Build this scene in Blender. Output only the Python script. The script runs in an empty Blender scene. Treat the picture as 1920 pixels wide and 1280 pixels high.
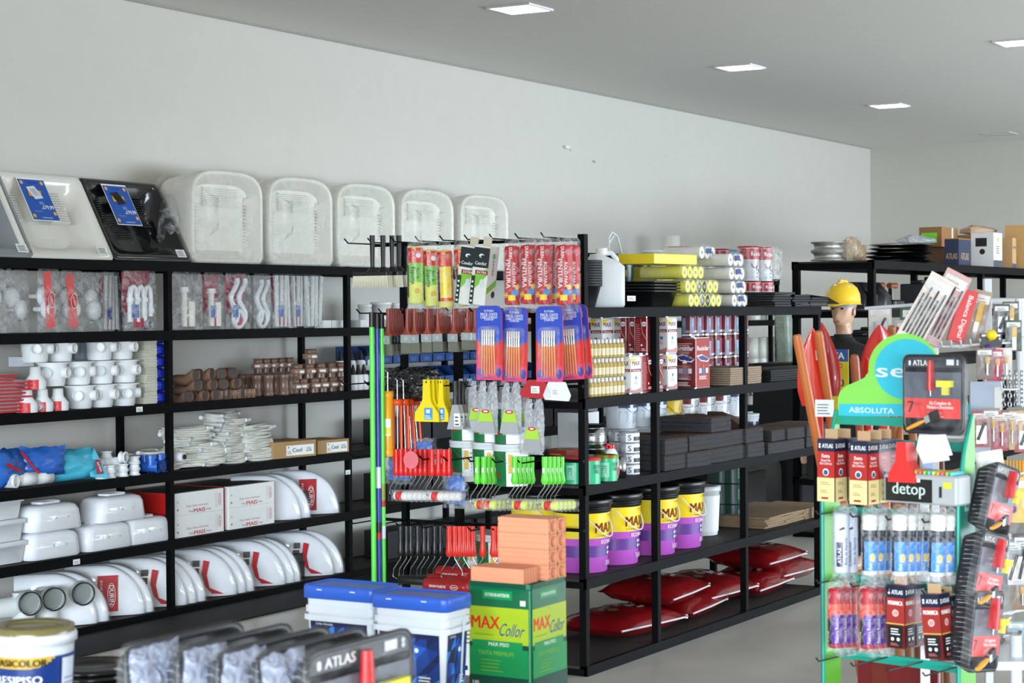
import bpy, math, random
from mathutils import Vector, Matrix, noise
random.seed(7)
PI = math.pi
SC = bpy.context.scene
COL = SC.collection

# ---------------------------------------------------------------- camera
FPX, YAW, PIT, ROL = 3595.56, math.radians(30.554), math.radians(-0.870), math.radians(-0.437)
CAMP = Vector((0, 0, 1.7))
FW = Vector((math.cos(YAW)*math.cos(PIT), math.sin(YAW)*math.cos(PIT), math.sin(PIT)))
_r = Vector((math.sin(YAW), -math.cos(YAW), 0)); _u = _r.cross(FW)
RT = math.cos(ROL)*_r + math.sin(ROL)*_u
UP = -math.sin(ROL)*_r + math.cos(ROL)*_u
cam = bpy.data.objects.new('camera', bpy.data.cameras.new('camera')); COL.objects.link(cam)
cam.data.sensor_width = 36.0; cam.data.lens = FPX/1920*36.0; cam.data.clip_end = 200
cam.matrix_world = Matrix(((RT.x, UP.x, -FW.x, 0), (RT.y, UP.y, -FW.y, 0), (RT.z, UP.z, -FW.z, 1.7), (0, 0, 0, 1)))
cam.data.dof.use_dof = True; cam.data.dof.focus_distance = 10.5; cam.data.dof.aperture_fstop = 6.3
SC.camera = cam
# ---------------------------------------------------------------- world, daylight, ceiling fills, exposure
W = bpy.data.worlds.new('world'); SC.world = W; W.use_nodes = True
W.node_tree.nodes['Background'].inputs[0].default_value = (0.76, 0.87, 1.0, 1)
W.node_tree.nodes['Background'].inputs[1].default_value = 0.85
def area(name, loc, look, sx, sy, power, col):
    l = bpy.data.lights.new(name, 'AREA'); l.shape = 'RECTANGLE'; l.size = sx; l.size_y = sy; l.energy = power; l.color = col
    o = bpy.data.objects.new(name, l); COL.objects.link(o); o.location = loc
    o.rotation_euler = (Vector(look)-Vector(loc)).to_track_quat('-Z', 'Y').to_euler(); return o
area('street_daylight', (-14, -4.0, 2.5), (8, 4.5, 1.0), 16, 2.4, 6800, (.76, .88, 1.0))
area('side_entrance_daylight', (15.5, -5.6, 1.5), (14.5, 7, 1.0), 12.0, 2.8, 700, (.70, .85, 1.0)).data.spread = math.radians(130)
area('front_ceiling_fill', (0.5, -3.5, .05), (3, 0.5, 3.4), 4.0, 4.0, 250, (1.0, .88, .70))  # added fill lamp aimed up at the ceiling; no sunlit floor stands here
area('side_ceiling_fill', (15.5, -6.2, .25), (16, 4, 3.5), 12.0, 2.0, 480, (.90, .95, 1.0))  # second added fill, brightens the right-hand ceiling and far wall
SC.view_settings.view_transform = 'Standard'; SC.view_settings.look = 'None'
SC.view_settings.gamma = 1.0; SC.view_settings.use_curve_mapping = False
SC.view_settings.exposure = -0.04

# ---------------------------------------------------------------- measuring: pixel ray against a real plane
def ray(px, py): return FW*FPX + RT*(px-960) - UP*(py-640)
def hit(px, py, ax, val):
    d = ray(px, py); i = 'XYZ'.index(ax); return CAMP + d*((val-CAMP[i])/d[i])
def hitp(px, py, p0, n):
    d = ray(px, py); return CAMP + d*((Vector(p0)-CAMP).dot(n)/d.dot(n))
def dep(px, py, z):
    d = ray(px, py); return CAMP + d*(z/d.dot(FW))

# ---------------------------------------------------------------- materials
def lin(h):
    h = h.lstrip('#'); v = [int(h[i:i+2], 16)/255 for i in (0, 2, 4)]
    return tuple(((c+.055)/1.055)**2.4 if c > .04045 else c/12.92 for c in v) + (1,)
_M = {}
def mt(h, r=.45, m=0.0, bump=0.0, bs=60, var=.06, coat=0.0, tr=0.0, em=0.0, sss=0.0):
    k = (h, r, m, bump, bs, var, coat, tr, em)
    if k in _M: return _M[k]
    M_ = bpy.data.materials.new('paint_'+h.lstrip('#')); M_.use_nodes = True; nt = M_.node_tree; b = nt.nodes['Principled BSDF']
    c = lin(h); b.inputs['Roughness'].default_value = r; b.inputs['Metallic'].default_value = m
    b.inputs['Coat Weight'].default_value = coat; b.inputs['Transmission Weight'].default_value = tr
    tc = nt.nodes.new('ShaderNodeTexCoord')
    if var > 0:
        nz = nt.nodes.new('ShaderNodeTexNoise'); nz.inputs['Scale'].default_value = 9; nz.inputs['Detail'].default_value = 3
        nt.links.new(tc.outputs['Object'], nz.inputs['Vector'])
        mx = nt.nodes.new('ShaderNodeMix'); mx.data_type = 'RGBA'
        mx.inputs[6].default_value = tuple(x*(1-var) for x in c[:3])+(1,); mx.inputs[7].default_value = tuple(min(1, x*(1+var)) for x in c[:3])+(1,)
        nt.links.new(nz.outputs[0], mx.inputs[0]); nt.links.new(mx.outputs[2], b.inputs['Base Color'])
    else: b.inputs['Base Color'].default_value = c
    if em: b.inputs['Emission Color'].default_value = c; b.inputs['Emission Strength'].default_value = em
    if bump:
        n2 = nt.nodes.new('ShaderNodeTexNoise'); n2.inputs['Scale'].default_value = bs; n2.inputs['Detail'].default_value = 4
        nt.links.new(tc.outputs['Object'], n2.inputs['Vector'])
        bp = nt.nodes.new('ShaderNodeBump'); bp.inputs['Strength'].default_value = bump; bp.inputs['Distance'].default_value = .01
        nt.links.new(n2.outputs[0], bp.inputs['Height']); nt.links.new(bp.outputs[0], b.inputs['Normal'])
    _M[k] = M_; return M_
def film_mat(name, tint, lo, hi, scale=28, rough=.12):
    """thin crumpled clear plastic"""
    M_ = bpy.data.materials.new(name); M_.use_nodes = True; nt = M_.node_tree; nt.nodes.clear()
    out = nt.nodes.new('ShaderNodeOutputMaterial'); mix = nt.nodes.new('ShaderNodeMixShader')
    tr = nt.nodes.new('ShaderNodeBsdfTransparent'); gl = nt.nodes.new('ShaderNodeBsdfPrincipled')
    gl.inputs['Base Color'].default_value = lin(tint); gl.inputs['Roughness'].default_value = rough; gl.inputs['Specular IOR Level'].default_value = 1.0
    tc = nt.nodes.new('ShaderNodeTexCoord'); nz = nt.nodes.new('ShaderNodeTexNoise'); nz.inputs['Scale'].default_value = scale; nz.inputs['Detail'].default_value = 3
    nz.inputs['Distortion'].default_value = 1.2
    bp = nt.nodes.new('ShaderNodeBump'); bp.inputs['Strength'].default_value = .9; bp.inputs['Distance'].default_value = .02
    mp = nt.nodes.new('ShaderNodeMapRange'); mp.inputs[1].default_value = .42; mp.inputs[2].default_value = .72; mp.inputs[3].default_value = lo; mp.inputs[4].default_value = hi
    nt.links.new(tc.outputs['Object'], nz.inputs['Vector']); nt.links.new(nz.outputs[0], bp.inputs['Height']); nt.links.new(bp.outputs[0], gl.inputs['Normal'])
    nt.links.new(nz.outputs[0], mp.inputs[0]); nt.links.new(mp.outputs[0], mix.inputs[0])
    nt.links.new(tr.outputs[0], mix.inputs[1]); nt.links.new(gl.outputs[0], mix.inputs[2]); nt.links.new(mix.outputs[0], out.inputs[0])
    return M_
FILM = film_mat('clear_film', 'f4f6f8', .03, .38, 22)
FILMC = film_mat('smooth_film', 'ffffff', .02, .10, 8, .08)
FILMT = film_mat('taut_film', 'f4f4f0', .03, .28, 9, .12)
FILMD = film_mat('silver_film', 'd8d8dc', .45, .85, 40, .1)
BLK = mt('040405', .6, bump=.15, bs=90); BLK.node_tree.nodes['Principled BSDF'].inputs['Specular IOR Level'].default_value = .12; BLKG = mt('0b0b0c', .18); WHT = mt('e8eaea', .35); CREAM = mt('e9e6da', .4)
STEEL = mt('b8bcc0', .22, 1.0); PLBK = mt('151516', .38)
BROWN = mt('8a6f5f', .38); CARD = mt('b08a5c', .8); PAPER = mt('f2f2ee', .6)
RED = mt('c41418', .35); REDD = mt('8e1418', .4); BLUE = mt('1f4fc4', .4); YEL = mt('f2d313', .4); GRN = mt('5fd63a', .4)

# ---------------------------------------------------------------- mesh builder
def rrect(w, d, r=.01, n=2, cx=0, cy=0):
    r = min(r, w/2-1e-5, d/2-1e-5); o = []
    for sx, sy, a0 in ((1, 1, 0), (-1, 1, 90), (-1, -1, 180), (1, -1, 270)):
        for i in range(n+1):
            a = math.radians(a0+90*i/n); o.append((cx+sx*(w/2-r)+r*math.cos(a), cy+sy*(d/2-r)+r*math.sin(a)))
    return o
_TX = {}
def text_geo(s, bold=0.0, font=None):
    bold = 0.0
    k = (s, bold)
    if k in _TX: return _TX[k]
    cu = bpy.data.curves.new('t', 'FONT'); cu.body = s; cu.size = 1; cu.resolution_u = 2; cu.offset = bold; cu.align_x = 'CENTER'; cu.align_y = 'CENTER'; cu.space_line = .8
    ob = bpy.data.objects.new('t', cu); me = bpy.data.meshes.new_from_object(ob)
    vs = [v.co.copy() for v in me.vertices]; fs = [tuple(p.vertices) for p in me.polygons]
    bpy.data.objects.remove(ob); bpy.data.meshes.remove(me); bpy.data.curves.remove(cu)
    if vs:
        x0 = min(v.x for v in vs); x1 = max(v.x for v in vs); y0 = min(v.y for v in vs); y1 = max(v.y for v in vs)
        vs = [Vector((v.x-(x0+x1)/2, v.y-(y0+y1)/2, 0)) for v in vs]; _TX[k] = (vs, fs, x1-x0, y1-y0)
    else: _TX[k] = ([], [], 1, 1)
    return _TX[k]
class MB:
    def __init__(s): s.v = []; s.f = []; s.mi = []; s.sm = []; s.mats = []; s.M = Matrix()
    def at(s, x=0, y=0, z=0, rx=0, ry=0, rz=0, sc=1):
        s.M = Matrix.Translation((x, y, z)) @ Matrix.Rotation(rz, 4, 'Z') @ Matrix.Rotation(ry, 4, 'Y') @ Matrix.Rotation(rx, 4, 'X') @ Matrix.Scale(sc, 4); return s
    def add(s, vs, fs, m, smooth=False):
        if m not in s.mats: s.mats.append(m)
        k = s.mats.index(m); b = len(s.v)
        s.v += [s.M @ Vector(v) for v in vs]
        for i, f in enumerate(fs):
            s.f.append(tuple(b+j for j in f)); s.mi.append(k); s.sm.append(smooth)
        return s
    def box(s, x0, x1, y0, y1, z0, z1, m):
        vs = [(x, y, z) for z in (z0, z1) for y in (y0, y1) for x in (x0, x1)]
        return s.add(vs, [(0, 2, 3, 1), (4, 5, 7, 6), (0, 1, 5, 4), (2, 6, 7, 3), (0, 4, 6, 2), (1, 3, 7, 5)], m)
    def cbox(s, cx, cy, z0, w, d, h, m, r=0.0):
        if r <= 0: return s.box(cx-w/2, cx+w/2, cy-d/2, cy+d/2, z0, z0+h, m)
        L = []
        for ins, z in ((r*.6, z0), (0, z0+r*.6), (0, z0+h-r*.6), (r*.6, z0+h)):
            L.append([(x, y, z) for x, y in rrect(w-2*ins, d-2*ins, r, 2, cx, cy)])
        return s.loft(L, m)
    def loft(s, loops, m, smooth=False, c0=True, c1=True, closed=True):
        n = len(loops[0]); vs = [p for l in loops for p in l]; fs = []
        for i in range(len(loops)-1):
            for j in range(n if closed else n-1):
                k = (j+1) % n; fs.append((i*n+j, i*n+k, (i+1)*n+k, (i+1)*n+j))
        s.add(vs, fs, m, smooth)
        if c0: s.add(loops[0], [tuple(reversed(range(n)))], m)
        if c1: s.add(loops[-1], [tuple(range(n))], m)
        return s
    def lathe(s, prof, m, n=20, c0=True, c1=True, a0=0, a1=2*PI):
        full = abs(a1-a0-2*PI) < 1e-6; N = n if full else n+1
        L = [[(r*math.cos(a0+(a1-a0)*i/n), r*math.sin(a0+(a1-a0)*i/n), z) for i in range(N)] for r, z in prof]
        return s.loft(L, m, True, c0 and full, c1 and full, full)
    def cyl(s, r, z0, z1, m, n=16, r2=None): return s.lathe([(r, z0), (r if r2 is None else r2, z1)], m, n)
    def pipe(s, r, ri, z0, z1, m, n=16): return s.lathe([(ri, z0), (r, z0), (r, z1), (ri, z1), (ri, z0)], m, n, False, False)
    def prism(s, poly, y0, y1, m, smooth=False):
        """outline in XZ, extruded along Y"""
        a = [(x, y0, z) for x, z in poly]; b = [(x, y1, z) for x, z in poly]; return s.loft([a, b], m, smooth)
    def tube(s, pts, r, m, n=6, closed=False, caps=True):
        pts = [Vector(p) for p in pts]; L = []; k = len(pts); up = None
        rr = r if isinstance(r, (list, tuple)) else [r]*k
        for i, p in enumerate(pts):
            a = pts[i-1] if (i > 0 or closed) else p; b = pts[(i+1) % k] if (i < k-1 or closed) else p
            t = (b-a)
            t = t.normalized() if t.length > 1e-9 else Vector((0, 0, 1))
            if up is None: up = t.orthogonal().normalized()
            up = (up - t*up.dot(t)); up = up.normalized() if up.length > 1e-6 else t.orthogonal().normalized()
            q = t.cross(up); L.append([p+(up*math.cos(2*PI*j/n)+q*math.sin(2*PI*j/n))*rr[i] for j in range(n)])
        if closed: L.append(L[0])
        return s.loft(L, m, True, caps and not closed, caps and not closed)
    def ball(s, r, m, cx=0, cy=0, cz=0, sx=1, sy=1, sz=1, n=12):
        L = []
        for i in range(n//2+1):
            a = -PI/2+PI*i/(n//2); L.append([(cx+sx*max(1e-4, r*math.cos(a))*math.cos(2*PI*j/n), cy+sy*max(1e-4, r*math.cos(a))*math.sin(2*PI*j/n), cz+sz*r*math.sin(a)) for j in range(n)])
        return s.loft(L, m, True)
    def pillow(s, w, h, t, m, seed=0, nx=10, nz=12, wr=.006, pin=.0, top=.35, cy=0):
        """bag standing in XZ, base z=0"""
        for side in (-1, 1):
            vs = []; fs = []
            for j in range(nz+1):
                v = j/nz*2-1
                for i in range(nx+1):
                    u = i/nx*2-1
                    th = t/2*max(0, 1-abs(u)**2.6)**.55*max(0, 1-abs(v)**4)**.6
                    if v > 0: th *= 1-(1-top)*v**1.5
                    ww = w/2*(1-pin*max(0, v)**3)
                    nn = noise.noise(Vector((u*2.3+seed*7.1, v*3+side, seed)))
                    e = noise.noise(Vector((u*6+seed, v*6, side*3.3+seed)))
                    vs.append((u*ww+(nn*wr if abs(u) > .9 else 0), cy+side*(th+e*wr*(1 if abs(u) < .99 and abs(v) < .99 else 0)), h*(v+1)/2+(nn*wr if j == nz else 0)))
            for j in range(nz):
                for i in range(nx):
                    a = j*(nx+1)+i; q = (a, a+1, a+nx+2, a+nx+1); fs.append(q if side < 0 else q[::-1])
            s.add(vs, fs, m, True)
        return s
    def build(s, name, parent=None):
        me = bpy.data.meshes.new(name); me.from_pydata([tuple(v) for v in s.v], [], s.f)
        for m in s.mats: me.materials.append(m)
        me.polygons.foreach_set('material_index', s.mi); me.polygons.foreach_set('use_smooth', s.sm)
        me.update(); o = bpy.data.objects.new(name, me); COL.objects.link(o)
        if parent is not None: o.parent = parent
        return o
# ---- printing on faces: a = right, b = up, metres, on a mapping f(a, b, off)
class Face:
    def __init__(s, mb, f, curved=False): s.mb = mb; s.f = f; s.cv = curved; s.k = 0
    def _o(s): s.k += 1; return .0003+.00025*s.k
    def rect(s, a0, a1, b0, b1, m): return s.poly([(a0, b0), (a1, b0), (a1, b1), (a0, b1)], m) if not s.cv else s._grid(a0, a1, b0, b1, m)
    def _grid(s, a0, a1, b0, b1, m, n=8):
        o = s._o(); vs = []; fs = []
        for i in range(n+1):
            a = a0+(a1-a0)*i/n; vs += [s.f(a, b0, o), s.f(a, b1, o)]
            if i < n: fs.append((2*i, 2*i+2, 2*i+3, 2*i+1))
        s.mb.add(vs, fs, m, True)
    def poly(s, pts, m):
        o = s._o(); s.mb.add([s.f(a, b, o) for a, b in pts], [tuple(range(len(pts)))], m)
    def disc(s, a, b, r, m, n=14, ry=None): s.poly([(a+r*math.cos(2*PI*i/n), b+(ry or r)*math.sin(2*PI*i/n)) for i in range(n)], m)
    def text(s, t, a, b, h, m, w=None, bold=.02, rot=0, shear=0):
        vs, fs, tw, th = text_geo(t, bold); sc = h/.72; sx = sc if w is None else w/max(tw, 1e-4)
        if w is not None and '\n' in t: pass
        o = s._o()+(.0028 if s.cv else 0); c, q = math.cos(rot), math.sin(rot); out = []
        sh = (-.022*h, .022*h) if bold >= .02 else (0,)
        for dx in (sh if bold < .04 else (-.04*h, 0, .04*h)):
            out = []; o += .00004
            for v in vs:
                x = v.x*sx+v.y*sc*shear+dx; y = v.y*sc
                out.append(s.f(a+x*c-y*q, b+x*q+y*c, o))
            s.mb.add(out, fs, m)
    def lines(s, a0, a1, b0, b1, n, m, fill=.4, seed=0):
        rnd = random.Random(seed); hh = (b1-b0)/n
        for i in range(n):
            z = b0+hh*i; s.poly([(a0, z), (a0+(a1-a0)*rnd.uniform(.6, 1), z), (a0+(a1-a0)*rnd.uniform(.6, 1), z+hh*fill), (a0, z+hh*fill)], m)
def fS(mb, y=0, cx=0, z=0): return Face(mb, lambda a, b, o: (cx+a, y-o, z+b))      # face looking -Y
def fW(mb, x=0, cy=0, z=0): return Face(mb, lambda a, b, o: (x-o, cy-a, z+b))      # face looking -X
def fT(mb, z=0): return Face(mb, lambda a, b, o: (a, b, z+o))
def fC(mb, r, ang=-PI/2, z=0, r2=None, h=1, cx=0, cy=0):                            # wrapped on a cylinder, centred on azimuth ang
    def f(a, b, o):
        R = (r if r2 is None else r+(r2-r)*b/h)+o+.0004; t = ang+a/r; return (cx+R*math.cos(t), cy+R*math.sin(t), z+b)
    return Face(mb, f, True)
VIEW = math.atan2(-.52, -.86)                                                       # azimuth of the side that faces the aisle
# ---------------------------------------------------------------- objects
def tag(o, label=None, cat=None, group=None, kind=None):
    if label: o['label'] = label
    if cat: o['category'] = cat
    if group: o['group'] = group
    if kind: o['kind'] = kind
    return o
def thing(name, label, cat, loc=(0, 0, 0), rz=0, group=None):
    o = bpy.data.objects.new(name, None); COL.objects.link(o); o.empty_display_size = .05
    o.location = loc; o.rotation_euler = (0, 0, rz); return tag(o, label, cat, group)
def one(mb, name, label, cat, loc=(0, 0, 0), rz=0, group=None):
    o = mb.build(name); o.location = loc; o.rotation_euler = (0, 0, rz); return tag(o, label, cat, group)
def dup(root, loc=None, rot=None, label=None, group=None):
    r = root.copy(); COL.objects.link(r)
    if loc is not None: r.location = loc
    if rot is not None: r.rotation_euler = rot if isinstance(rot, (tuple, list)) else (0, 0, rot)
    if label: r['label'] = label
    if group: r['group'] = group
    for ch in root.children:
        c = ch.copy(); COL.objects.link(c); c.parent = r; c.matrix_parent_inverse = ch.matrix_parent_inverse.copy()
        for g in ch.children:
            d = g.copy(); COL.objects.link(d); d.parent = c
    return r
class Series:
    """first placement moves the prototype itself, later ones copy it"""
    def __init__(s, proto): s.p = proto; s.used = False
    def put(s, loc, rot=0, label=None, group=None):
        if not s.used:
            s.used = True; o = s.p; o.location = loc; o.rotation_euler = rot if isinstance(rot, (tuple, list)) else (0, 0, rot)
            if label: o['label'] = label
            if group: o['group'] = group
            return o
        return dup(s.p, loc, rot, label, group)
ORD = ['first', 'second', 'third', 'fourth', 'fifth', 'sixth', 'seventh', 'eighth', 'ninth', 'tenth', 'eleventh', 'twelfth', 'thirteenth', 'fourteenth', 'fifteenth', 'sixteenth', 'seventeenth', 'eighteenth', 'nineteenth', 'twentieth']
def struct(mb, name): return tag(mb.build(name), kind='structure')
# ---------------------------------------------------------------- shelf heights and racks
LZ = [.045, .43, .815, 1.20, 1.607, 1.995]; LF = 7.13; LB = 7.53
MZ = [.045, .452, .889, 1.292, 1.718]; MF = 4.24; MK = 4.96
def lx(px, py=750, d=0): return hit(px, py, 'Y', LF+d).x        # X along the left rack, d behind its front edge
def mx_(px, py=900, d=0): return hit(px, py, 'Y', MF+d).x
# ================================================================ ROOM
WY = 7.62; CZ = 3.545; XE = 21.0; X0 = -5; Y0 = -7
def wall_mat(name, h, bump=.05):
    m = mt(h, .8, bump=bump, bs=25, var=.03); return m
wallm = wall_mat('wall', 'd0ccc2'); ceilm = mt('dedad4', .85, var=.03)
flo = bpy.data.materials.new('polished_concrete'); flo.use_nodes = True; nt = flo.node_tree; b = nt.nodes['Principled BSDF']
nz = nt.nodes.new('ShaderNodeTexNoise'); nz.inputs['Scale'].default_value = 1.6; nz.inputs['Detail'].default_value = 8
cr = nt.nodes.new('ShaderNodeValToRGB'); cr.color_ramp.elements[0].position = .35; cr.color_ramp.elements[0].color = lin('c6c3bb'); cr.color_ramp.elements[1].position = .7; cr.color_ramp.elements[1].color = lin('dedbd2')
tc = nt.nodes.new('ShaderNodeTexCoord'); nt.links.new(tc.outputs['Object'], nz.inputs['Vector']); nt.links.new(nz.outputs[0], cr.inputs[0]); nt.links.new(cr.outputs[0], b.inputs['Base Color'])
b.inputs['Roughness'].default_value = .28
struct(MB().box(X0, XE+.2, Y0, WY+.2, -.1, 0, flo), 'floor')
struct(MB().box(X0, XE+.2, Y0, WY+.2, CZ, CZ+.15, ceilm), 'ceiling')
struct(MB().box(X0, XE, WY, WY+.2, 0, CZ, wallm), 'wall_left')
struct(MB().box(XE, XE+.2, Y0, WY+.2, 0, CZ, wallm), 'wall_back')
struct(MB().box(-2.2, -2.0, Y0, WY, 2.15, CZ, wallm), 'light_block_header')  # unseen header, added to keep the street light off the upper wall
struct(MB().box(X0, XE, WY-.012, WY, CZ-.012, CZ, mt('9c9a94', .8)), 'trim_1')
# recessed square lights
fr = MB(); fr.box(-.15, .15, -.15, -.135, -.012, 0, WHT).box(-.15, .15, .135, .15, -.012, 0, WHT).box(-.15, -.135, -.135, .135, -.012, 0, WHT).box(.135, .15, -.135, .135, -.012, 0, WHT)
cl = thing('ceiling_light', '', 'ceiling light'); fr.build('frame', cl)
lampm = mt('fffaf0', .5, em=14, var=0)
MB().box(-.135, .135, -.135, .135, -.008, -.001, lampm).build('diffuser', cl)
S = Series(cl)
for i, (px, py, t) in enumerate(((975, 15, 'lit square ceiling panel, nearest the camera and largest'), (1387, 125, 'lit square ceiling panel in the middle of the row of three'), (1667, 197, 'small lit square ceiling panel nearest the far wall corner'), (1912, 78, 'lit square ceiling panel cut by the right edge of the photo'))):
    p = hit(px, py, 'Z', CZ); S.put((p.x, p.y, CZ), 0, t, 'square ceiling panels')
p = hit(1870, 250, 'Z', CZ)
hm = MB(); hm.box(-.17, .17, -.17, .17, -.006, 0, ceilm).box(-.17, .17, -.17, -.16, -.009, -.006, mt('a8a49c')).box(-.17, .17, .16, .17, -.009, -.006, mt('a8a49c')).box(-.17, -.16, -.16, .16, -.009, -.006, mt('a8a49c')).box(.16, .17, -.16, .16, -.009, -.006, mt('a8a49c'))
one(hm, 'ceiling_hatch', 'unlit pale square panel in the ceiling above the far wall', 'ceiling panel', (p.x, p.y, CZ))
p = hit(1059, 276, 'Y', WY)
bk = thing('wall_bracket', 'tiny white fitting stuck alone on the long bare wall', 'wall fitting', p)
MB().box(-.035, .035, -.03, 0, -.012, .012, CREAM).build('block', bk); MB().tube([(.03, -.02, 0), (.045, -.03, -.03)], .003, mt('8a8a86')).build('hook', bk)
p = hit(1111, 302, 'Y', WY); one(MB().tube([(0, 0, 0), (0, -.02, -.002), (0, -.02, -.02)], .003, mt('4a4a48')), 'wall_hook', 'small dark hook on the wall, right of the white fitting', 'hook', p)

struct(MB().box(6.0, 12.6, 6.70, LF-.02, 0, .012, mt('0a0a0a', .7)), 'floor_shade_strip')  # black strip imitating the rack's shadow and reflection on the floor
# ================================================================ RACKS
def rack(name, label, xs, y0, y1, zs, posth, lip=.035, board=None, post=.035, bars=False, loc=(0, 0, 0)):
    t = thing(name, label, 'shelf', loc)
    for x in xs:
        for y in (y0, y1-post):
            MB().box(x-post/2, x+post/2, y, y+post, 0, posth, BLK).build('post', t)
    for z in zs:
        m = MB(); a, c = xs[0]-post/2, xs[-1]+post/2
        m.box(a, c, y0-.006, y0+.012, z-lip, z+.003, BLK).box(a, c, y1-.012, y1+.004, z-lip, z+.003, BLK)
        for x in xs: m.box(x-.012, x+.012, y0+.012, y1-.012, z-lip, z-.012, BLK)
        m.box(a, c, y0+.012, y1-.012, z-.012, z, board or mt('2e2623', .7, bump=.2, bs=40)); m.build('shelf_board', t)
    return t
_px = [321-1*0, 656]
X1, X2 = lx(321), lx(656); STEP = X2-X1
lxs = [X1-STEP, X1, X2] + [X2+STEP*i for i in range(1, 5)] + [17.1]
rack('wall_rack', 'long black steel rack with six shelves along the left wall', lxs, LF, LB, LZ, 2.0, lip=.05)
mxs = [7.86, 8.615, 9.706, 10.797]
rack('aisle_rack', 'black steel rack of five shelves in the aisle holding yellow and purple paint buckets', mxs, MF, MK, MZ, 1.72, lip=.045)
# ================================================================ LEFT RACK GOODS
def sink_open(label, px, c, price=True, half=False):
    """laundry sink leaning on the wall, basin facing the aisle"""
    w, h = .66, .53
    xa = lx(px, 480, .08)
    t = thing('laundry_sink', label, 'sink', (xa, LF+.06, LZ[5]+.004))
    m = mt(c, .14 if c != '8d9194' else .3, var=.02, coat=.5); R = Matrix.Rotation(math.radians(-29), 4, 'X')
    b = MB(); b.M = R
    def lp(ins, y, r, dx=0, dz0=0, dz1=0): return [(x+dx, y, z) for x, z in rrect(w-2*ins, h-2*ins-dz0, r, 4, w/2, h/2+dz0/2)]
    b.loft([lp(0, .05, .03), lp(0, .0, .03), lp(.006, -.006, .03), lp(.035, -.006, .04), lp(.045, .002, .05), lp(.075, .02, .08), lp(.11, .10, .12, .03), lp(.14, .125, .14, .04)], m, True, False, True)
    b.loft([lp(.03, .05, .03), lp(.10, .135, .1, .03)], m, True, False, True); b.build('basin', t)
    for sd in (0, 1):
        g = MB(); g.M = R
        for i in range(14):
            z = h*.48+i*.0155; g.cbox(.09+i*.0012, .045, z, .085, .02, .007, m) if sd else g.cbox(w*.5+.1, .05, z, .13, .02, .006, m)
        g.build('washboard', t)
    s = MB(); s.M = R @ Matrix.Translation((w-.11, -.009, .03)); s.box(0, .075, 0, .002, 0, .05, PAPER); F = fS(s, 0); F.lines(.006, .07, .008, .044, 5, mt('555555'), .45); s.build('shelf_sticker', t)
    if price:
        q = MB(); q.M = R @ Matrix.Translation((.15, -.016, .225)); q.box(0, .2, 0, .002, 0, .265, PAPER); F = fS(q, 0)
        F.rect(.003, .197, .004, .255, mt('1f56ae', .3)); F.text('REGIANE', .1, .235, .012, mt('12306e'))
        for a, z in ((.025, .235), (.172, .235), (.02, .028), (.178, .045)): F.disc(a, z, .013, mt('d99c3c')); F.text('%', a, z, .009, PAPER)
        F.poly([(.04, .15), (.13, .14), (.14, .185), (.045, .195)], mt('e0a020')); F.poly([(.04, .205), (.105, .215), (.14, .14), (.075, .13)], mt('d9dde4') if c != '0e0e10' else mt('1a1a1d', .2)); F.poly([(.06, .195), (.1, .2), (.12, .155), (.08, .15)], mt('b9bec8') if c != '0e0e10' else mt('050506', .1))
        F.text('R$', .102, .073, .009, PAPER); F.text('179,99', .147, .08, .024, PAPER, .075, .04); F.text('PROMO', .06, .055, .012, mt('7f9fdc')); F.lines(.09, .13, .1, .118, 3, mt('aebfe6')); F.text('CONSTRUCAO', .105, .015, .008, PAPER)
        q.build('price_card', t)
    return t
sink_open('grey laundry sink at the left end of the top shelf, cut by the frame', -122, '8d9194', False)
sink_open('cream laundry sink with blue 179,99 price card on the top shelf', 45, 'e6e3d8')
sink_open('black laundry sink with blue 179,99 price card on the top shelf', 207, '0e0e10')
# wrapped sinks
ws = thing('wrapped_sink', '', 'sink'); b = MB(); w, h = .66, .50; pk = mt('dfdccf', .3, var=.05)
def arch(ins, y, r=.0, dep_=.0):
    """outline with an arched top and rounded shoulders"""
    W_ = w/2-ins; zs = h-.10; o = [(-W_+.03, y, ins), (W_-.03, y, ins), (W_, y, ins+.03), (W_, y, zs*.5)]
    for i in range(17):
        t = PI*i/16; cx_ = math.cos(t); o.append((W_*math.copysign(abs(cx_)**.55, cx_), y, zs+(.15-ins)*abs(math.sin(t))**.85))
    return o+[(-W_, y, zs*.5), (-W_, y, ins+.03)]
b.loft([arch(.03, .26), arch(0, .06), arch(0, .0), arch(.012, -.012), arch(.028, .0), arch(.05, .02), arch(.08, .06, .1)], pk, True, True, True)
b.build('basin', ws)
r_ = MB()
for i in range(14):
    for sx in (-1, 1): r_.cbox(sx*.235, .05, .09+i*.02, .03, .02, .006, pk)
for i in range(9): r_.cbox(0, .055, .34+i*.013, .34, .02, .005, pk)
r_.build('washboard', ws)
f = MB(); f.loft([arch(-.004, .28), arch(-.012, .05), arch(-.008, -.01), arch(.02, -.022), arch(.12, -.018), arch(.22, -.022, .03)], FILMT, True, True, True); f.build('plastic_wrap', ws)
k_ = MB(); k_.pillow(.17, .4, .14, FILM, 3, wr=.02); k_.M = Matrix.Translation((0, 0, 0)); o = k_.build('loose_wrap', ws); o.location = (-.36, .15, .0); o.rotation_euler = (0, 0, .9)
S = Series(ws)
for i, (a, c) in enumerate(((357, 500), (502, 630), (632, 745), (752, 855), (858, 962))):
    X = (lx(a, 490, .07)+lx(c, 490, .07))/2
    o = S.put((X, LF+.08, LZ[5]+.004), .0, ['largest plastic-wrapped white sink, next to the black sink', 'plastic-wrapped white sink with a dark smudge at its foot, second of five', 'plastic-wrapped white sink behind the hanging wide brushes', 'plastic-wrapped white sink above the foam rollers, fourth of five', 'plastic-wrapped white sink at the right end of the row of five'][i], 'wrapped white sinks on the top shelf')

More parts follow.
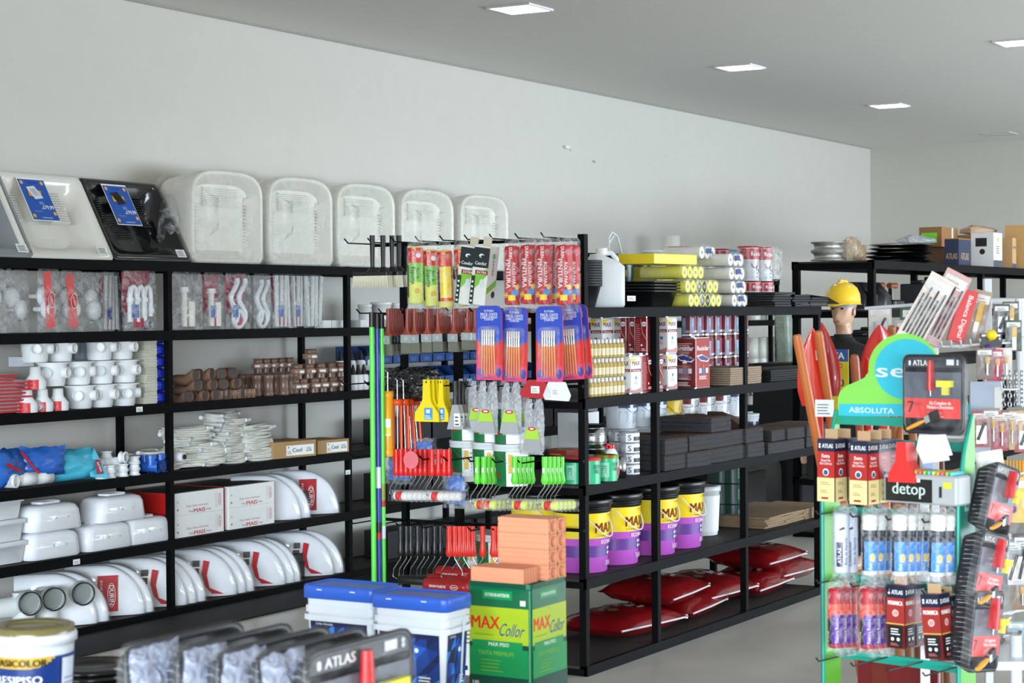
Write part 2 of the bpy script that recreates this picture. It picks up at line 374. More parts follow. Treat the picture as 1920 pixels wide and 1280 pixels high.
# ---- bags of fittings on the second shelf from the top (z 1.607)
def fitting_bag(px, d, w, h, t_, lab, kind, seed, rz=0, lean=0):
    o = thing('fittings_bag', lab, 'bag', (lx(px, 600, d), LF+d, LZ[4]+.006), rz, 'clear bags of white drain fittings')
    m = MB(); m.pillow(w, h, t_, FILM, seed, wr=.012, pin=.15); m.build('clear_bag', o)
    c = MB(); rnd = random.Random(seed)
    if kind == 'disc':
        for i in range(2): c.at(rnd.uniform(-.03, .03), -t_*.12+i*.03, h*(.36+.2*i), PI/2, 0, rnd.uniform(-.3, .3)); c.lathe([(.001, .022), (.04, .02), (.055, .01), (.058, -.012), (.05, -.02), (.02, -.026)], WHT, 20); c.cyl(.014, -.09, -.02, WHT, 10)
    elif kind == 'siphon':
        for i in range(3):
            x = (i-1)*.062; c.at(x, 0, .05); c.tube([(-.02, 0, .0), (-.02, 0, .15), (-.012, 0, .185), (.008, 0, .197), (.028, 0, .18), (.034, 0, .15), (.034, 0, .03)], .0165, WHT, 10); c.tube([(-.02, 0, .11), (-.02, 0, .135)], .022, WHT, 10); c.tube([(.034, 0, .05), (.034, 0, .075)], .022, WHT, 10)
        c.at(.05, -.02, .035, PI/2); c.pipe(.028, .021, -.02, .02, mt('9a9ca0'), 14)
    elif kind == 'flex':
        for i in range(2):
            pts = [((i-.5)*.07+.03*math.sin(a*.7), 0, .03+a*(h-.08)/12) for a in range(13)]; c.at(); c.tube(pts, [.017 if k % 2 else .0145 for k in range(13)], WHT, 10)
        c.at(0, 0, .06, PI/2); c.tube([(.045*math.cos(a*PI/8), .05*math.sin(a*PI/8), 0) for a in range(16)], .014, WHT, 8, True)
    elif kind == 'valve':
        c.at(0, 0, .02); c.tube([(-.03, 0, 0), (-.03, 0, h*.62)], .018, CREAM, 10); c.tube([(-.03, 0, h*.55), (-.03, 0, h*.63)], .028, WHT, 12); c.tube([(.03, 0, 0), (.03, 0, h*.4)], .024, CREAM, 12); c.tube([(-.03, 0, .07), (.04, 0, .05)], .012, WHT, 8)
    elif kind == 'rail':
        for i in range(4): c.at((i-1.5)*w*.2, 0, .01, 0, rnd.uniform(-.08, .08)); c.tube([(0, 0, 0), (0, 0, h*.9)], .016, mt('c9c9c4', .3), 8)
    c.build('white_fitting', o)
    d_ = MB(); yy = -t_*.30
    if seed % 3 != 2:
        if kind == 'disc': d_.add([(-w*.42, yy, h*.92), (-w*.2, yy-.012, h*.95), (w*.02, yy-.012, .03), (-w*.3, yy, .02)], [(0, 3, 2, 1)], mt('d6261a', .3)); F = fS(d_, yy-.014, -w*.16, h*.5); F.disc(0, 0, .03, PAPER, 16, .042); F.disc(0, 0, .026, mt('d6261a', .3), 16, .038); F.text('DURIN', 0, 0, .014, PAPER, .045, rot=-1.2)
        else: d_.add([(-w*.42, -yy*.9, h*.9), (w*.42, -yy*.9, h*.93), (w*.35, -yy, h*.5), (-w*.38, -yy, h*.25)], [(0, 3, 2, 1)], mt('a3293a', .4)); d_.box(-w*.2, w*.2, yy*.3, yy*.3+.002, .02, .07, mt('c02a44', .5)); d_.box(-w*.3, -w*.1, yy*.8, yy*.8+.002, h*.2, h*.4, mt('3a5fb0', .5))
        d_.build('printed_insert', o)
    return o
for i, a in enumerate(((-14, .1, .2, .33, 'disc', .0, 'orange-red bag at the left edge of the second shelf'), (32, .16, .2, .33, 'disc', .1, 'clear bag with a white float ball beside the orange-red bag'), (92, .08, .2, .34, 'disc', .15, 'bag with an orange stripe and oval logo on the second shelf'),
        (135, .13, .2, .33, 'disc', .1, 'bag with two round white floats, right of the orange striped bag'), (172, .18, .17, .32, 'disc', 0, 'red-footed bag with a white float, fourth disc bag from the left'), (208, .22, .16, .33, 'rail', 0, 'bag of grey pipes squeezed behind the siphon bag'),
        (262, .07, .30, .365, 'siphon', .05, 'big clear bag of bent white siphons left of the rack post'), (352, .08, .27, .36, 'valve', 0, 'matt clear bag with a white price sticker right of the rack post'), (402, .12, .2, .35, 'valve', .05, 'bag with a white valve and a blue and red strip'),
        (447, .1, .23, .355, 'flex', -.05, 'bag with a ribbed white flexible hose hanging in a loop'), (492, .12, .2, .35, 'flex', .1, 'pink-backed bag with a blue insert'), (530, .1, .2, .35, 'rail', 0, 'crumpled clear bag of pale tubes, third from the right end'),
        (560, .13, .19, .35, 'rail', .1, 'crumpled clear bag of pale tubes, second from the right end'), (588, .1, .17, .35, 'rail', -.1, 'crumpled shiny bag of pale tubes at the right end of the row'))):
    fitting_bag(a[0], a[1], a[2], a[3], .09, a[6], a[4], i+1, a[5])
def small_box(name, label, cat, px, k, d, w, dp, h, m, z=0, group=None, rz=0, deco=None, r=.0):
    b = MB(); b.cbox(0, 0, 0, w, dp, h, m, r)
    if deco: deco(b, w, dp, h)
    return one(b, name, label, cat, (lx(px, 700, d), LF+d, LZ[k]+.003+z), rz, group)
for i, (px, w) in enumerate(((607, .09), (622, .09), (640, .11))): small_box('white_socket_box', '%s of three small white boxes left of the second rack post' % ORD[i], 'box', px, 4, .1, w, .07, .048, WHT, 0, 'small white boxes')
# ---- third shelf (z 1.20): drain boxes, hose packs, brown fittings
dr = thing('drain_box', '', 'drain box'); b = MB(); b.lathe([(.062, 0), (.066, .01), (.072, .085), (.078, .118)], WHT, 22, True, False)
b.lathe([(.092, .118), (.092, .124), (.06, .124), (.06, .03)], WHT, 22, False, True); b.build('body', dr)
for ang in (-2.3, -.9, .6):
    q = MB(); q.at(.055*math.cos(ang), .055*math.sin(ang), .07, 0, PI/2, ang); q.pipe(.029, .024, 0, .042, WHT, 16); q.cyl(.024, .0, .01, mt('b9bdc2'), 12); q.build('pipe_port', dr)
S = Series(dr); cnt = 0
for row, xs in enumerate(((148, 188, 230), (98, 145, 188, 231), (66, 111, 186, 226))):
    for i, px in enumerate(xs):
        o = S.put((lx(px, 700, .1), LF+.1, LZ[3]+.003+row*.128), random.uniform(-.5, .5), 'white drain box with side ports, %s from left, %s row of stack' % (ORD[i], ['bottom', 'middle', 'top'][row]), 'stacked white drain boxes')
        if px in (226, 231) and row < 2:
            q = MB(); Face_ = fC(q, .074, VIEW-.5, .015); Face_.rect(-.02, .02, 0, .085, mt('c62430')); Face_.lines(-.015, .015, .01, .07, 6, PAPER); l = q.build('red_tag', o)
q = MB(); q.lathe([(.062, 0), (.07, .12)], mt('6f7c88', .2), 20); one(q, 'grey_pail', 'bluish grey wrapped pot between the top drain boxes', 'pot', (lx(150, 660, .17), LF+.2, LZ[3]+.262))
# reducers with red tags
rd = thing('pipe_reducer', '', 'pipe fitting'); b = MB(); b.lathe([(.055, 0), (.057, .04), (.03, .075), (.027, .115), (.023, .115), (.023, .08)], WHT, 18, True, False); b.build('cone', rd)
q = MB(); F = fC(q, .0585, VIEW, .0); F.rect(-.03, .03, .0, .05, mt('d22a2a')); F.lines(-.022, .022, .008, .03, 3, PAPER); q.build('red_tag', rd)
S = Series(rd)
for px, z, l in ((66, .118, 'white reducer with red tag, upper left of the group of four'), (79, 0.0, 'white reducer with red tag, standing under the upper one'), (108, .0, 'white reducer with red tag touching the lowest drain boxes'), (50, .0, 'white reducer with red tag nearest the red and white packs')):
    S.put((lx(px, 700, .06), LF+.06, LZ[3]+.003+z), 0, l, 'white pipe reducers')
for i, (px, d, z) in enumerate(((40, .17, .235), (28, .2, .11))): small_box('blue_box', ['pale grey wrapped pack on top of the reducers', 'small light blue box behind the red and white packs'][i], 'box', px, 3, d, .1, .08, .05, [mt('c9ced4'), mt('3a8fd0')][i], z)
# corrugated hose packs
hp = thing('corrugated_hose_pack', '', 'hose'); b = MB()
for i in range(7): b.cbox(-.03, 0, .002+i*.0095, .10+.006*(i % 2), .09, .0085, mt('dfdcca', .4), .003)
b.build('folded_hose', hp); q = MB(); q.pillow(.105, .066, .10, mt('1c2fa6', .25, bump=.2, bs=30), 4, wr=.006, top=1); o = q.build('blue_card', hp); o.location = (.06, -.005, .0)
S = Series(hp)
for i in range(6): S.put((lx(279, 700, .1), LF+.1, LZ[3]+.003+i*.067), random.uniform(-.08, .08), 'folded cream hose with blue card, %s up in the column beside the rack post' % ORD[i], 'folded hoses with blue cards')
# flat red and white packs
fp = MB(); fp.pillow(.34, .20, .022, mt('e9e5e4', .3), 9, wr=.003, top=1)
for v in range(len(fp.v)): p = fp.v[v]; fp.v[v] = Vector((p.x, p.z-.1, p.y+.012))
F = Face(fp, lambda a, b, o: (a, -.102-o, .012+b*.5)); F.rect(-.17, .17, -.014, .006, mt('c4202a')); F = fT(fp, .026); F.rect(-.16, .05, -.09, -.02, mt('c4202a'))
fp = fp.build('flat_pack'); tag(fp, '', 'packet'); S = Series(fp)
for i in range(11): S.put((lx(-12 if i < 9 else -40, 740, .12)+.02*(i % 3), LF+.14, LZ[3]+.003+i*.0185), random.uniform(-.08, .08), 'flat red and white packet in the pile at the left end of the third shelf', 'pile of flat red and white packets')
q = MB(); q.pillow(.16, .06, .08, FILMD, 5); one(q, 'silver_bag', 'small grey-blue wrapped bag in front of the drain boxes', 'bag', (lx(82, 760, .04), LF+.05, LZ[3]+.004))
# brown fittings
BR = [mt('8d6c58', .3), mt('7d6152', .3), mt('9c7a64', .3)]
el = MB(); a = .0; el.tube([(0, .12, 0), (0, .05, 0), (.0, 0.02, .0), (0, 0, .012), (0, -.03, .03), (0, -.05, .03)][::1], [.03, .03, .029, .029, .029, .032], BR[0], 14, caps=False)
el.tube([(0, -.035, .03), (0, -.055, .03)], .035, BR[0], 14, caps=False); el.tube([(0, -.049, .03), (0, -.047, .03)], .03, mt('3a2c26'), 14); el = el.build('brown_elbow'); tag(el, '', 'pipe fitting')
S = Series(el)
k = 0
for row in range(3):
    for i in range(9-row*1):
        px = 342+row*6+i*12+ (10 if row == 1 else 0)
        if px > 455: continue
        S.put((lx(px, 700, .07+.01*(i % 3)), LF+.07+.03*(i % 2), LZ[3]+.004+row*.06), random.uniform(-.3, .25), 'brown pipe elbow with open mouth in the heap right of the rack post', 'heap of brown pipe elbows'); k += 1
cp = MB(); cp.lathe([(.031, 0), (.033, .004), (.033, .022), (.029, .028), (.029, .1), (.033, .106), (.033, .124), (.031, .128), (.026, .128), (.026, .09)], BR[1], 16, True, True); cp = cp.build('brown_coupling'); tag(cp, '', 'pipe fitting')
S = Series(cp)
for i in range(9):
    for r in range(2): S.put((lx(452+i*9.5, 700, .2)+.02*r, LF+.2+.075*r, LZ[3]+.003), 0, 'upright brown pipe coupling in the back rows of the third shelf', 'rear rows of upright brown couplings')
for i, (px, d) in enumerate(((480, .12), (503, .08), (517, .12), (532, .07), (549, .12), (540, .12))): S.put((lx(px, 700, d), LF+d, LZ[3]+.003), 0, 'large upright brown coupling, %s of the front group' % ORD[i], 'front upright brown couplings')
sc_ = MB(); sc_.lathe([(.021, 0), (.023, .003), (.023, .05), (.021, .053), (.017, .053), (.017, .04)], BR[0], 12); sc_ = sc_.build('brown_socket'); tag(sc_, '', 'pipe fitting'); S = Series(sc_)
for i in range(8): S.put((lx(412+i*8.8, 742, .04), LF+.045, LZ[3]+.004), (random.uniform(0, .1), 0, 0), 'small brown socket, %s from the left in the front row' % ORD[i], 'small brown sockets')
un = MB(); un.lathe([(.026, 0), (.026, .028)], BR[1], 14, True, False); un.lathe([(.036, .026), (.039, .03), (.039, .056), (.036, .06)], BR[2], 8, True, True); un.lathe([(.027, .06), (.029, .062), (.029, .088), (.021, .088), (.021, .07)], BR[1], 14, False, True)
F = fC(un, .0395, VIEW, .036); F.rect(-.016, .016, 0, .014, PAPER); un = un.build('brown_union'); tag(un, '', 'pipe fitting'); S = Series(un)
for i in range(5): S.put((lx(484+i*14.5, 700, .3), LF+.3, LZ[3]+.135), 0, 'small brown union with white label, %s in the raised back row' % ORD[i], 'brown unions raised at the back')
for r, xs in enumerate(((550, 566, 588, 604, 622, 640), (557, 578, 600, 620, 637), (582,))):
    for i, px in enumerate(xs): o = S.put((lx(px, 690, .12), LF+.12, LZ[3]+.003+r*.092), random.uniform(0, 1), 'brown union fitting, %s in the %s of the pyramid at the right end' % (ORD[i], ['base row', 'second row', 'top'][r]), 'pyramid of brown unions'); o.scale = (1.25, 1.25, 1.04)
# white glue bottles behind the post
bt = thing('nozzle_bottle', '', 'bottle'); MB().lathe([(.03, 0), (.032, .004), (.032, .09), (.026, .1)], WHT, 16).build('bottle', bt); MB().lathe([(.022, .1), (.018, .115), (.006, .165)], PLBK, 12).build('black_nozzle', bt)
S = Series(bt)
for r in range(2):
    for i, px in enumerate((662, 672, 682, 700, 712)): S.put((lx(px, 700, .08), LF+.08+.1*r, LZ[3]+.003+.09*r), 0, 'white bottle with black nozzle, %s in the %s row beyond the post' % (ORD[i], ['front', 'raised rear'][r]), 'white bottles with black nozzles')
    if r == 0: 
        for px in (664, 684, 704): small_box('white_carton', 'plain white carton behind the nozzle bottles', 'box', px, 3, .2, .1, .08, .088, WHT, 0, 'white cartons under the rear bottles')
# ---- fourth shelf (z .815)
q = thing('blue_white_bag', 'crumpled blue and white bag at the left edge of the fourth shelf', 'bag', (lx(14, 880, .1), LF+.1, LZ[2]+.004), .2); q2 = MB(); q2.pillow(.26, .2, .12, mt('2563b8', .25, bump=.3, bs=20), 21, wr=.02); q2.build('bag', q)
q2 = MB(); F = fS(q2, -.065, 0, .02); F.poly([(-.1, .0), (.1, .02), (.1, .05), (-.08, .04)], PAPER); F.poly([(-.11, .1), (.02, .06), (.03, .07), (-.1, .12)], RED); q2.build('printed_band', q)
q = thing('blue_white_bag', 'blue bag with a red edge spilling white pipe pieces on the fourth shelf', 'bag', (lx(76, 880, .08), LF+.08, LZ[2]+.05), -.3); q2 = MB(); q2.pillow(.28, .15, .1, mt('2a60b4', .2, bump=.3, bs=20), 22, wr=.022); q2.build('bag', q)
q2 = MB(); q2.tube([(-.14, -.055, .14), (-.08, -.06, .06), (-.04, -.06, .02)], .006, RED); q2.build('red_edge', q)
for i, (px, rz, l) in enumerate(((20, .3, 'white pipe elbow on the fourth shelf under the first blue bag'), (52, 1.2, 'white pipe tee lying under the red-edged blue bag'), (85, 1.4, 'white pipe end in clear film, left of the turquoise bag'))):
    q2 = MB(); q2.at(0, 0, .04, PI/2); q2.pipe(.036, .03, -.06, .05, WHT, 16); q2.tube([(0, 0, 0), (.05, 0, 0)], .034, WHT, 14); one(q2, 'white_pipe_fitting', l, 'pipe fitting', (lx(px, 880, .05), LF+.07, LZ[2]+.003), rz)
q = thing('turquoise_bag', 'turquoise plastic bag slumped on the fourth shelf', 'bag', (lx(138, 880, .08), LF+.1, LZ[2]+.004), -.1); TQ = mt('48b4cf', .2, bump=.3, bs=14)
q2 = MB(); q2.pillow(.36, .17, .14, TQ, 31, wr=.02, pin=.3); q2.build('bag', q)
q2 = MB(); q2.add([(.08, -.06, .02), (.2, -.08, -.0), (.12, -.05, .17), (.1, -.03, .1)], [(0, 1, 2, 3)], TQ); F = Face(q2, lambda a, b, o: (.13+a, -.078-o, .06+b)); F.poly([(-.02, -.03), (.03, -.03), (.0, .05), (-.03, .05)], mt('9c3550')); F.text('ASTRA', .0, .01, .014, PAPER, .06, rot=-1.1); q2.build('printed_flap', q)
rg = MB(); rg.lathe([(.02, 0), (.033, 0), (.033, .006), (.027, .008), (.027, .026), (.033, .028), (.033, .034), (.02, .034)], WHT, 18, False, False); rg.lathe([(.02, .0), (.02, .034)], mt('c4c6c8'), 12, False, False); rg = rg.build('thread_tape_spool'); tag(rg, '', 'spool'); S = Series(rg)
for px, d, n in ((187, .12, 3), (200, .12, 4), (190, .05, 2), (206, .05, 2), (216, .09, 3), (230, .05, 2), (252, .05, 3)):
    for i in range(n): S.put((lx(px, 880, d), LF+d, LZ[2]+.003+i*.035), 0, 'small flat white spool in the group beside the turquoise bag', 'white spools on the fourth shelf')
S.put((lx(225, 860, .04), LF+.035, LZ[2]+.11), (PI/2, 0, .2), 'white spool lying on its side, open ring to the aisle', 'white spools on the fourth shelf')
be = MB(); BL2 = mt('2a63bd', .3); be.tube([(0, .06, .035), (0, 0, .035), (0, -.03, .035)], .03, BL2, 14, caps=False); be.tube([(0, -.03, .035), (0, -.045, .035)], .036, BL2, 14, caps=False); be.tube([(0, -.03, .035), (0, -.032, .035)], .029, mt('143a7a'), 12); be.tube([(0, 0, .035), (0, 0, .085)], .029, BL2, 14, caps=False); be.tube([(0, 0, .08), (0, 0, .1)], .035, BL2, 14, caps=True)
be = be.build('blue_pipe_tee'); tag(be, '', 'pipe fitting'); S = Series(be)
for i, (px, d, rz) in enumerate(((222, .15, .3), (238, .12, .6), (250, .12, -.6), (272, .1, .0), (283, .06, .4), (292, .09, -.7), (301, .06, -.3))): S.put((lx(px, 880, d), LF+d, LZ[2]+.003), rz, 'blue pipe fitting, %s from the left beside the white spools' % ORD[i], 'blue pipe fittings')
# hose coils
def coil_mesh(seed, w=.3, d=.15, n=3):
    m = MB(); rnd = random.Random(seed)
    for k in range(n):
        ww = w*rnd.uniform(.85, 1.05)/2; dd = d*rnd.uniform(.8, 1.1)/2
        pts = [(ww*math.copysign(abs(math.cos(t))**.7, math.cos(t)), dd*math.copysign(abs(math.sin(t))**.8, math.sin(t)), .008+k*.008+.005*math.sin(t*2+seed+k)) for t in [2*PI*i/20 for i in range(20)]]
        m.tube(pts, .0075, mt('dcdbd0', .35), 6, True)
    return m
for v in range(3):
    root = thing('hose_coil', '', 'hose'); coil_mesh(v).build('hose', root)
    c = MB(); c.at(.13, -.05, .02, 0, PI/2, .3); c.cyl(.013, -.02, .03, WHT, 8); c.build('end_nut', root); c = MB(); c.at(-.1, -.06, .016, 0, PI/2); c.cyl(.012, -.02, .02, mt('c8ccd0'), 8); c.build('end_nut', root)
    F_ = Series(root)
    lst = [[(352, 16, 0, .0)], [(415, 21, 0, .02), (400, 8, 0, -.09)], [(468, 15, 0, .0), (292, 7, 0, .05)]][v]
    for px, n, z0, dd in lst:
        for i in range(n):
            F_.put((lx(px, 840, .14+dd)+random.uniform(-.03, .03)+(.06 if i < 3 and px > 450 else 0), LF+.14+dd*.3+random.uniform(-.01, .01), LZ[2]+.004+i*(.0135 if n > 10 else .014)), random.uniform(-.3, .3)+(PI if random.random() < .3 else 0), {352: 'coiled white hose in the left pile, just right of the rack post', 415: 'coiled white hose in the tallest, middle pile', 400: 'coiled white hose sagging forward at the foot of the tallest pile', 468: 'coiled white hose in the right pile next to the cartons', 292: 'coiled white hose left of the rack post above the blue fittings'}[px], 'piled white hose coils')
cb = MB(); cb.at(0, 0, .03, PI/2, 0, .2); cb.cyl(.03, -.03, .03, WHT, 14); cb.cyl(.014, .03, .04, PLBK, 12); one(cb, 'hose_nozzle', 'white hose end with a black eye at the foot of the left hose pile', 'hose end', (lx(336, 860, .03), LF+.03, LZ[2]+.05))
# cartons Cool
for px, w, l in ((532, .37, 'brown carton marked Cool, left and larger of the two'), (604, .29, 'brown carton marked Cool, right and smaller of the two')):
    t = thing('carton', l, 'box', (lx(px, 840, .11), LF+.13, LZ[2]+.004), -.12); b = MB(); b.cbox(0, 0, 0, w, .24, .1 if w > .3 else .085, CARD); b.build('box_body', t)
    hh = .1 if w > .3 else .085; q = MB(); F = fS(q, -.12, .04 if w > .3 else .03, hh*.45); F.rect(-w*.32, w*.34, -.032, .03, PAPER); F.text('Cool', -w*.06, 0.0, .026, mt('111111'), w*.22, .05); F.text('12x21\n10x200', w*.22, .0, .013, mt('333333')); F.disc(-w*.27, .018, .005, mt('222222')); F.lines(-w*.3, -w*.18, -.022, .0, 3, mt('777777')); q.build('shipping_label', t)
for k, (z, nm) in enumerate(((LZ[2], 'fourth'), (LZ[1], 'fifth'), (LZ[0], 'lowest'))):
    BP = mt('0d0d0e', .55)
    for i in range(6):
        hh = .15+.016*i if k == 0 else .15+.012*((i*3) % 4)
        if k == 0 and i == 0: continue
        b = MB(); b.cbox(0, 0, 0, .56, .2, hh, BP, .004); b.box(-.1, .1, -.108, -.1, hh*.6, hh*.66, BLKG)
        one(b, 'black_drawer_block', 'black steel box on the %s shelf behind the hanging tools, %s from the left' % (nm, ORD[i]), 'box', (X2+(.32 if i % 3 == 0 else .9 if i % 3 == 1 else 1.43)+STEP*(i//3)-.02 if i else X2-.34, LF+.22, z+.004), 0, 'black steel boxes')
# ---- fifth shelf (z .43): cisterns, seat boxes, seats
CW = mt('eef0f3', .12, var=.01, coat=.6)
ci = thing('wall_cistern', '', 'cistern'); b = MB(); L = []
for z, w, d in ((0, .37, .19), (.01, .385, .2), (.10, .36, .19), (.125, .33, .175), (.137, .27, .14), (.14, .2, .1)): L.append([(x, y, z) for x, y in rrect(w, d, .05, 4)])
b.loft(L, CW, True, True, True); b.build('shell', ci)
q = MB(); q.cbox(0, 0, .137, .16, .08, .007, CW, .02); q.build('lid_panel', ci)
q = MB(); q.at(); F = fS(q, -.098, 0, .05); 
for a in (-.03, .06): F.rect(a, a+.012, .01, .022, mt('c4c9d0'))
q.build('clip', ci)
S = Series(ci)
for px, z, l in ((82, 0, 'white cistern under another at the left of the fifth shelf'), (86, .143, 'white cistern stacked on the leftmost one'), (184, 0, 'white cistern carrying the middle top one'), (210, .143, 'white cistern lying on top of two others'), (262, 0, 'white cistern touching the rack post by the red boxes')):
    S.put((lx(px, 1000, .12), LF+.12, LZ[1]+.004+z), random.uniform(-.03, .03), l, 'white cisterns')
tb = MB(); tb.lathe([(.001, 0), (.1, 0), (.105, .09), (.115, .092), (.115, .11), (.001, .112)], mt('e2e4e6', .3), 4, False, False); tb.M = Matrix.Rotation(PI/4, 4, 'Z')
tb = MB(); tb.loft([[(x, y, z) for x, y in rrect(w, d, .03, 3)] for z, w, d in ((0, .3, .2), (.085, .32, .22), (.087, .345, .24), (.108, .345, .24), (.112, .33, .225))], mt('e2e4e6', .3), True); tb = tb.build('lidded_tub'); tag(tb, '', 'tub'); S = Series(tb)
for i in range(3): S.put((lx(-2-3*i, 1000, .1), LF+.17, LZ[1]+.004+i*.114), .02*i, 'white lidded tub, %s up at the left edge of the fifth shelf' % ORD[i], 'stack of white tubs at the left edge')
# red seat boxes
def seat_box():
    t = thing('seat_box', '', 'box'); w, d, h = .43, .42, .125
    b = MB(); b.box(-w/2, w/2, 0, d, 0, h, mt('c81e1a', .4)); b.box(-w/2-.001, w/2+.001, -.001, .03, 0, h+.001, PAPER); b.box(-w/2-.0015, w/2+.0015, .035, d, h, h+.001, mt('46403e', .6))
    b.build('carton_body', t); q = MB(); F = fS(q, 0, 0, 0); rd = mt('c81e1a', .4)
    F.poly([(-w*.28, h), (w*.24, h), (w*.18, h*.62), (-w*.25, h*.62)], mt('8d9294', .2)); F.poly([(w*.13, h), (w*.27, h), (w*.25, h*.66), (w*.09, h*.62)], rd)
    F.text('Sua casa merece', -.02, h*.38, .014, mt('a8484e'), w*.44, 0); F.text('MAIS', -.0, h*.14, .024, rd, .1, .04); F.text('Multi', -.075, h*.13, .012, mt('a8484e'), .04, 0); F.text('Design', .08, h*.13, .011, mt('a8484e'), .045, 0)
    F.disc(w*.42, h*.5, .014, rd, 16, .036); F.disc(w*.42, h*.5, .012, PAPER, 16, .033); F.text('DURIN', w*.42, h*.5, .012, rd, .05, rot=-PI/2); F.rect(w*.33, w*.335, h*.15, h*.85, mt('bbbbbb')); F.rect(w*.36, w*.365, h*.15, h*.85, mt('bbbbbb')); F.disc(-w*.45, h*.25, .006, rd); F.disc(-w*.45, h*.6, .005, mt('88a868'))
    q.build('printed_front', t); return t
S = Series(seat_box())
for px, z, l in ((374, 0, 'red and white seat box, lower left of four'), (374, .127, 'red and white seat box, upper left of four'), (472, 0, 'red and white seat box, lower right of four'), (472, .127, 'red and white seat box, upper right of four')):
    S.put((lx(px, 950, .03), LF+.03, LZ[1]+.004+z), 0, l, 'red and white seat boxes')
# toilet seats standing on edge, shingled
def make_seat(name_label):
    t = thing('toilet_seat', '', 'toilet seat'); L = []
    def D(s, y):
        o = [(.0, y, .02*(1-s)), (.0, y, .275*s)]
        for i in range(13):
            a = PI/2*i/12; o.append((.19+.245*s*math.sin(a), y, .275*s*math.cos(a)*(1-.02)+.004))
        o.append((.43*s, y, 0)); return o
    b = MB(); b.loft([D(1, .03), D(1.02, .015), D(1, .0), D(.95, -.014), D(.85, -.022), D(.6, -.028), D(.3, -.03)], CW, True, True, True); b.build('lid', t)
    f = MB(); f.loft([D(1.01, .034), D(1.05, .01), D(1.03, -.012), D(.9, -.030), D(.6, -.034), D(.2, -.036)], FILMC, True, False, True); f.build('clear_bag', t)
    return t
RZS = -math.radians(40); du, dv = .43*math.cos(RZS), .43*math.sin(RZS)
seats = [(1, lx(px, 1120, 0)-du, LF+.02-dv, LZ[0]+.004, k, px) for px, k in ((186, 0), (207, 0), (276, 1), (291, 0), (355, 2), (372, 0), (389, 0), (448, 2), (465, 0), (480, 0), (539, 2), (556, 0), (567, 0), (630, 2), (648, 0))]
seats += [(4, lx(px, 960, 0)-du, LF+.02-dv, LZ[1]+.004, k, px) for px, k in ((568, 0), (585, 0), (639, 1))]
S = Series(make_seat(''))
for i, (sh, x, y, z, k, px) in enumerate(seats):
    j = i if sh == 1 else i-15
    o = S.put((x, y, z), RZS, 'white toilet seat in clear wrap, %s' % (('%s from left on the bottom shelf' % ORD[j]) if sh == 1 else '%s from left beside the red white boxes' % ORD[j]), 'upright wrapped toilet seats')
    if k:
        q = MB(); F = Face(q, lambda a, b, o_: (a+.1, -.0365-o_, b*.9))
        if k == 1: F.rect(.07, .18, .03, .25, mt('b52a30', .35)); F.disc(.145, .13, .022, PAPER, 16, .075); F.disc(.145, .13, .019, mt('b52a30', .35), 16, .072); F.text('DURIN', .145, .13, .026, PAPER, .12, rot=-PI/2); F.text('FORTE', .09, .17, .014, PAPER, .1, rot=-PI/2)
        else:
            for n in range(3): F.rect(.06+.004*n, .1+.004*n, .10+.05*n, .14+.05*n, mt('55504e'))
            F.rect(.06, .09, .05, .09, mt('8a8a86')); F.poly([(.13, .24), (.165, .23), (.15, .14), (.165, .06), (.14, .07), (.12, .15)], mt('c0262e', .35)); F.poly([(.14, .07), (.165, .06), (.25, .015), (.18, .02)], mt('c0262e', .35))
        q.build('printed_card', o)
for i, px in enumerate((60, 104, 158)):
    t = thing('white_pipe_tee', 'large white pipe tee with black ring, %s from the left on the bottom shelf' % ORD[i], 'pipe fitting', (lx(px, 1150, .1)-.04, LF+.12, LZ[0]+.003), -.5, 'large white pipe tees')
    b = MB(); PV = mt('dfe3df', .25); b.tube([(0, 0, 0), (0, 0, .22)], .058, PV, 20); b.tube([(0, 0, 0), (0, 0, .035)], .066, PV, 20); b.tube([(0, 0, .165), (0, -.05, .175), (.0, -.1, .175)], .057, PV, 20, caps=False); b.tube([(0, -.085, .175), (0, -.125, .175)], .066, PV, 20, caps=False); b.tube([(-.2, 0, .14), (0, 0, .15)], .055, PV, 18); b.build('pipe_body', t)
    q = MB(); q.M = Matrix.Translation((0, -.126, .175)) @ Matrix.Rotation(PI/2, 4, 'X'); q.pipe(.062, .056, -.003, .003, PLBK, 20); q.cyl(.056, -.05, -.045, mt('8d938f'), 16); q.build('black_ring', t)
# shelf price labels
for i, (px, py) in enumerate(((261, 767), (143, 1053), (652, 885))):
    p = hit(px, py, 'Y', LF-.008); q = MB(); q.box(-.025, .025, 0, .002, -.014, .014, PAPER); F = fS(q, 0); F.lines(-.02, .02, -.008, .008, 2, mt('8a8a90')); one(q, 'shelf_price_tag', ['white price tag under the column of blue and cream hoses', 'white price tag under the stacked white cisterns', 'small pale tag near the second rack post'][i], 'price tag', (p.x, p.y-.003, p.z))
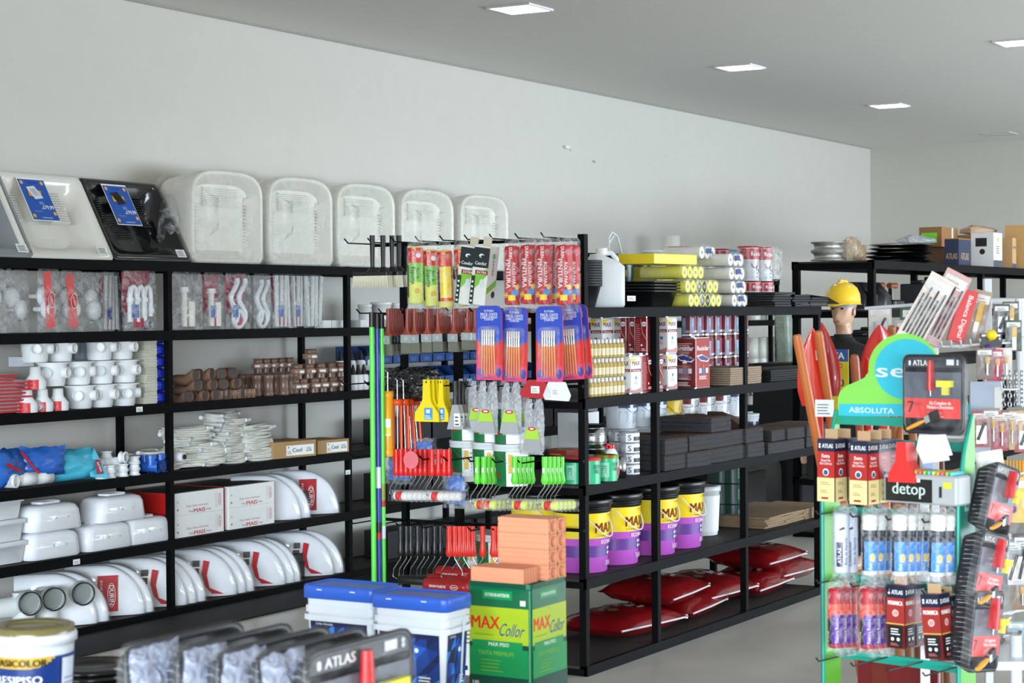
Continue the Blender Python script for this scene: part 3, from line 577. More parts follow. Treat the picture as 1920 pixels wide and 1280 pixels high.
# ---- beyond the second post: tubs, blue bins (seen between the hanging tools)
for i, (px, k, d, r, h) in enumerate(((684, 4, .12, .045, .10), (715, 4, .14, .068, .115), (742, 4, .14, .05, .11))):
    q = MB(); q.lathe([(r*.85, 0), (r, h*.85), (r*1.06, h*.86), (r*1.06, h), (r*.9, h)], mt('e8e9e4', .3), 20); one(q, 'white_tub', 'white lidded tub above the broom handles, %s of three' % ORD[i], 'tub', (lx(px, 600, d), LF+d, LZ[k]+.052), 0, 'white tubs above the broom handles')
for i, px in enumerate((667, 690, 716, 742)): small_box('white_socket_box', 'small white box under the white tubs, %s from the rack post' % ORD[i], 'box', px, 4, .12, .105, .16, .048, WHT, 0, 'small white boxes under the tubs')
bn = thing('storage_bin', '', 'bin'); BB = mt('1c3f78', .35, coat=.2); b = MB(); w, d, h = .15, .24, .12
b.box(-w/2, w/2, 0, d, 0, .004, BB).box(-w/2, w/2, d-.004, d, 0, h, BB).box(-w/2, w/2, 0, .004, 0, h*.5, BB)
for sx in (-1, 1): b.add([(sx*w/2, 0, 0), (sx*w/2, d, 0), (sx*w/2, d, h), (sx*w/2, .07, h), (sx*w/2, 0, h*.5)], [(0, 1, 2, 3, 4)], BB); b.box(sx*w/2-.006, sx*w/2+.006, .07, d, h-.006, h, BB)
b.box(-w/2-.003, w/2+.003, -.008, .004, h*.44, h*.5, BB); b.build('bin_tray', bn)
q = MB(); q.box(-.035, .035, -.003, 0, .015, .04, mt('2d5596', .4)); q.build('label_holder', bn)
S = Series(bn)
for r in range(2):
    for i in range(13): S.put((lx(716, 690, .08)+.165*i, LF+.06+.1*r, LZ[3]+.004+.155*r), 0, 'blue open-fronted storage bin in the %s row behind the paint brushes' % ['lower', 'upper'][r], 'blue storage bins')
# ================================================================ AISLE RACK GOODS
def put(o, px, k, d, z=0, rz=0, label=None, group=None, py=850):
    return o.put((mx_(px, py, d), MF+d, MZ[k]+.003+z), rz, label, group)
def uno(mb, name, label, cat, px, k, d, z=0, rz=0, group=None, py=850): return one(mb, name, label, cat, (mx_(px, py, d), MF+d, MZ[k]+.003+z), rz, group)
VD = Matrix.Rotation(0, 4, 'Z')
# ---- MAX buckets
PUR = mt('c05cc4', .35); PURD = mt('6a3d94', .35); YB = mt('f2d51c', .3); DR = mt('7a0f10', .8)
bk = thing('paint_bucket', '', 'bucket'); b = MB(); b.lathe([(.118, 0), (.122, .005), (.136, .295)], PUR, 32, True, False)
A0 = -PI/2-.15; F = fC(b, .1220, A0, 0, .1365, .295)
F._grid(-.376, .376, .165, .29, YB, 48); F._grid(-.376, .376, .075, .13, PURD, 48)
b.build('bucket_body', bk)
q = MB(); F = fC(q, .1228, A0, 0, .1373, .295)
F.text('MAX', .005, .215, .05, DR, .125, .02); F.text('Construindo Sonhos', .005, .178, .010, mt('7a6a10'), .12, 0); F.text('EXTERIOR-INTERIOR', .06, .272, .009, mt('7a6a10'), .09, 0)
F.text('ECONOMICO', .045, .147, .018, PAPER, .14, .03)
for z in (.115, .092): F.disc(.03, z, .008, PAPER, 8); F.lines(.045, .085, z-.006, z+.006, 2, PAPER)
F.text('TINTA ACRILICA\nCONTEUDO 15L', .05, .045, .011, PAPER, .09, 0); F.rect(.1, .12, .02, .055, mt('e8dc70'))
q.build('printed_label', bk)
q = MB(); q.lathe([(.138, .285), (.142, .287), (.142, .318), (.150, .322), (.150, .345), (.146, .350), (.128, .352), (.125, .345), (.001, .345)], mt('121213', .32), 32, False, False)
for z in (.296, .306): q.lathe([(.142, z), (.1445, z+.001), (.1445, z+.004), (.142, z+.005)], mt('121213', .32), 32, False, False)
q.build('black_lid', bk)
q = MB(); pts = []
for i in range(15):
    t = -2.55+i*(2.05/14); s_ = math.sin(PI*i/14); pts.append((.148*math.cos(t), .148*math.sin(t), .27-.10*s_))
q.tube(pts, .0035, mt('e9e6d6', .35), 6); q.build('handle', bk)
S = Series(bk)
for px, d, rz, l in ((1091, .17, .05, 'yellow and purple MAX bucket just behind the front post, nearest the bricks'), (1150, .17, .0, 'yellow and purple MAX bucket, second from the front post'), (1010, .52, -.1, 'yellow and purple bucket behind the brick stack, lid showing over the end'), (1116, .55, .2, 'yellow and purple bucket in the back row, mostly its black lid visible'),
        (1187, .50, .35, 'yellow and purple bucket set back left of the middle post'), (1221, .17, -.05, 'yellow and purple MAX bucket right of the middle post'), (1271, .17, 0, 'rightmost yellow and purple MAX bucket with its handle hanging')):
    put(S, px, 1, d, 0, rz, l, 'yellow and purple paint buckets', 1050)
# white pail and green cans beside the buckets
pl = thing('white_pail', '', 'pail'); b = MB(); b.lathe([(.1, 0), (.112, .24), (.118, .242), (.118, .27), (.1, .272)], mt('dfe3e2', .3), 24); b.build('pail_body', pl)
q = MB(); F = fC(q, .102, -PI/2-.1, 0, .114, .25); F._grid(-.1, .12, .02, .22, mt('f0f2f2'), 12); F.lines(-.08, .1, .04, .2, 12, mt('55606a')); F.rect(.06, .1, .02, .1, mt('30343a')); q.build('label', pl)
o = put(Series(pl), 1312, 1, .30, 0, 0, 'white pail with grey text between the MAX buckets and the green cans', None, 990)
gc = thing('dark_green_can', '', 'can'); b = MB(); b.cyl(.08, 0, .115, mt('0f3d32', .3), 24).lathe([(.083, .112), (.083, .12), (.07, .12)], mt('0c2a24', .3), 24, False, True); b.build('can_body', gc)
q = MB(); F = fC(q, .081, -PI/2-.2, 0); F.lines(-.05, .0, .03, .09, 7, mt('5f9488')); F.lines(.03, .08, .03, .09, 7, mt('5f9488')); q.build('printed_text', gc)
S = Series(gc)
for j, px in enumerate((1352, 1375)):
    for i in range(3): put(S, px, 1, .42-.07*j, .121*i, 0, 'dark green can, %s up in the %s stack beside the white pail' % (ORD[i], ['left', 'right'][j]), 'stacked dark green cans', 960)
# brown boards
BD = mt('8a7256', .85, bump=.3, bs=30)
bd = MB(); bd.cbox(0, 0, 0, .5, .44, .012, BD, .002); bd = bd.build('board'); tag(bd, '', 'board'); S = Series(bd)
for i in range(20):
    g = i//5; j = i % 5
    if g == 3 and j > 2: continue
    put(S, (1392, 1425, 1462, 1500)[g], 1, .28, .0125*j + (0 if g < 3 else .0), random.uniform(-.06, .06), 'brown square board in the %s low pile on the right half of the bucket shelf' % ['first', 'second', 'third', 'last'][g], 'brown boards in low piles', 980)
for o in list(COL.objects):
    if o.name.startswith('board') and o.type == 'MESH' and o.get('category') == 'board': o.scale = (.62, 1, 1)
# ---- shelf 0.889: rolls, cans, felt packs, pails
FE = mt('3b3939', .95, bump=.9, bs=120); FEB = mt('5d4336', .9, bump=.5, bs=40)
fp_ = thing('felt_pack', '', 'felt'); b = MB()
for i in range(3):
    L = []
    for y in (-.16, -.08, 0, .08, .16):
        o_ = []
        for x, z in ((-.125, 0), (0, 0), (.125, 0), (.128, .012), (.125, .024), (0, .026), (-.125, .024), (-.128, .012)):
            n_ = noise.noise(Vector((x*9+i*3, y*9, z*30+i))); o_.append((x+n_*.006, y, z+i*.026+.004*n_*(z > .01)))
        L.append(o_)
    b.loft(L, FE)
b.build('folded_stack', fp_)
q = MB(); q.box(-.12, .12, -.155, .155, .0785, .081, FEB); q.build('brown_top_sheet', fp_)
S = Series(fp_)
k = 0
for g, (px, d, n) in enumerate(((1212, .3, 2), (1216, .16, 2), (1262, .15, 2), (1300, .15, 3), (1334, .15, 2), (1366, .15, 2), (1412, .15, 2), (1445, .15, 2), (1478, .15, 2), (1508, .15, 2))):
    for i in range(n): o = put(S, px+random.uniform(-2, 2), 2, d+random.uniform(-.0, .02), .083*i*(1 if g < 6 else .8), random.uniform(-.06, .06), 'dark felt pack, %s up in the %s stack from the left' % (ORD[i], ORD[g]), 'stacked dark felt packs'); o.scale = (1, 1, .95 if g < 6 else .75)
for i, (px, rz) in enumerate(((1328, .5), (1362, .3))):
    q = MB(); q.add([(-.13, -.1, 0), (.13, -.12, .01), (.12, .12, .07), (-.1, .1, .02), (0, .02, .075)], [(0, 1, 4), (1, 2, 4), (2, 3, 4), (3, 0, 4)], FEB); q.add([(-.13, -.1, -.002), (.13, -.12, .008), (.12, .12, .068), (-.1, .1, .018)], [(3, 2, 1, 0)], FEB); uno(q, 'brown_sheet', ['peaked brown sheet on the middle felt stack', 'small brown sheet lifted on the felt stack by the post'][i], 'sheet', px, 2, .16, .172, rz)
# aluminium tape roll, white rolls, bottle, mint cans
q = MB(); q.pipe(.062, .03, 0, .14, STEEL, 28); 
for i in range(5): q.lathe([(.062, .02+i*.025), (.0628, .022+i*.025), (.062, .024+i*.025)], mt('8f9498', .3, 1), 28, False, False)
uno(q, 'aluminium_roll', 'large shiny aluminium tape roll above the mint green cans', 'roll', 1112, 2, .14, .125, 0)
q = MB(); q.cyl(.072, 0, .12, mt('6b6f72', .4), 20); uno(q, 'grey_tin', 'plain grey tin carrying the aluminium roll', 'tin', 1112, 2, .16, 0)
sr = thing('tape_roll', '', 'tape roll'); b = MB(); b.pipe(.052, .025, 0, .05, mt('d3d5d8', .25, .3), 24); b.build('roll', sr)
q = MB(); F = fC(q, .0525, VIEW+.35, 0); F.rect(-.04, .045, .004, .046, mt('e9ebee')); F.text('S', -.02, .025, .028, mt('16181c'), None, .03); F.rect(.0, .045, .01, .03, mt('2a2d33')); q.build('wrapper', sr); S = Series(sr)
for i in range(4): put(S, 1180, 2, .1, .053*i, 0, 'white wrapped tape roll marked S, %s up in the front column' % ORD[i], 'white tape rolls marked S')
put(S, 1160, 2, .22, .155, 0, 'white wrapped tape roll marked S, alone behind the column', 'white tape rolls marked S')
q = MB(); q.cyl(.05, 0, .15, mt('cfd2d4', .3), 20); uno(q, 'white_canister', 'white canister under the lone tape roll', 'canister', 1160, 2, .22, 0)
q = MB(); q.pipe(.03, .012, 0, .1, STEEL, 20); uno(q, 'silver_roll', 'narrow silver roll between the white bottle and the tape column', 'roll', 1163, 2, .06, 0)
t = thing('glue_bottle', 'white bottle with red flame print and red cap beside the mint cans', 'bottle', (mx_(1146, 850, .07), MF+.07, MZ[2]+.003)); b = MB(); b.loft([[(x, y, z) for x, y in rrect(w, d, .02, 3)] for z, w, d in ((0, .08, .05), (.11, .082, .052), (.135, .06, .04), (.145, .03, .03))], mt('efece4', .3), True); b.build('bottle', t)
q = MB(); q.cyl(.018, .145, .165, RED, 12); q.tube([(-.015, 0, .16), (-.045, 0, .17), (-.05, 0, .15)], .006, RED); q.build('red_cap', t); q = MB(); F = fS(q, -.0265, 0, 0); F.poly([(-.03, .01), (.03, .01), (.03, .06), (.0, .04), (-.01, .08)], RED); q.build('printed_label', t)
MINT = mt('2fb27a', .3)
gc2 = thing('mint_can', '', 'can'); b = MB(); b.cyl(.055, 0, .11, MINT, 24); b.build('can_body', gc2)
q = MB(); q.lathe([(.057, .108), (.057, .122), (.05, .124)], mt('2aa56e', .3), 24, False, True); q.build('lid', gc2); q = MB(); F = fC(q, .0555, VIEW+.3, 0); F.rect(-.045, -.005, .02, .09, mt('8fd8b5')); F.text('SUVI\nNIL', .03, .07, .02, mt('0d4a33'), .035, .02); F.lines(-.04, -.01, .03, .08, 5, mt('1c6b4b')); q.build('printed_label', gc2)
S = Series(gc2)
for px, d, l in ((1104, .04, 'mint green can with red lid at the front post'), (1136, .04, 'mint green can with lime lid, left of the white bottle'), (1078, .1, 'mint green can left of the front post, lid slightly dark'), (1062, .18, 'mint green can farthest left, behind the green-handled rollers')):
    o = put(S, px, 2, d, 0, random.uniform(-.3, .3), l, 'mint green cans')
    if 'red lid' in l or 'lime' in l: m = MB(); m.lathe([(.0575, .108), (.0575, .1235), (.05, .1245)], mt('c62a2a') if 'red' in l else mt('8ccf2c'), 24, False, True); m.build('coloured_lid', o)
# pails: white with red / blue / yellow printing
def pail(h, c1, c2, lab):
    t = thing('printed_pail', '', 'pail'); b = MB(); b.lathe([(.078, 0), (.086, h-.03)], mt(c1, .3), 24, True, False); b.build('pail_body', t)
    q = MB(); q.lathe([(.09, h-.032), (.09, h-.012), (.092, h-.01), (.092, h), (.08, h)], mt(c2, .3), 24, False, True); q.build('lid', t)
    q = MB(); F = fC(q, .0795, -PI/2-.5, 0, .087, h-.03)
    if lab == 'w': F._grid(-.07, .09, .01, h-.04, mt('f1f2f2', .35), 10); F.rect(-.05, -.005, h-.085, h-.05, mt('7c1620')); F.text('Resicolor', -.02, h-.1, .01, mt('a02028'), .05, 0); F.rect(.02, .07, .03, h-.05, mt('c9ccce')); F.lines(-.05, .0, .04, h-.11, 5, mt('8a8f94')); F.rect(-.05, -.02, .015, .03, mt('40444a')); F.lines(.025, .065, .035, h-.06, 8, mt('6f757a'))
    elif lab == 'b': F._grid(-.07, .09, .01, h-.04, mt('e6eaee', .35), 10); F.rect(-.06, -.0, h-.075, h-.045, mt('1f3466')); F.rect(.02, .07, h-.075, h-.045, mt('1f3466')); F.lines(-.06, .0, .03, h-.09, 8, mt('7d8894')); F.lines(.02, .07, .03, h-.09, 8, mt('7d8894'))
    elif lab == 'y': F.poly([(-.03, h-.04), (.04, h-.04), (.03, h-.08)], RED); F.rect(-.06, -.01, .02, h-.09, mt('e9e4cc')); F.disc(.01, .04, .014, mt('b99a1c'), 12)
    elif lab == 'g': F._grid(-.1, -.01, .0, h-.034, mt('14703c', .3), 8); F._grid(-.01, .1, .0, h-.034, mt('f2f2f0', .3), 8); F.rect(.0, .02, .06, .15, mt('e3b93c')); F.disc(-.05, .05, .01, RED, 8); F.lines(.03, .09, .05, .13, 5, mt('9aa0a4')); F.rect(.025, .09, .135, .14, mt('c07a3a'))
    elif lab == 'r': F._grid(-.1, .1, .0, .06, mt('eeeeec'), 8); F.rect(-.07, .06, .07, h-.05, mt('7c1a20', .3)); F.rect(-.05, .03, .015, .03, mt('3a3a70'))
    q.build('printed_label', t)
    q = MB(); q.tube([(.088*math.cos(a), .088*math.sin(a), h-.05-.05*math.sin((a+PI*.95)/.9*1.0) if False else h-.045-.055*math.sin(PI*i/10)) for i, a in enumerate([-2.7+i*.2 for i in range(11)])], .0018, STEEL, 5); q.build('wire_handle', t)
    return t
S = Series(pail(.185, 'eef0f0', 'b5202a', 'w'))
for r in range(2):
    for i, px in enumerate((1281, 1312, 1342)): put(S, px, 2, .42, .187*r, 0, 'white pail with red lid and red label, %s of three in the %s row' % (ORD[i], ['lower', 'upper'][r]), 'white pails with red lids')
S = Series(pail(.185, 'c8262c', 'cfd2d4', 'r')); put(S, 1369, 2, .42, 0, 0, 'red and white pail right of the red-lidded pails, lower'); S = Series(pail(.19, 'eceef0', '8a1820', 'b')); put(S, 1369, 2, .42, .187, 0, 'white tin with dark red top band right of the pails, upper')
S = Series(pail(.17, 'f2c81e', 'e8b818', 'y'))
for r in range(2): put(S, 1250, 2, .42, .172*r, 0, 'yellow pail with red corner print, %s one, right of the middle post' % ['lower', 'upper'][r], 'yellow pails')
S = Series(pail(.185, 'e8ecef', 'dfe4e6', 'b'))
for r in range(2):
    for i, px in enumerate((1165, 1196, 1222)): put(S, px, 2, .46, .187*r, 0, 'white pail with navy label, %s of three in the %s row' % (ORD[i], ['lower', 'upper'][r]), 'white pails with navy labels')
put(S, 1396, 2, .45, 0, 0, 'pale blue-banded pail next to the rack post, half hidden', 'white pails with navy labels')
S = Series(pail(.195, '1c5e38', 'd9dcdc', 'g'))
for k_ in (2, 1):
    for r in range(2 if k_ == 2 else 1):
        for i, px in enumerate((878, 920, 960) if k_ == 2 else (886, 926)): put(S, px, k_, .64-.16*i if k_ == 2 else .62-.15*i, .197*r, -.75, '%s white and green can, %s from left, %s' % (['upper', 'lower'][1-r] if k_ == 2 else 'low shelf', ORD[i], 'behind the silver bags' if k_ == 2 else 'behind the red handles'), 'white and green cans at the rack end')
q = MB(); q.cbox(0, 0, 0, .16, .1, .13, mt('a5361c', .4)); F = fW(q, -.08); F.rect(-.05, .05, 0, .06, mt('3564a8')); F.lines(-.04, .04, .07, .12, 4, mt('e0b070')); uno(q, 'orange_blue_box', 'orange-red and blue box behind the mint cans', 'box', 1060, 2, .35)
q = MB(); q.cbox(0, 0, 0, .18, .14, .3, mt('e9eae8', .4)); F = fS(q, -.07); F.poly([(-.09, .0), (-.02, .0), (.0, .15), (-.04, .3), (-.09, .3)], mt('20492f')); F.poly([(-.05, .0), (-.02, 0), (0, .15), (-.04, .3), (-.055, .3), (-.02, .15)], mt('d4b23a')); F.poly([(-.04, 0), (-.02, 0), (.0, .15), (-.03, .3), (-.04, .3), (-.01, .15)], mt('c02424')); F.lines(.03, .08, .05, .25, 9, mt('8b9096')); uno(q, 'curved_stripe_box', 'white box with green, yellow and red curved stripes left of the front post', 'box', 1085, 2, .42)
# ---- shelf 1.292: small bottles, tins
bt = thing('small_bottle', '', 'bottle'); b = MB(); b.lathe([(.012, 0), (.0135, .003), (.0135, .062), (.008, .07)], mt('e3c46a', .2, tr=.3), 12); b.build('bottle', bt); q = MB(); q.cyl(.0085, .068, .088, mt('efece6'), 10); q.build('cap', bt)
q = MB(); F = fC(q, .0138, VIEW+.3, 0); F.rect(-.01, .01, .012, .045, mt('f4e9c0')); F.lines(-.008, .008, .015, .04, 3, mt('c99a2a')); q.build('label', bt)
S = Series(bt)
bx = [mx_(1104+7.3*i, 700, .06) for i in range(9)]
for r in range(3):
    for c in range(2):
        for i in range(9): S.put((bx[i]+.0, MF+.05+.03*c, MZ[3]+.004+.092*r), random.uniform(-.2, .2), 'small yellow bottle with white cap, %s tier of the wrapped block' % ['bottom', 'middle', 'top'][r], 'wrapped tiers of small yellow bottles')
wr_ = thing('bottle_wrap', 'clear shrink wrap around three tiers of small yellow bottles', 'wrap', (bx[0]-.02, MF+.03, MZ[3]+.003))
for r in range(3): q = MB(); q.at(0, 0, .092*r); q.cbox((bx[-1]-bx[0])/2+.02, .035, 0, bx[-1]-bx[0]+.045, .07, .089, FILMC, .01); q.build('wrap_tier', wr_)
# rectangular tins
def tin(w, d, h, base, kind):
    t = thing('solvent_tin', '', 'tin'); b = MB(); b.cbox(0, 0, 0, w, d, h, mt(base, .25), .008); b.build('tin_body', t)
    q = MB(); q.cbox(0, 0, h, w*.99, d*.99, .003, STEEL, .008); q.cyl(.014, h, h+.012, STEEL, 10); q.cbox(0, 0, -.0, w*1.01, d*1.02, .004, STEEL, .008); q.build('metal_rim', t)
    q = MB()
    for F, w_ in ((fS(q, -d/2), w), (fW(q, -w/2), d)):
        if kind == 'max': F.rect(-w_*.47, w_*.47, .005, h-.01, PAPER); F.poly([(-w_*.45, h-.01), (w_*.1, h-.01), (-w_*.45, h-.04)], YEL); F.text('MAX', 0, h-.035, .022, mt('7c1a20'), w_*.7, .04); F.rect(-w_*.46, w_*.46, h*.58, h*.66, mt('8a1a20')); F.text('Solvente', 0, h*.62, .010, PAPER, w_*.7, .02); F.disc(0, h*.42, .009, mt('3a8fd0')); F.lines(-w_*.2, w_*.2, h*.25, h*.35, 3, mt('9aa7b4')); F.poly([(-w_*.46, .005), (w_*.46, .005), (w_*.46, .03), (0, .018), (-w_*.46, .02)], mt('c98a86'))
        elif kind == 'red': F.lines(-w_*.4, -w_*.0, h*.1, h*.85, 14, mt('c98f92'), .25); F.disc(w_*.25, h*.82, w_*.2, PAPER, 12, .012); F.text('eucatex', w_*.25, h*.82, .012, mt('26428c'), w_*.36, .02); F.poly([(w_*.0, h*.95), (w_*.03, h*.95), (w_*.15, h*.6), (w_*.45, h*.4), (w_*.45, h*.37), (w_*.12, h*.58)], mt('c8b09a')); F.lines(w_*.05, w_*.42, h*.1, h*.18, 2, PAPER); F.disc(-w_*.02+w_*.1, h*.25, .006, PAPER, 8)
        elif kind == 'big': F.text('Resinlar', 0, h*.80, .026, PAPER, w_*.8, .03); F.poly([(-w_*.45, h*.65), (-w_*.1, h*.68), (w_*.45, h*.58), (w_*.3, h*.52), (-w_*.2, h*.55)], PAPER); F.poly([(-w_*.35, h*.63), (-w_*.05, h*.66), (w_*.42, h*.58), (w_*.25, h*.54), (-w_*.2, h*.57)], mt('27347c')); F.disc(0, h*.44, .014, mt('b04a3a')); F.rect(-w_*.3, -w_*.1, h*.3, h*.4, mt('b8c4dc')); F.rect(-.01, w_*.1, h*.28, h*.4, mt('5566a0')); F.rect(w_*.15, w_*.32, h*.3, h*.4, mt('dfdfe4')); F.lines(-w_*.3, w_*.3, h*.18, h*.26, 4, PAPER)
        elif kind == 'blue': F.rect(-w_*.35, w_*.1, h*.08, h*.75, mt('9cc4e0')); F.rect(w_*.0, w_*.4, h*.2, h*.85, mt('a24a5c')); F.lines(-w_*.3, .0, h*.1, h*.4, 5, mt('4a6c94')); F.rect(w_*.05, w_*.4, h*.1, h*.2, mt('dfe6ec'))
    if kind == 'big':
        F = fW(q, -w/2); F.rect(-d*.48, d*.48, .003, h-.003, mt('6e1216', .3)); F.lines(-d*.35, d*.35, h*.62, h*.92, 9, mt('cfa9a9'), .4); F.poly([(-.015, h*.5), (.015, h*.5), (0, h*.58)], PAPER); F.lines(-d*.35, d*.35, h*.22, h*.48, 12, mt('b98d8d'), .4); F.lines(-d*.3, d*.3, h*.05, h*.14, 3, PAPER)
    q.build('printed_sides', t); return t
S = Series(tin(.115, .065, .185, 'e9e9e6', 'max'))
for px, d, r, l in ((1128, .25, 1, 'white MAX solvent tin above the bottles, left'), (1150, .25, 1, 'white MAX solvent tin above the bottles, right'), (1133, .25, 0, 'white solvent tin hidden behind the bottle tiers, left'), (1155, .25, 0, 'white solvent tin hidden behind the bottle tiers, right'), (1181, .07, 0, 'white MAX tin with yellow corner right of the bottles'), (1250, .1, 0, 'white MAX tin right of the middle post, lower'), (1250, .1, 1, 'white MAX tin right of the middle post, upper')): put(S, px, 3, d, .19*r, 0, l, 'white solvent tins', 650)
S = Series(tin(.12, .075, .185, '8e1519', 'red'))
for px, d, r, l in ((1173, .22, 1, 'red tin in the upper row, first from the left'), (1190, .18, 1, 'red tin in the upper row, second from the left'), (1212, .08, 1, 'red tin in the upper row, nearest the middle post'), (1200, .07, 0, 'red tin in the lower row, beside the MAX tin'), (1221, .07, 0, 'red tin in the lower row, touching the middle post'), (1180, .22, 0, 'red tin in the lower row, hidden behind the others')): put(S, px, 3, d, .19*r, 0, l, 'red flat tins', 650)
put(Series(tin(.18, .125, .262, 'a31d1a', 'big')), 1298, 3, .08, 0, 0, 'big dark red five litre tin with blue swoosh on the upper shelf', None, 680)
S = Series(tin(.085, .06, .13, '7a1c24', 'blue'))
for r in range(3):
    for i, px in enumerate((1292, 1306, 1324, 1340, 1358, 1376, 1390)): put(S, px, 3, .42+.02*(i % 2), .001+.134*r-.0, 0, 'red and pale blue tin, %s from left, %s row at the back' % (ORD[i], ['bottom', 'middle', 'top'][r]), 'red and pale blue tins at the back', 650) if r*.134 < .3 else None
PS = mt('9a8570', .9, bump=.5, bs=50)
ps = MB()
for i in range(8): ps.cbox(random.uniform(-.004, .004), 0, i*.012, .19, .26, .011, PS, .003)
ps = ps.build('brown_paper_stack'); tag(ps, '', 'paper stack'); S = Series(ps)
for px, l in ((1342, 'stack of brown sandpaper sheets right of the big red tin'), (1375, 'stack of brown sandpaper sheets nearest the rack post')): put(S, px, 3, .14, 0, 0, l, 'brown sheet stacks', 700)
for g in range(4):
    q = MB()
    for i in range(5): q.cbox(random.uniform(-.01, .01), 0, i*.013, .24, .3, .012, mt('1c1c1d', .8), .003)
    uno(q, 'black_sheet_pile', 'pile of black rubber sheets, %s right of the rack post on the tin shelf' % ORD[g], 'sheet pile', (1420, 1448, 1480, 1508)[g], 3, .17, 0, random.uniform(-.1, .1), 'black sheet piles', 720)
# ---- top shelf z 1.718
bb = thing('mixing_bucket', '', 'bucket'); b = MB(); b.lathe([(.075, 0), (.104, .10), (.112, .102), (.112, .115), (.10, .115), (.072, .01)], mt('101011', .5), 28, True, False); b.build('bucket_body', bb)
S = Series(bb)
for i in range(10): put(S, 1086, 4, .2, .0125*i-.0, .1*i, 'black mixing bucket nested in the stack beside the white jug', 'nested black mixing buckets', 500)
t = thing('white_jug', 'translucent white jug with white cap and side handle on the aisle rack', 'jug', (mx_(1128, 500, .17), MF+.17, MZ[4]+.003), -.75); JM = mt('dfe2e2', .35)
b = MB(); b.loft([[(x, y, z) for x, y in rrect(w, d, .03, 3, cx)] for z, w, d, cx in ((0, .20, .13, 0), (.01, .21, .14, 0), (.20, .21, .14, 0), (.225, .15, .12, 0), (.25, .08, .08, -.02), (.262, .055, .055, -.03))], JM, True); b.build('jug_body', t)
q = MB(); q.cyl(.028, .262, .29, PAPER, 16); q.build('cap', t); q = MB(); q.tube([(-.005, 0, .265), (.05, 0, .268), (.075, 0, .24), (.082, 0, .2)], .014, JM, 8); q.build('jug_handle', t)
dk = thing('dark_lidded_bucket', '', 'bucket'); b = MB(); b.lathe([(.072, 0), (.082, .25)], mt('10382e', .3), 24); b.build('bucket_body', dk); q = MB(); q.lathe([(.086, .24), (.086, .272), (.088, .275), (.088, .283), (.075, .283)], mt('0e0f10', .35), 24, False, True); q.build('black_lid', dk)
q = MB(); F = fC(q, .083, VIEW+.1, 0); F.rect(-.04, .01, .10, .2, mt('9a9a3c')); F.disc(-.01, .15, .02, mt('1b3a66')); q.build('label', dk)
S = Series(dk)
for i, px in enumerate((1070, 1100, 1131, 1160, 1192)): put(S, px, 4, .5, 0, .1*i, 'dark green bucket with black lid, %s from the left at the back of the top' % ORD[i], 'dark green buckets on top', 470)
p = hit(1143, 420, 'Y', MF+.45)
q = MB(); q.tube([(-.05, 0, -.11), (-.045, 0, -.03), (-.01, 0, .0), (.05, 0, -.02), (.1, 0, -.11)], .004, WHT, 6); q.tube([(-.09, .0, -.11), (-.03, .01, -.06), (.04, .01, -.01)], .004, WHT, 6); one(q, 'white_strap', 'white plastic straps looping above the dark green buckets', 'strap', (p.x, p.y-.02, MZ[4]+.4), 0)
# black trays
bt = MB(); bt.loft([[(x, y, z) for x, y in rrect(w, d, .02, 3)] for z, w, d in ((0, .25, .17), (.075, .29, .21), (.077, .32, .24), (.085, .32, .24), (.085, .3, .22))], mt('101011', .3), True); bt = bt.build('black_tray'); tag(bt, '', 'tray'); S = Series(bt)
for i in range(4):
    o = put(S, 1213, 4, .15, .0155*i, 0, 'deep black tray, %s from the bottom of the nested pile' % ORD[i], 'nested black trays', 540)
q = MB(); q.box(-.045, .045, 0, .001, 0, .026, PAPER); F = fS(q, 0); F.lines(-.03, .03, .008, .02, 2, mt('444444')); uno(q, 'tray_sticker', 'white sticker on the lowest black tray', 'sticker', 1186, 4, .055, .03, 0)
# yellow / white wrapped rolls
def rollpack(n, r, l, c, m2=None, film=FILMT):
    t = thing('wrapped_roll_pack', '', 'pack'); b = MB()
    for i in range(n): b.M = Matrix.Translation(((i-(n-1)/2)*2*r, 0, r)) @ Matrix.Rotation(PI/2, 4, 'X'); b.cyl(r*.96, -l/2, l/2, c, 16); b.cyl(r*.3, l/2, l/2+.001, mt('8a8060'), 10)
    b.build('rolls', t); q = MB(); q.cbox(0, 0, -.001, 2*r*n+.012, l+.02, 2*r+.008, film, r*.6); q.build('clear_wrap', t)
    if m2: q = MB(); q.box(-.03, .03, -l/2-.013, -l/2-.011, r*.9, r*1.7, m2); q.build('blue_label', t)
    return t
YF = mt('e6e04e', .6); S = Series(rollpack(4, .033, .24, YF))
for r in range(3):
    for i in range(2): put(S, 1272+22*i-6*r, 4, .13, .073*r, 0, 'wrapped pack of yellow foam rolls, %s of the %s layer' % (['left', 'right'][i], ['bottom', 'middle', 'top'][r]), 'wrapped yellow foam rolls', 540) if not (r == 2 and i == 1) else None
S = Series(rollpack(3, .034, .22, mt('e8e6e0', .6), mt('26357e')))
for r in range(5): put(S, (1352, 1350, 1347, 1345, 1292)[r], 4, .15 if r < 4 else .25, .074*r if r < 4 else .26, 0, 'wrapped pack of white rolls with blue label, %s' % ['bottom of the pile', 'second from the bottom', 'third from the bottom', 'fourth from the bottom', 'lying on the yellow packs'][r], 'wrapped white rolls', 540)
t = thing('yellow_carton', 'bright yellow flat carton lying on the yellow foam packs', 'box', (mx_(1240, 500, .12), MF+.14, MZ[4]+.222), -.1); b = MB(); b.cbox(0, 0, 0, .42, .22, .052, mt('f0d428', .35), .004); b.build('box_body', t); q = MB(); F = fT(q, .0525); F.text('ESPUMA', 0, 0, .03, mt('3a4a9a')); q.build('print', t)
q = MB(); q.cbox(0, 0, 0, .2, .2, .216, mt('cfc24a', .6)); uno(q, 'yellow_sponge_block', 'pale yellow sponge block under the yellow carton, behind the trays', 'sponge', 1218, 4, .42)
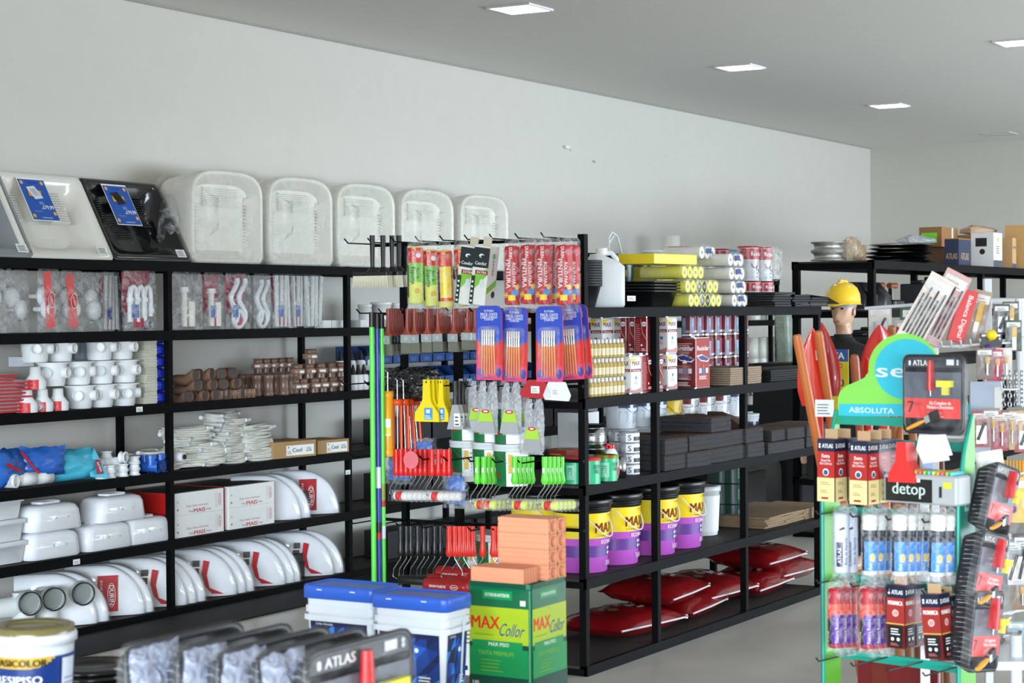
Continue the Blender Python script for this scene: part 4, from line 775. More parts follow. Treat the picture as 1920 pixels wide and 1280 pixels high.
# cans on top: wrapped pairs
def ccan(top, h=.16, r=.06):
    t = thing('colour_can', '', 'can'); b = MB(); b.cyl(r, 0, h, mt('c9cccd', .35), 22); b.lathe([(r+.002, h-.01), (r+.002, h), (r*.8, h)], mt(top, .3), 22, False, True); b.build('can_body', t)
    q = MB(); F = fC(q, r+.0005, -PI/2-.25, 0); F._grid(-.11, .11, h*.62, h*.93, mt(top, .3), 14); F.text('Resicolor', .01, h*.78, .026, PAPER, .1, .03); F.poly([(-.04, h*.5), (.02, h*.6), (.0, h*.35), (-.03, h*.38)], mt(top, .3)); F.disc(.03, h*.3, .012, mt('8a8f92')); F.lines(.0, .06, .02, h*.5, 4, mt('9da2a6')); q.build('printed_label', t); return t
SR = Series(ccan('b01f2a', .2, .062)); 
for px, z, l in ((1403, .15, 'wrapped grey can with red top band, upper left of the pair by the sheets'), (1428, .15, 'wrapped grey can with red top band, upper right'), (1406, .0, 'wrapped grey can with a big red drop print, lower left'), (1430, .0, 'wrapped grey can with red print, lower right')):
    o = put(SR, px, 4, .22, z*1.0, 0, l, 'wrapped grey and red cans', 520)
    if z == 0: o.scale = (1, 1, .74)
SB = Series(ccan('3fa3d8', .2, .055)); 
for px, l in ((1322, 'grey can with light blue top, left of two at the back'), (1374, 'grey can with light blue top, right of two at the back')): put(SB, px, 4, .42, .14, 0, l, 'light blue topped cans', 500)
for px, l in ((1274, 'red-topped can at the back, above the white packs, leftmost'), (1296, 'red-topped can at the back, second from the left'), (1348, 'red-topped can at the back between the two blue-topped cans')): put(SR, px, 4, .42, .14, 0, l, 'red-topped cans at the back', 500)
q = MB(); q.cbox(0, 0, 0, 1.1, .16, .138, mt('d8d8d2', .6)); uno(q, 'white_carton', 'long white carton carrying the back row of coloured cans', 'box', 1325, 4, .42)
q = MB(); q.cbox(0, 0, 0, .3, .26, .2, FILM, .04); uno(q, 'shrink_wrap', 'clear shrink wrap around the grey and red cans', 'wrap', 1416, 4, .22, .15)
# black rubber sheets
for g, (px, n) in enumerate(((1415, 6), (1448, 5), (1482, 4))):
    q = MB()
    for i in range(n): q.cbox(random.uniform(-.02, .02), 0, i*.014, .30, .36, .012, mt('161617', .7), .003)
    if g == 2: q.add([(-.16, -.18, .07), (.1, -.2, .055), (.34, -.18, .015), (.34, .1, .015), (.1, .15, .055), (-.16, .16, .07)], [(0, 1, 4, 5), (1, 2, 3, 4)], mt('4a3a2c', .8))
    uno(q, 'rubber_sheet_pile', 'pile of black rubber sheets on the top shelf, %s from the wrapped cans' % ORD[g], 'sheet pile', px, 4, .14, 0, 0, 'black rubber sheet piles', 560)
# ---- bottom shelf: red sacks
SK = mt('7e1014', .22, bump=.15, bs=10, coat=.4)
def sack():
    t = thing('red_sack', '', 'sack'); b = MB(); b.pillow(.62, .42, .13, SK, 5, 12, 12, .008, top=1)
    b.v = [Vector((p.x, p.z-.21, p.y+.062)) for p in b.v]; b.build('sack_body', t)
    q = MB(); q.tube([(.305, -.2, .06), (.312, 0, .055), (.305, .2, .06)], .012, PAPER, 6); q.build('white_seam', t)
    q = MB(); q.M = Matrix.Translation((0, -.205, .06)) @ Matrix.Scale(1, 4); q.tube([(-.28, 0, 0), (0, -.006, .0), (.28, 0, 0)], .006, mt('d8d2d2'), 5); q.build('white_edge', t)
    q = MB(); F = Face(q, lambda a, c, o: (a, c, .066+o+.065*max(0, 1-abs(a/.31)**2.6)**.55*max(0, 1-abs(c/.21)**4)**.6)); F.disc(-.1, -.02, .045, mt('3a1214'), 16); F.disc(-.1, -.02, .03, mt('8a6a3a'), 16); F.poly([(.02, -.04), (.1, -.02), (.14, .03), (.09, .01), (.06, .04), (.03, .0)], mt('b8bcc4')); F.poly([(.1, -.06), (.15, -.04), (.12, -.02)], mt('c9963a')); F.rect(.04, .1, -.08, -.06, PAPER); q.build('printed_emblem', t)
    return t
S = Series(sack())
for px, d, z, rz, rx, l in ((1165, .3, 0, -.15, 0, 'red sack lying flat at the left end of the bottom shelf'), (1265, .3, .0, .1, 0, 'red sack second along on the bottom shelf, under the tilted one'), (1228, .3, .115, .1, .05, 'red sack lying on the left pair, its white corner pointing left'), (1315, .32, .05, -.05, .1, 'red sack leaning on its neighbours behind the middle post'), (1395, .3, 0, .05, 0, 'red sack on the shelf just right of the third post'), (1450, .3, 0.03, -.05, 0, 'red sack under the topmost right one'), (1418, .34, .125, .0, .03, 'glossy red sack on top at the right end of the bottom shelf')):
    put(S, px, 0, d, z, (rx, 0, rz), l, 'red sacks on the bottom shelf', 1120)
# ================================================================ TOOLS HUNG ON THE RACK END
EX = 7.80
def eh(px, py, dx=0): return hit(px, py, 'X', EX-dx)          # point on the vertical plane dx in front of the rack end
frm = thing('hook_panel', 'black steel hook frame across the end of the aisle rack', 'hook frame', (EX+.03, 0, 0))
ya, yb = eh(752, 700).y, 4.3
MB().box(-.015, .015, ya-.015, ya+.015, 0, 2.05, BLK).build('upright', frm); MB().box(-.018, .018, MF-.02, MF+.015, 1.66, 2.06, BLK).build('upright', frm)
for i, (pxa, pya, pxb) in enumerate(((690, 447, 1085), (712, 582, 1088), (683, 720, 1088), (700, 858, 1088), (700, 986, 1088))):
    a = eh(pxa, pya); z = eh(1085, pya+ (0, 2, 3, 6, 8)[i]).z; q = MB(); q.box(-.01, .01, MF, a.y, z-.011, z+.003, BLK); q.build('cross_bar', frm)
    for j in range(9):
        y = a.y-.05-j*(a.y-MF-.1)/8; q = MB(); q.tube([(0, y, z), (-.27, y, z), (-.30, y, z+.02)], .0035, BLK, 5); q.build('hook', frm)
q = MB()
def HX(o, px, py, dx, rz=0, rx=0, label=None, group=None, rot=None):
    p = eh(px, py, dx); return o.put(p, rot if rot else (rx, 0, rz), label, group)
def H1(mb, name, label, cat, px, py, dx, rz=0, group=None): return one(mb, name, label, cat, eh(px, py, dx), rz, group)
# all hang-things are modelled with the hole at the origin, hanging down -z, facing -X (wide along Y)
# wide ceiling brushes
wb = thing('wide_brush', '', 'brush'); b = MB(); b.tube([(0, 0, .02), (0, 0, -.04), (0, 0, -.13)], [.013, .012, .010], PLBK, 10); b.tube([(0, 0, -.13), (0, 0, -.155)], [.012, .03], PLBK, 10); b.build('handle', wb)
q = MB(); q.cbox(0, 0, -.172, .05, .2, .02, PLBK, .006); q.build('brush_block', wb)
q = MB()
for i in range(22):
    y = -.093+i*.0089; q.loft([[(-.02, y-.004, -.17), (.02, y-.004, -.17), (.02, y+.004, -.17), (-.02, y+.004, -.17)], [(-.022, y*1.07-.0018, -.228), (.022, y*1.07-.0018, -.228), (.022, y*1.07+.0018, -.228), (-.022, y*1.07+.0018, -.228)]], mt('e9e2cc', .8))
q.cbox(0, 0, -.2, .034, .19, .03, mt('e2dac2', .8)); q.build('bristles', wb); S = Series(wb)
for px, dx, l in ((698, .30, 'frontmost wide brush with pale bristles at the rack end, far left'), (718, .23, 'wide brush, second handle from the left'), (735, .155, 'wide brush, third handle from the left'), (748, .08, 'wide brush, handle nearest the rollers')): HX(S, px, 449, dx, 0, 0, l, 'wide brushes with upright black handles')
# wrapped rollers
def roller(kind):
    t = thing('wrapped_roller', '', 'paint roller'); b = MB(); r, L = .036, .27
    cols = {'lime': 'e6ea6a', 'yel': 'e8dc6a', 'red': 'c8141c', 'white': 'ece9e0', 'pur': 'b51c2c', 'lt': 'd9dfee'}
    b.lathe([(.012, -.03-L), (r*.9, -.03-L), (r, -.035-L+.012), (r, -.045), (r*.9, -.035), (.012, -.03)], mt(cols[kind], .5), 20); b.build('sleeve', t)
    q = MB(); F = fC(q, r+.0012, PI+.35, -.03-L)
    if kind == 'lime':
        F._grid(-.05, .05, .19, L-.01, mt('e0251c', .3), 12); F._grid(-.05, .05, .10, .19, mt('7cc832', .3), 12); F.text('Condor', .0, .225, .016, PAPER, .07, .02, rot=-PI/2); F.disc(.022, .225, .012, PAPER, 10); F.text('Rolo de', .018, .14, .012, mt('184a18'), .05, 0, rot=-PI/2); F.text('Espuma', -.005, .13, .018, mt('184a18'), .08, 0, rot=-PI/2); F.disc(.015, .06, .013, mt('e3b52a'), 12); F.rect(-.045, -.03, .03, .18, mt('2d3b22'))
    elif kind == 'yel':
        F._grid(-.04, .045, .19, L-.01, mt('d8281c', .3), 10); F._grid(-.045, -.022, .03, .19, mt('14162a', .3), 4); F._grid(-.022, .045, .03, .19, mt('d8281c', .3), 8); F._grid(-.018, .036, .045, .19, mt('f4d91c', .3), 8); F.text('Roma', .0, .225, .02, mt('f6c9a0'), .06, .02, rot=-PI/2); F.lines(-.01, .03, .06, .12, 6, mt('8a7a1a')); F.text('Rolo de Espuma', -.033, .11, .01, PAPER, .13, 0, rot=-PI/2)
    elif kind == 'red':
        F.text('DURIN', .0, .235, .015, PAPER, .05, .02, rot=-PI/2); F.disc(.0, .235, .012, mt('c8141c'), 12, .002); F.text('ROLO PARA', .014, .135, .014, PAPER, .11, .02, rot=-PI/2); F.text('PINTURA', -.01, .14, .02, PAPER, .13, .03, rot=-PI/2)
        F.disc(.02, .055, .016, mt('2f8fd6'), 12); F.disc(-.025, .045, .014, mt('e8a01c'), 12); F.disc(.028, .08, .012, mt('f0c81e'), 12); F.rect(-.012, .02, .02, .045, mt('f2d21e')); F.text('DECOR', -.025, .045, .006, PAPER, .02, 0)
    elif kind == 'white':
        F._grid(-.05, .05, .15, .2, mt('15152c', .3), 10); F._grid(-.02, .05, .02, .15, mt('3f8fe0', .3), 8); F._grid(-.05, -.02, .02, .15, mt('15152c', .3), 5); F.text('ATLAS', -.035, .07, .016, PAPER, .06, .03, rot=PI/2); F.text('Anti gota', .01, .06, .016, PAPER, .07, 0, rot=PI/2); F.disc(.02, .08, .01, mt('e8c84a'), 10, .02); F.poly([(-.05, .2), (.05, .215), (.05, .2)], mt('15152c'))
    elif kind == 'pur':
        F._grid(-.05, .05, .14, .2, mt('f04a2a', .3), 10); F._grid(-.012, .05, .02, .15, mt('5a1f94', .3), 8); F._grid(-.05, -.012, .02, .13, mt('17122c', .3), 5); F.text('ATLAS', -.03, .05, .014, PAPER, .05, .03, rot=PI/2); F.text('Textura Rustica', .012, .08, .014, PAPER, .11, .0, rot=PI/2)
    elif kind == 'lt':
        F._grid(-.015, .015, .03, .14, mt('231a4a', .3), 5); F.text('ATLAS', .0, .08, .015, PAPER, .07, .03, rot=PI/2); F.text('Rolo de Espuma', .03, .1, .012, mt('3350a0'), .12, 0, rot=PI/2); F.poly([(.0, .2), (.02, .21), (.025, .2), (.0, .19)], mt('1c1c3a'))
    q.build('printed_label', t)
    q = MB(); q.loft([[(x*.35, y*.35*1.6, .012) for x, y in rrect(.03, .08, .01, 2)], [(x, y, -.018) for x, y in rrect(.03, .085, .012, 2)], [(x, y, -.06) for x, y in rrect(.082, .086, .04, 2)], [(x, y, -.03-L) for x, y in rrect(.08, .084, .04, 2)], [(x, y, -.05-L) for x, y in rrect(.014, .1, .006, 2)], [(x, y, -.07-L) for x, y in rrect(.004, .09, .001, 2)]], FILM, True, False, False); q.build('clear_sleeve', t)
    return t
RO = {k: Series(roller(k)) for k in ('lime', 'yel', 'red', 'white', 'pur', 'lt')}
for k, px, py, dx, rx, l, g in (('lime', 779, 449, .28, 0, 'foam roller in red and green wrapper, leftmost of the roller row', 0), ('lime', 806, 455, .22, .04, 'foam roller in red and green wrapper, second from the left', 0), ('yel', 833, 456, .27, .03, 'yellow foam roller in red and black wrapper, left one', 0), ('yel', 864, 452, .24, .10, 'yellow foam roller in red and black wrapper, right one, tilted', 0)):
    HX(RO[k], px, py, dx, 0, -rx, l, 'wrapped foam rollers')
for i, (px, dx, py) in enumerate(((960, .28, 448), (990, .25, 446), (1003, .12, 446), (1019, .26, 446), (1036, .12, 446), (1057, .27, 446), (1072, .16, 446))):
    HX(RO['red'], px, py, dx, 0, 0, 'roller in bright red Rolo para Pintura wrapper, %s from the left' % ORD[i], 'red wrapped paint rollers')
# Condor roller boxes
def rbox():
    t = thing('roller_box', '', 'box'); b = MB(); b.box(-.04, .04, -.042, .042, -.30, -.03, mt('e9e8e2', .4)); b.box(-.001, .001, -.022, .022, -.03, .012, mt('d8cdb8', .6)); b.build('box_body', t)
    q = MB(); F = fW(q, -.04, 0, -.30)
    F.rect(-.042, .042, .17, .262, mt('18292b', .3)); F.text('Condor', 0, .19, .016, PAPER, .062, .02); F.disc(0, .225, .014, PAPER, 10, .009); F.disc(.006, .222, .010, mt('18292b'), 10, .006); F.poly([(-.042, .13), (.042, .17), (.042, .14), (-.042, .05)], mt('86c440')); F.rect(-.025, .042, .14, .158, mt('8e1a24')); F.text('EXTRA', .01, .149, .012, PAPER, .05, .03); F.rect(-.042, -.022, .0, .13, mt('16301f')); F.lines(-.038, -.026, .01, .12, 5, PAPER); F.disc(.015, .10, .012, mt('cfe0d8'), 10, .02)
    q.build('printed_front', t); q = MB(); F = fS(q, -.042, 0, -.30); F.poly([(-.04, 0), (.04, 0), (.04, .08), (-.04, .11)], mt('e9e8e2')); F.text('EXTRA', .0, .17, .016, mt('8e1a24'), .07, .03, rot=-PI/2); F.disc(0, .225, .014, mt('7fae8c'), 10); F.poly([(-.04, .05), (.04, .09), (.04, .12), (-.04, .08)], mt('86c440')); F.disc(.02, .05, .016, mt('18292b')); q.build('printed_side', t); return t
S = Series(rbox())
for px, dx, rx, l in ((890, .24, -.15, 'white and green Condor roller box, left of two, tilted'), (915, .27, -.13, 'white and green Condor roller box, right of two, tilted')): HX(S, px, 449, dx, 0, -rx, l, 'green and white roller boxes')
# red-handled paint brushes
def brush():
    t = thing('paint_brush', '', 'paint brush'); RH = mt('9c4436', .35); b = MB()
    prof = [(.010, .018), (.011, .0), (.009, -.03), (.011, -.07), (.016, -.095), (.036, -.112)]
    L = [[(x*1.0, y, z) for x, y in rrect(min(.013, .02), 2*w, .005, 1)] for w, z in prof]; b.loft(L, RH, True); b.build('handle', t)
    q = MB(); q.box(-.009, .009, -.037, .037, -.152, -.112, STEEL); F = fW(q, -.009, 0, -.15); F.rect(-.012, .014, .01, .028, mt('9fb8c0')); q.build('ferrule', t)
    q = MB(); q.loft([[(x, y, -.152) for x, y in rrect(.016, .072, .003, 1)], [(x, y, -.185) for x, y in rrect(.015, .074, .003, 1)], [(x, y, -.205) for x, y in rrect(.006, .072, .002, 1)]], mt('77786a', .9, bump=.8, bs=140), False); q.build('bristles', t); return t
S = Series(brush()); n = 0
for px0, cnt, sc_ in ((727, 9, 1.0), (763, 7, .95), (776, 8, .95), (801, 10, .92), (820, 8, .9), (850, 7, .9), (876, 8, .85), (890, 5, .85)):
    for i in range(cnt):
        o = HX(S, px0+i*3.6*.9, 585, .28-.028*i, random.uniform(-.06, .06), random.uniform(-.03, .03), 'paint brush with red-brown handle in the %s bunch from the left' % ORD[(727, 763, 776, 801, 820, 850, 876, 890).index(px0)], 'red-brown handled paint brushes'); o.scale = (.8, .86*sc_, sc_)
# blister packs of artist brushes
def blister():
    t = thing('brush_blister_pack', '', 'brush pack'); w, h = .14, .34; b = MB(); poly = [(x, z-h+.02) for x, z in rrect(w, h, .03, 4, 0, h/2)]
    b.M = Matrix.Rotation(PI/2, 4, 'Z') @ Matrix.Identity(4); b.M = Matrix(((0, 1, 0, 0), (-1, 0, 0, 0), (0, 0, 1, 0), (0, 0, 0, 1)))
    b.prism(poly, -.0015, .0015, mt('e23a30', .35)); b.M = Matrix(); F = fW(b, -.0015, 0, -h+.02)
    F.poly([(x, z) for x, z in rrect(w-.002, h*.5, .028, 4, 0, h*.748)], mt('3350c4', .3)); F.poly([(-w/2+.002, .0), (w/2-.002, .0), (w/2-.002, h*.2), (-w/2+.002, h*.28)], mt('e04a78', .35))
    F.text('FUTURA', 0, h*.93, .01, PAPER, .05); F.text('PINCEL CHATO', 0, h*.885, .013, PAPER, .09, .03); F.text('CABO LONGO', 0, h*.845, .013, PAPER, .09, .03); F.text('3100-06', 0, h*.815, .010, PAPER, .05)
    F.disc(-.045, .035, .018, mt('3350c4'), 14); F.disc(.05, .035, .014, mt('3b46a8'), 12, .022); F.lines(-.04, -.03+.05, .012, .02, 1, mt('3350c4')); F.text('12', .0, .018, .012, mt('a01828')); b.build('backing_card', t)
    for i in range(6):
        q = MB(); x = -.035+i*.014; q.M = Matrix.Translation((-.012, -x, 0)); tilt = (i-2.5)*.002
        q.tube([(0, 0, -.295), (0, tilt, -.16)], [.003, .0055], mt('f08a1e', .3), 8); q.tube([(0, tilt, -.16), (0, tilt, -.12)], [.0055, .0045], STEEL, 8); q.tube([(0, tilt, -.12), (0, tilt, -.09)], [.005, .004], mt('e8e4da', .7), 8); q.build('artist_brush', t)
    q = MB(); q.loft([[(-.002, y, z-.19) for y, z in rrect(.11, .24, .02, 3)], [(-.02, y, z-.19) for y, z in rrect(.1, .23, .02, 3)]], film_mat('blister', 'ffffff', .06, .25, 10, .08), False, False, True); q.build('clear_blister', t); return t
S = Series(blister())
for i, (px, py, dx, rx) in enumerate(((917, 581, .31, 0), (965, 584, .26, .02), (1030, 582, .31, 0), (1064, 580, .16, -.06), (1076, 580, .08, -.09))):
    HX(S, px, py, dx, 0, rx, 'blue and red blister pack of orange artist brushes, %s from the left' % ORD[i], 'blister packs of artist brushes')
# caulking guns
def gun(frame=False):
    t = thing('caulking_gun', '', 'caulking gun'); c = mt('f2a51c' if not frame else 'e8501c', .3); b = MB()
    if not frame: b.lathe([(.001, -.31), (.026, -.31), (.028, -.305), (.028, -.28), (.026, -.275), (.026, -.03), (.028, -.025), (.028, 0), (.001, 0)], c, 20)
    else:
        for y in (-.022, .022): b.tube([(0, y, -.29), (0, y, -.02)], .007, c, 6)
        b.lathe([(.026, -.30), (.028, -.25), (.024, -.25)], c, 16, True, False); b.lathe([(.024, -.03), (.028, -.03), (.028, 0), (.001, 0)], c, 16)
    b.build('barrel', t); q = MB(); q.tube([(0, 0, -.25 if frame else 0), (0, 0, .09)], .004, STEEL, 6); q.tube([(0, 0, .09), (0, .02, .10), (0, .0, .105)], .003, STEEL, 5); q.tube([(0, -.02, .06), (0, .03, .07)], .003, STEEL, 5); q.build('plunger_rod', t)
    q = MB(); q.tube([(0, .01, .02), (.05, .04, .04), (.11, .05, .02)], .008, PLBK, 6); q.tube([(0, -.01, .03), (.06, .0, .07), (.13, -.01, .06)], .006, PLBK, 6); q.build('trigger', t)
    if not frame: q = MB(); F = fC(q, .0265, PI+.3, -.25); F.rect(-.022, .02, .04, .12, PAPER); F.rect(-.02, .018, .045, .08, mt('e8d040')); F.lines(-.018, .016, .085, .115, 4, mt('666666')); q.build('label', t)
    return t
HX(Series(gun()), 727, 733, .28, 0, 0, 'closed bright yellow-orange caulking gun hanging beside the broom handles')
S = Series(gun(True))
for i, (px, dx) in enumerate(((745, .24), (757, .2), (766, .14), (776, .08))): HX(S, px, 748, dx, .0, -.03*i, 'open-frame orange caulking gun, %s from the left' % ORD[i], 'open-frame orange caulking guns')
q = MB(); q.M = Matrix.Rotation(PI/2, 4, 'Z'); q.pillow(.32, .16, .10, film_mat('black_film', '0c0c0e', .92, 1, 30, .12), 8, 12, 12, .03); H1(q, 'black_bag', 'crumpled shiny black bag bunched above the orange guns', 'bag', 768, 752, .12)
# spatulas
def spat(c, w=.13, l=None, lc='4a9ad8', bl=None):
    t = thing('plastic_spatula', '', 'spatula'); m = mt(c, .35)
    pts = [(-.018, .012), (.018, .012), (.022, -.08), (.03, -.10), (w/2, -.145), (w/2+.002, -.185), (-w/2-.002, -.185), (-w/2, -.145), (-.03, -.10), (-.022, -.08)]
    b = MB(); b.M = Matrix(((0, 1, 0, 0), (-1, 0, 0, 0), (0, 0, 1, 0), (0, 0, 0, 1))); b.prism(pts, -.004, .004, m); b.M = Matrix(); b.build('body', t)
    q = MB(); F = fW(q, -.0045, 0, 0); F.disc(0, 0, .005, mt('1a1a1a'), 8); F.rect(-.012, .034, -.175, -.12, mt(lc, .4)); F.lines(-.008, .03, -.17, -.15, 2, PAPER); F.rect(.0, .02, -.145, -.128, PAPER)
    q.build('price_sticker', t); return t
S = Series(spat('f4d816'))
for i, (px, dx) in enumerate(((800, .30), (808, .27), (815, .24), (827, .27), (832, .2), (838, .15))): o = HX(S, px, 716, dx, 0, 0, 'yellow plastic spatula, %s from the left of the two bunches' % ORD[i], 'yellow plastic spatulas'); o.scale = (1, 1 if i < 3 else .6, 1)
bs = thing('steel_spatula', '', 'spatula'); b = MB(); b.tube([(0, 0, .01), (0, 0, -.05), (0, 0, -.1)], [.012, .009, .013], PLBK, 8); b.build('handle', bs)
q = MB(); q.M = Matrix(((0, 1, 0, 0), (-1, 0, 0, 0), (0, 0, 1, 0), (0, 0, 0, 1))); q.prism([(-.015, -.1), (.015, -.1), (.045, -.215), (-.045, -.215)], -.0015, .0015, mt('b9bcbf', .3, .6)); q.M = Matrix(); F = fW(q, -.0018); F.rect(-.005, .028, -.2, -.14, PAPER); F.lines(.0, .024, -.195, -.145, 3, mt('444444')); q.build('blade', bs); S = Series(bs)
for i, (px, dx) in enumerate(((853, .28), (861, .22), (868, .16), (875, .1))): HX(S, px, 718, dx, 0, 0, 'steel spatula with black handle, %s from the left' % ORD[i], 'black-handled steel spatulas')
# silver bagged spatulas
sb = thing('bagged_spatula', '', 'spatula'); q = MB(); q.M = Matrix.Translation((0, 0, -.235)) @ Matrix.Rotation(-PI/2, 4, 'Z'); q.pillow(.10, .24, .04, FILMD, 11, 8, 12, .012, .35); q.build('silver_bag', sb)
q = MB(); F = fW(q, -.026, 0, 0); F.poly([(-.025, -.12), (.025, -.12), (.04, -.175), (-.04, -.175)], mt('a8d43c', .35)); F.disc(0, -.128, .022, mt('c62a3a'), 12, .009); F.disc(0, -.128, .012, PAPER, 10, .004); F.poly([(-.04, -.177), (.04, -.177), (.048, -.225), (-.048, -.225)], mt('b6b9bd', .25, .8)); q.build('green_label', sb)
q = MB(); q.tube([(0, 0, .005), (0, 0, -.11)], .010, mt('22221f', .4), 8); q.build('handle', sb); S = Series(sb)
for i, (px, py, dx) in enumerate(((872, 712, .10), (897, 716, .2), (915, 718, .29), (936, 716, .12), (959, 719, .28), (975, 717, .14), (1002, 750, .3))): HX(S, px, py, dx, random.uniform(-.15, .15), 0, 'bagged spatula with lime and red label, %s from the left' % ORD[i], 'spatulas in shiny silver bags')
q = MB(); q.M = Matrix.Rotation(-PI/2, 4, 'Z'); q.pillow(.12, .12, .05, FILMD, 14, 8, 8, .02); H1(q, 'silver_bag', 'empty shiny silver bag hanging lowest, under the last lime-labelled spatula', 'bag', 995, 852, .28)
for px, py, c, l, w in ((1007, 716, 'b82430', 'red plastic paint scoop with white price sticker under the blister packs', .17), (1045, 720, 'eceeec', 'white plastic scoop with a lime sticker, right of the red one', .135)):
    t = thing('plastic_scoop', l, 'scoop', eh(px, py, .3)); b = MB(); b.M = Matrix(((0, 1, 0, 0), (-1, 0, 0, 0), (0, 0, 1, 0), (0, 0, 0, 1))); b.prism([(-.04, .01), (.04, .01), (w/2, -.05), (w/2-.01, -.075), (-w/2+.01, -.07), (-w/2, -.05)] if 'red' in l else [(-.05, .01), (.05, .005), (w/2, -.09), (-w/2, -.085)], -.012, .004, mt(c, .35)); b.build('body', t)
    q = MB(); F = fW(q, -.0045 if 'red' not in l else -.0045, 0, 0); q.M = Matrix.Translation((-.0, 0, 0)); F.rect(-.024, .02, -.05, -.018, PAPER) if 'red' in l else F.rect(-.045, -.005, -.05, -.015, mt('b8e03a')); F.lines(-.018, .014, -.045, -.022, 3, mt('999999')) if 'red' in l else None; o = q.build('sticker', t); o.location = (-.009, 0, 0)
# mini roller frames: coloured grip, wire, small sleeve
def mini(gc, kind, big=False):
    t = thing('mini_roller', '', 'paint roller'); g = mt(gc, .35); b = MB(); k = 1.15 if big else 1
    b.tube([(0, 0, .01), (0, 0, -.02), (0, 0, -.05*k), (0, 0, -.08*k), (0, 0, -.10*k), (0, 0, -.115*k)], [.013, .0135, .0115, .015, .0185, .012], g, 8); b.build('grip', t)
    q = MB(); z = -.11*k; L = .15 if big else .07
    q.tube([(0, 0, z), (0, 0, z-.015), (0, .035*k, z-.06*k), (0, .04*k, z-.09*k), (0, .02, z-.10*k), (0, -L, z-.10*k)], .0028, STEEL, 6); q.build('wire', t)
    q = MB(); y1 = .01; q.M = Matrix.Translation((0, y1, z-.10*k)) @ Matrix.Rotation(PI/2, 4, 'X'); m = mt({'lime': 'dfe84a', 'redw': 'e8e4e0', 'blk': '141415', 'redp': 'b8181e'}[kind], .5); q.lathe([(.003, 0), (.02, .002), (.021, .01), (.021, L), (.018, L+.004), (.003, L+.006)], m, 14)
    if kind in ('redw', 'lime'): q.lathe([(.0217, .015), (.0217, .05)], mt('d8281e', .3), 14, False, False)
    q.build('sleeve', t)
    if kind in ('lime', 'redw'):
        q = MB(); q.M = Matrix.Translation((0, y1-L/2-.005, z-.10*k-.027)) @ Matrix.Rotation(-PI/2, 4, 'Z'); q.pillow(L+.05, .054, .055, FILM, 3, 6, 6, .004); q.build('clear_bag', t)
        q = MB(); F = fC(q, .0112, PI, -.09); F.rect(-.006, .006, .0, .05, mt('e6f4dc')); q.build('grip_label', t) if kind == 'lime' else None
    return t
S = Series(mini('dc2420', 'redw'))
xs = [743+i*9 for i in range(8)]+[810, 822, 833, 842]
for i, px in enumerate(xs): HX(S, px, 846, .27-.016*(i % 8), 0, 0, 'mini roller with red grip, %s from the left on the fourth rail' % ORD[i], 'red-gripped mini rollers')
S = Series(mini('63d636', 'lime'))
i = 0
for x0, n in ((895, 1), (907, 5), (965, 5), (1021, 5)):
    for j in range(n): HX(S, x0+j*8, 860, .29-.05*j+.0, 0, 0, 'mini roller with lime green grip, %s from the left' % ORD[i], 'lime-gripped mini rollers'); i += 1
q = MB(); F = Face(q, lambda a, b, o: (-o, -a, b)); q.M = Matrix.Rotation(0, 4, 'Z'); q.at(0, 0, 0, 0, PI/2); q.cyl(.042, -.004, .0, mt('e0707a', .3), 18); q.at(); F.text('ROLO', 0, .01, .014, PAPER, .05); F.disc(.012, -.02, .014, PAPER, 10); F.disc(.012, -.02, .008, mt('e0707a'), 10); F.lines(-.03, -.0, -.025, .0, 3, mt('b83a48')); H1(q, 'pink_disc_pack', 'round pink swing tag among the red grips', 'tag', 771, 862, .305)
for px, py, s_, w, l in ((748, 900, 5, .16, 'clear bag with blue print bunched behind the red grips, left'), (790, 880, 6, .18, 'clear bag with blue and red print behind the red grips, middle'), (855, 945, 9, .14, 'small clear bag with blue print at the right of the red-gripped rollers')):
    t = thing('printed_bag', l, 'bag', eh(px, py, .13)); q = MB(); q.M = Matrix.Translation((0, 0, -.02)) @ Matrix.Rotation(-PI/2, 4, 'Z'); q.pillow(w, .17, .06, FILM, s_, wr=.02); q.build('clear_bag', t); q = MB(); q.M = Matrix.Translation((.0, 0, 0)) @ Matrix.Rotation(-PI/2, 4, 'Z'); q.pillow(w*.7, .13, .03, mt('4a74c4', .4, bump=.3), s_+1, wr=.02); q.build('blue_insert', t)
S = Series(mini('131314', 'blk', True))
for i, px in enumerate((751, 762, 770, 783, 795, 803, 815, 826)): o = HX(S, px, 990, .28-.02*i, 0, 0, 'roller frame with black grip, %s from the left on the lowest rail' % ORD[i], 'black-gripped roller frames'); 
S = Series(mini('e03020', 'redp', True))
for i, px in enumerate((842, 852, 861, 869, 877, 886, 905, 925, 934)): HX(S, px, 990, .27-.02*(i % 6), PI if i % 2 else 0, 0, 'roller frame with red grip, %s from the left on the lowest rail' % ORD[i], 'red-gripped roller frames')
for px, py, l, dx in ((860, 1076, 'red wrapped roller pack lying behind the white tubs, upper', .2), (838, 1098, 'red wrapped roller pack lying behind the blue lids, lower', .35)):
    t = thing('red_roller_pack', l, 'roller pack', eh(px, py, dx)); b = MB(); b.M = Matrix.Rotation(PI/2, 4, 'X'); b.lathe([(.01, -.12), (.032, -.115), (.034, -.1), (.034, .1), (.032, .115), (.01, .12)], mt('a8181c', .3), 16); b.build('pack', t)
    q = MB(); F = Face(q, lambda a, b_, o: (-.0348-o, -a, b_)); F.text('ESPUMA POLIESTER', -.03, .0, .012, PAPER, .09, .02); F.disc(.06, .0, .022, PAPER, 14, .012); F.disc(.06, 0, .02, mt('a8181c'), 14, .01); F.text('DURIN', .06, 0, .008, PAPER, .03); q.build('print', t)
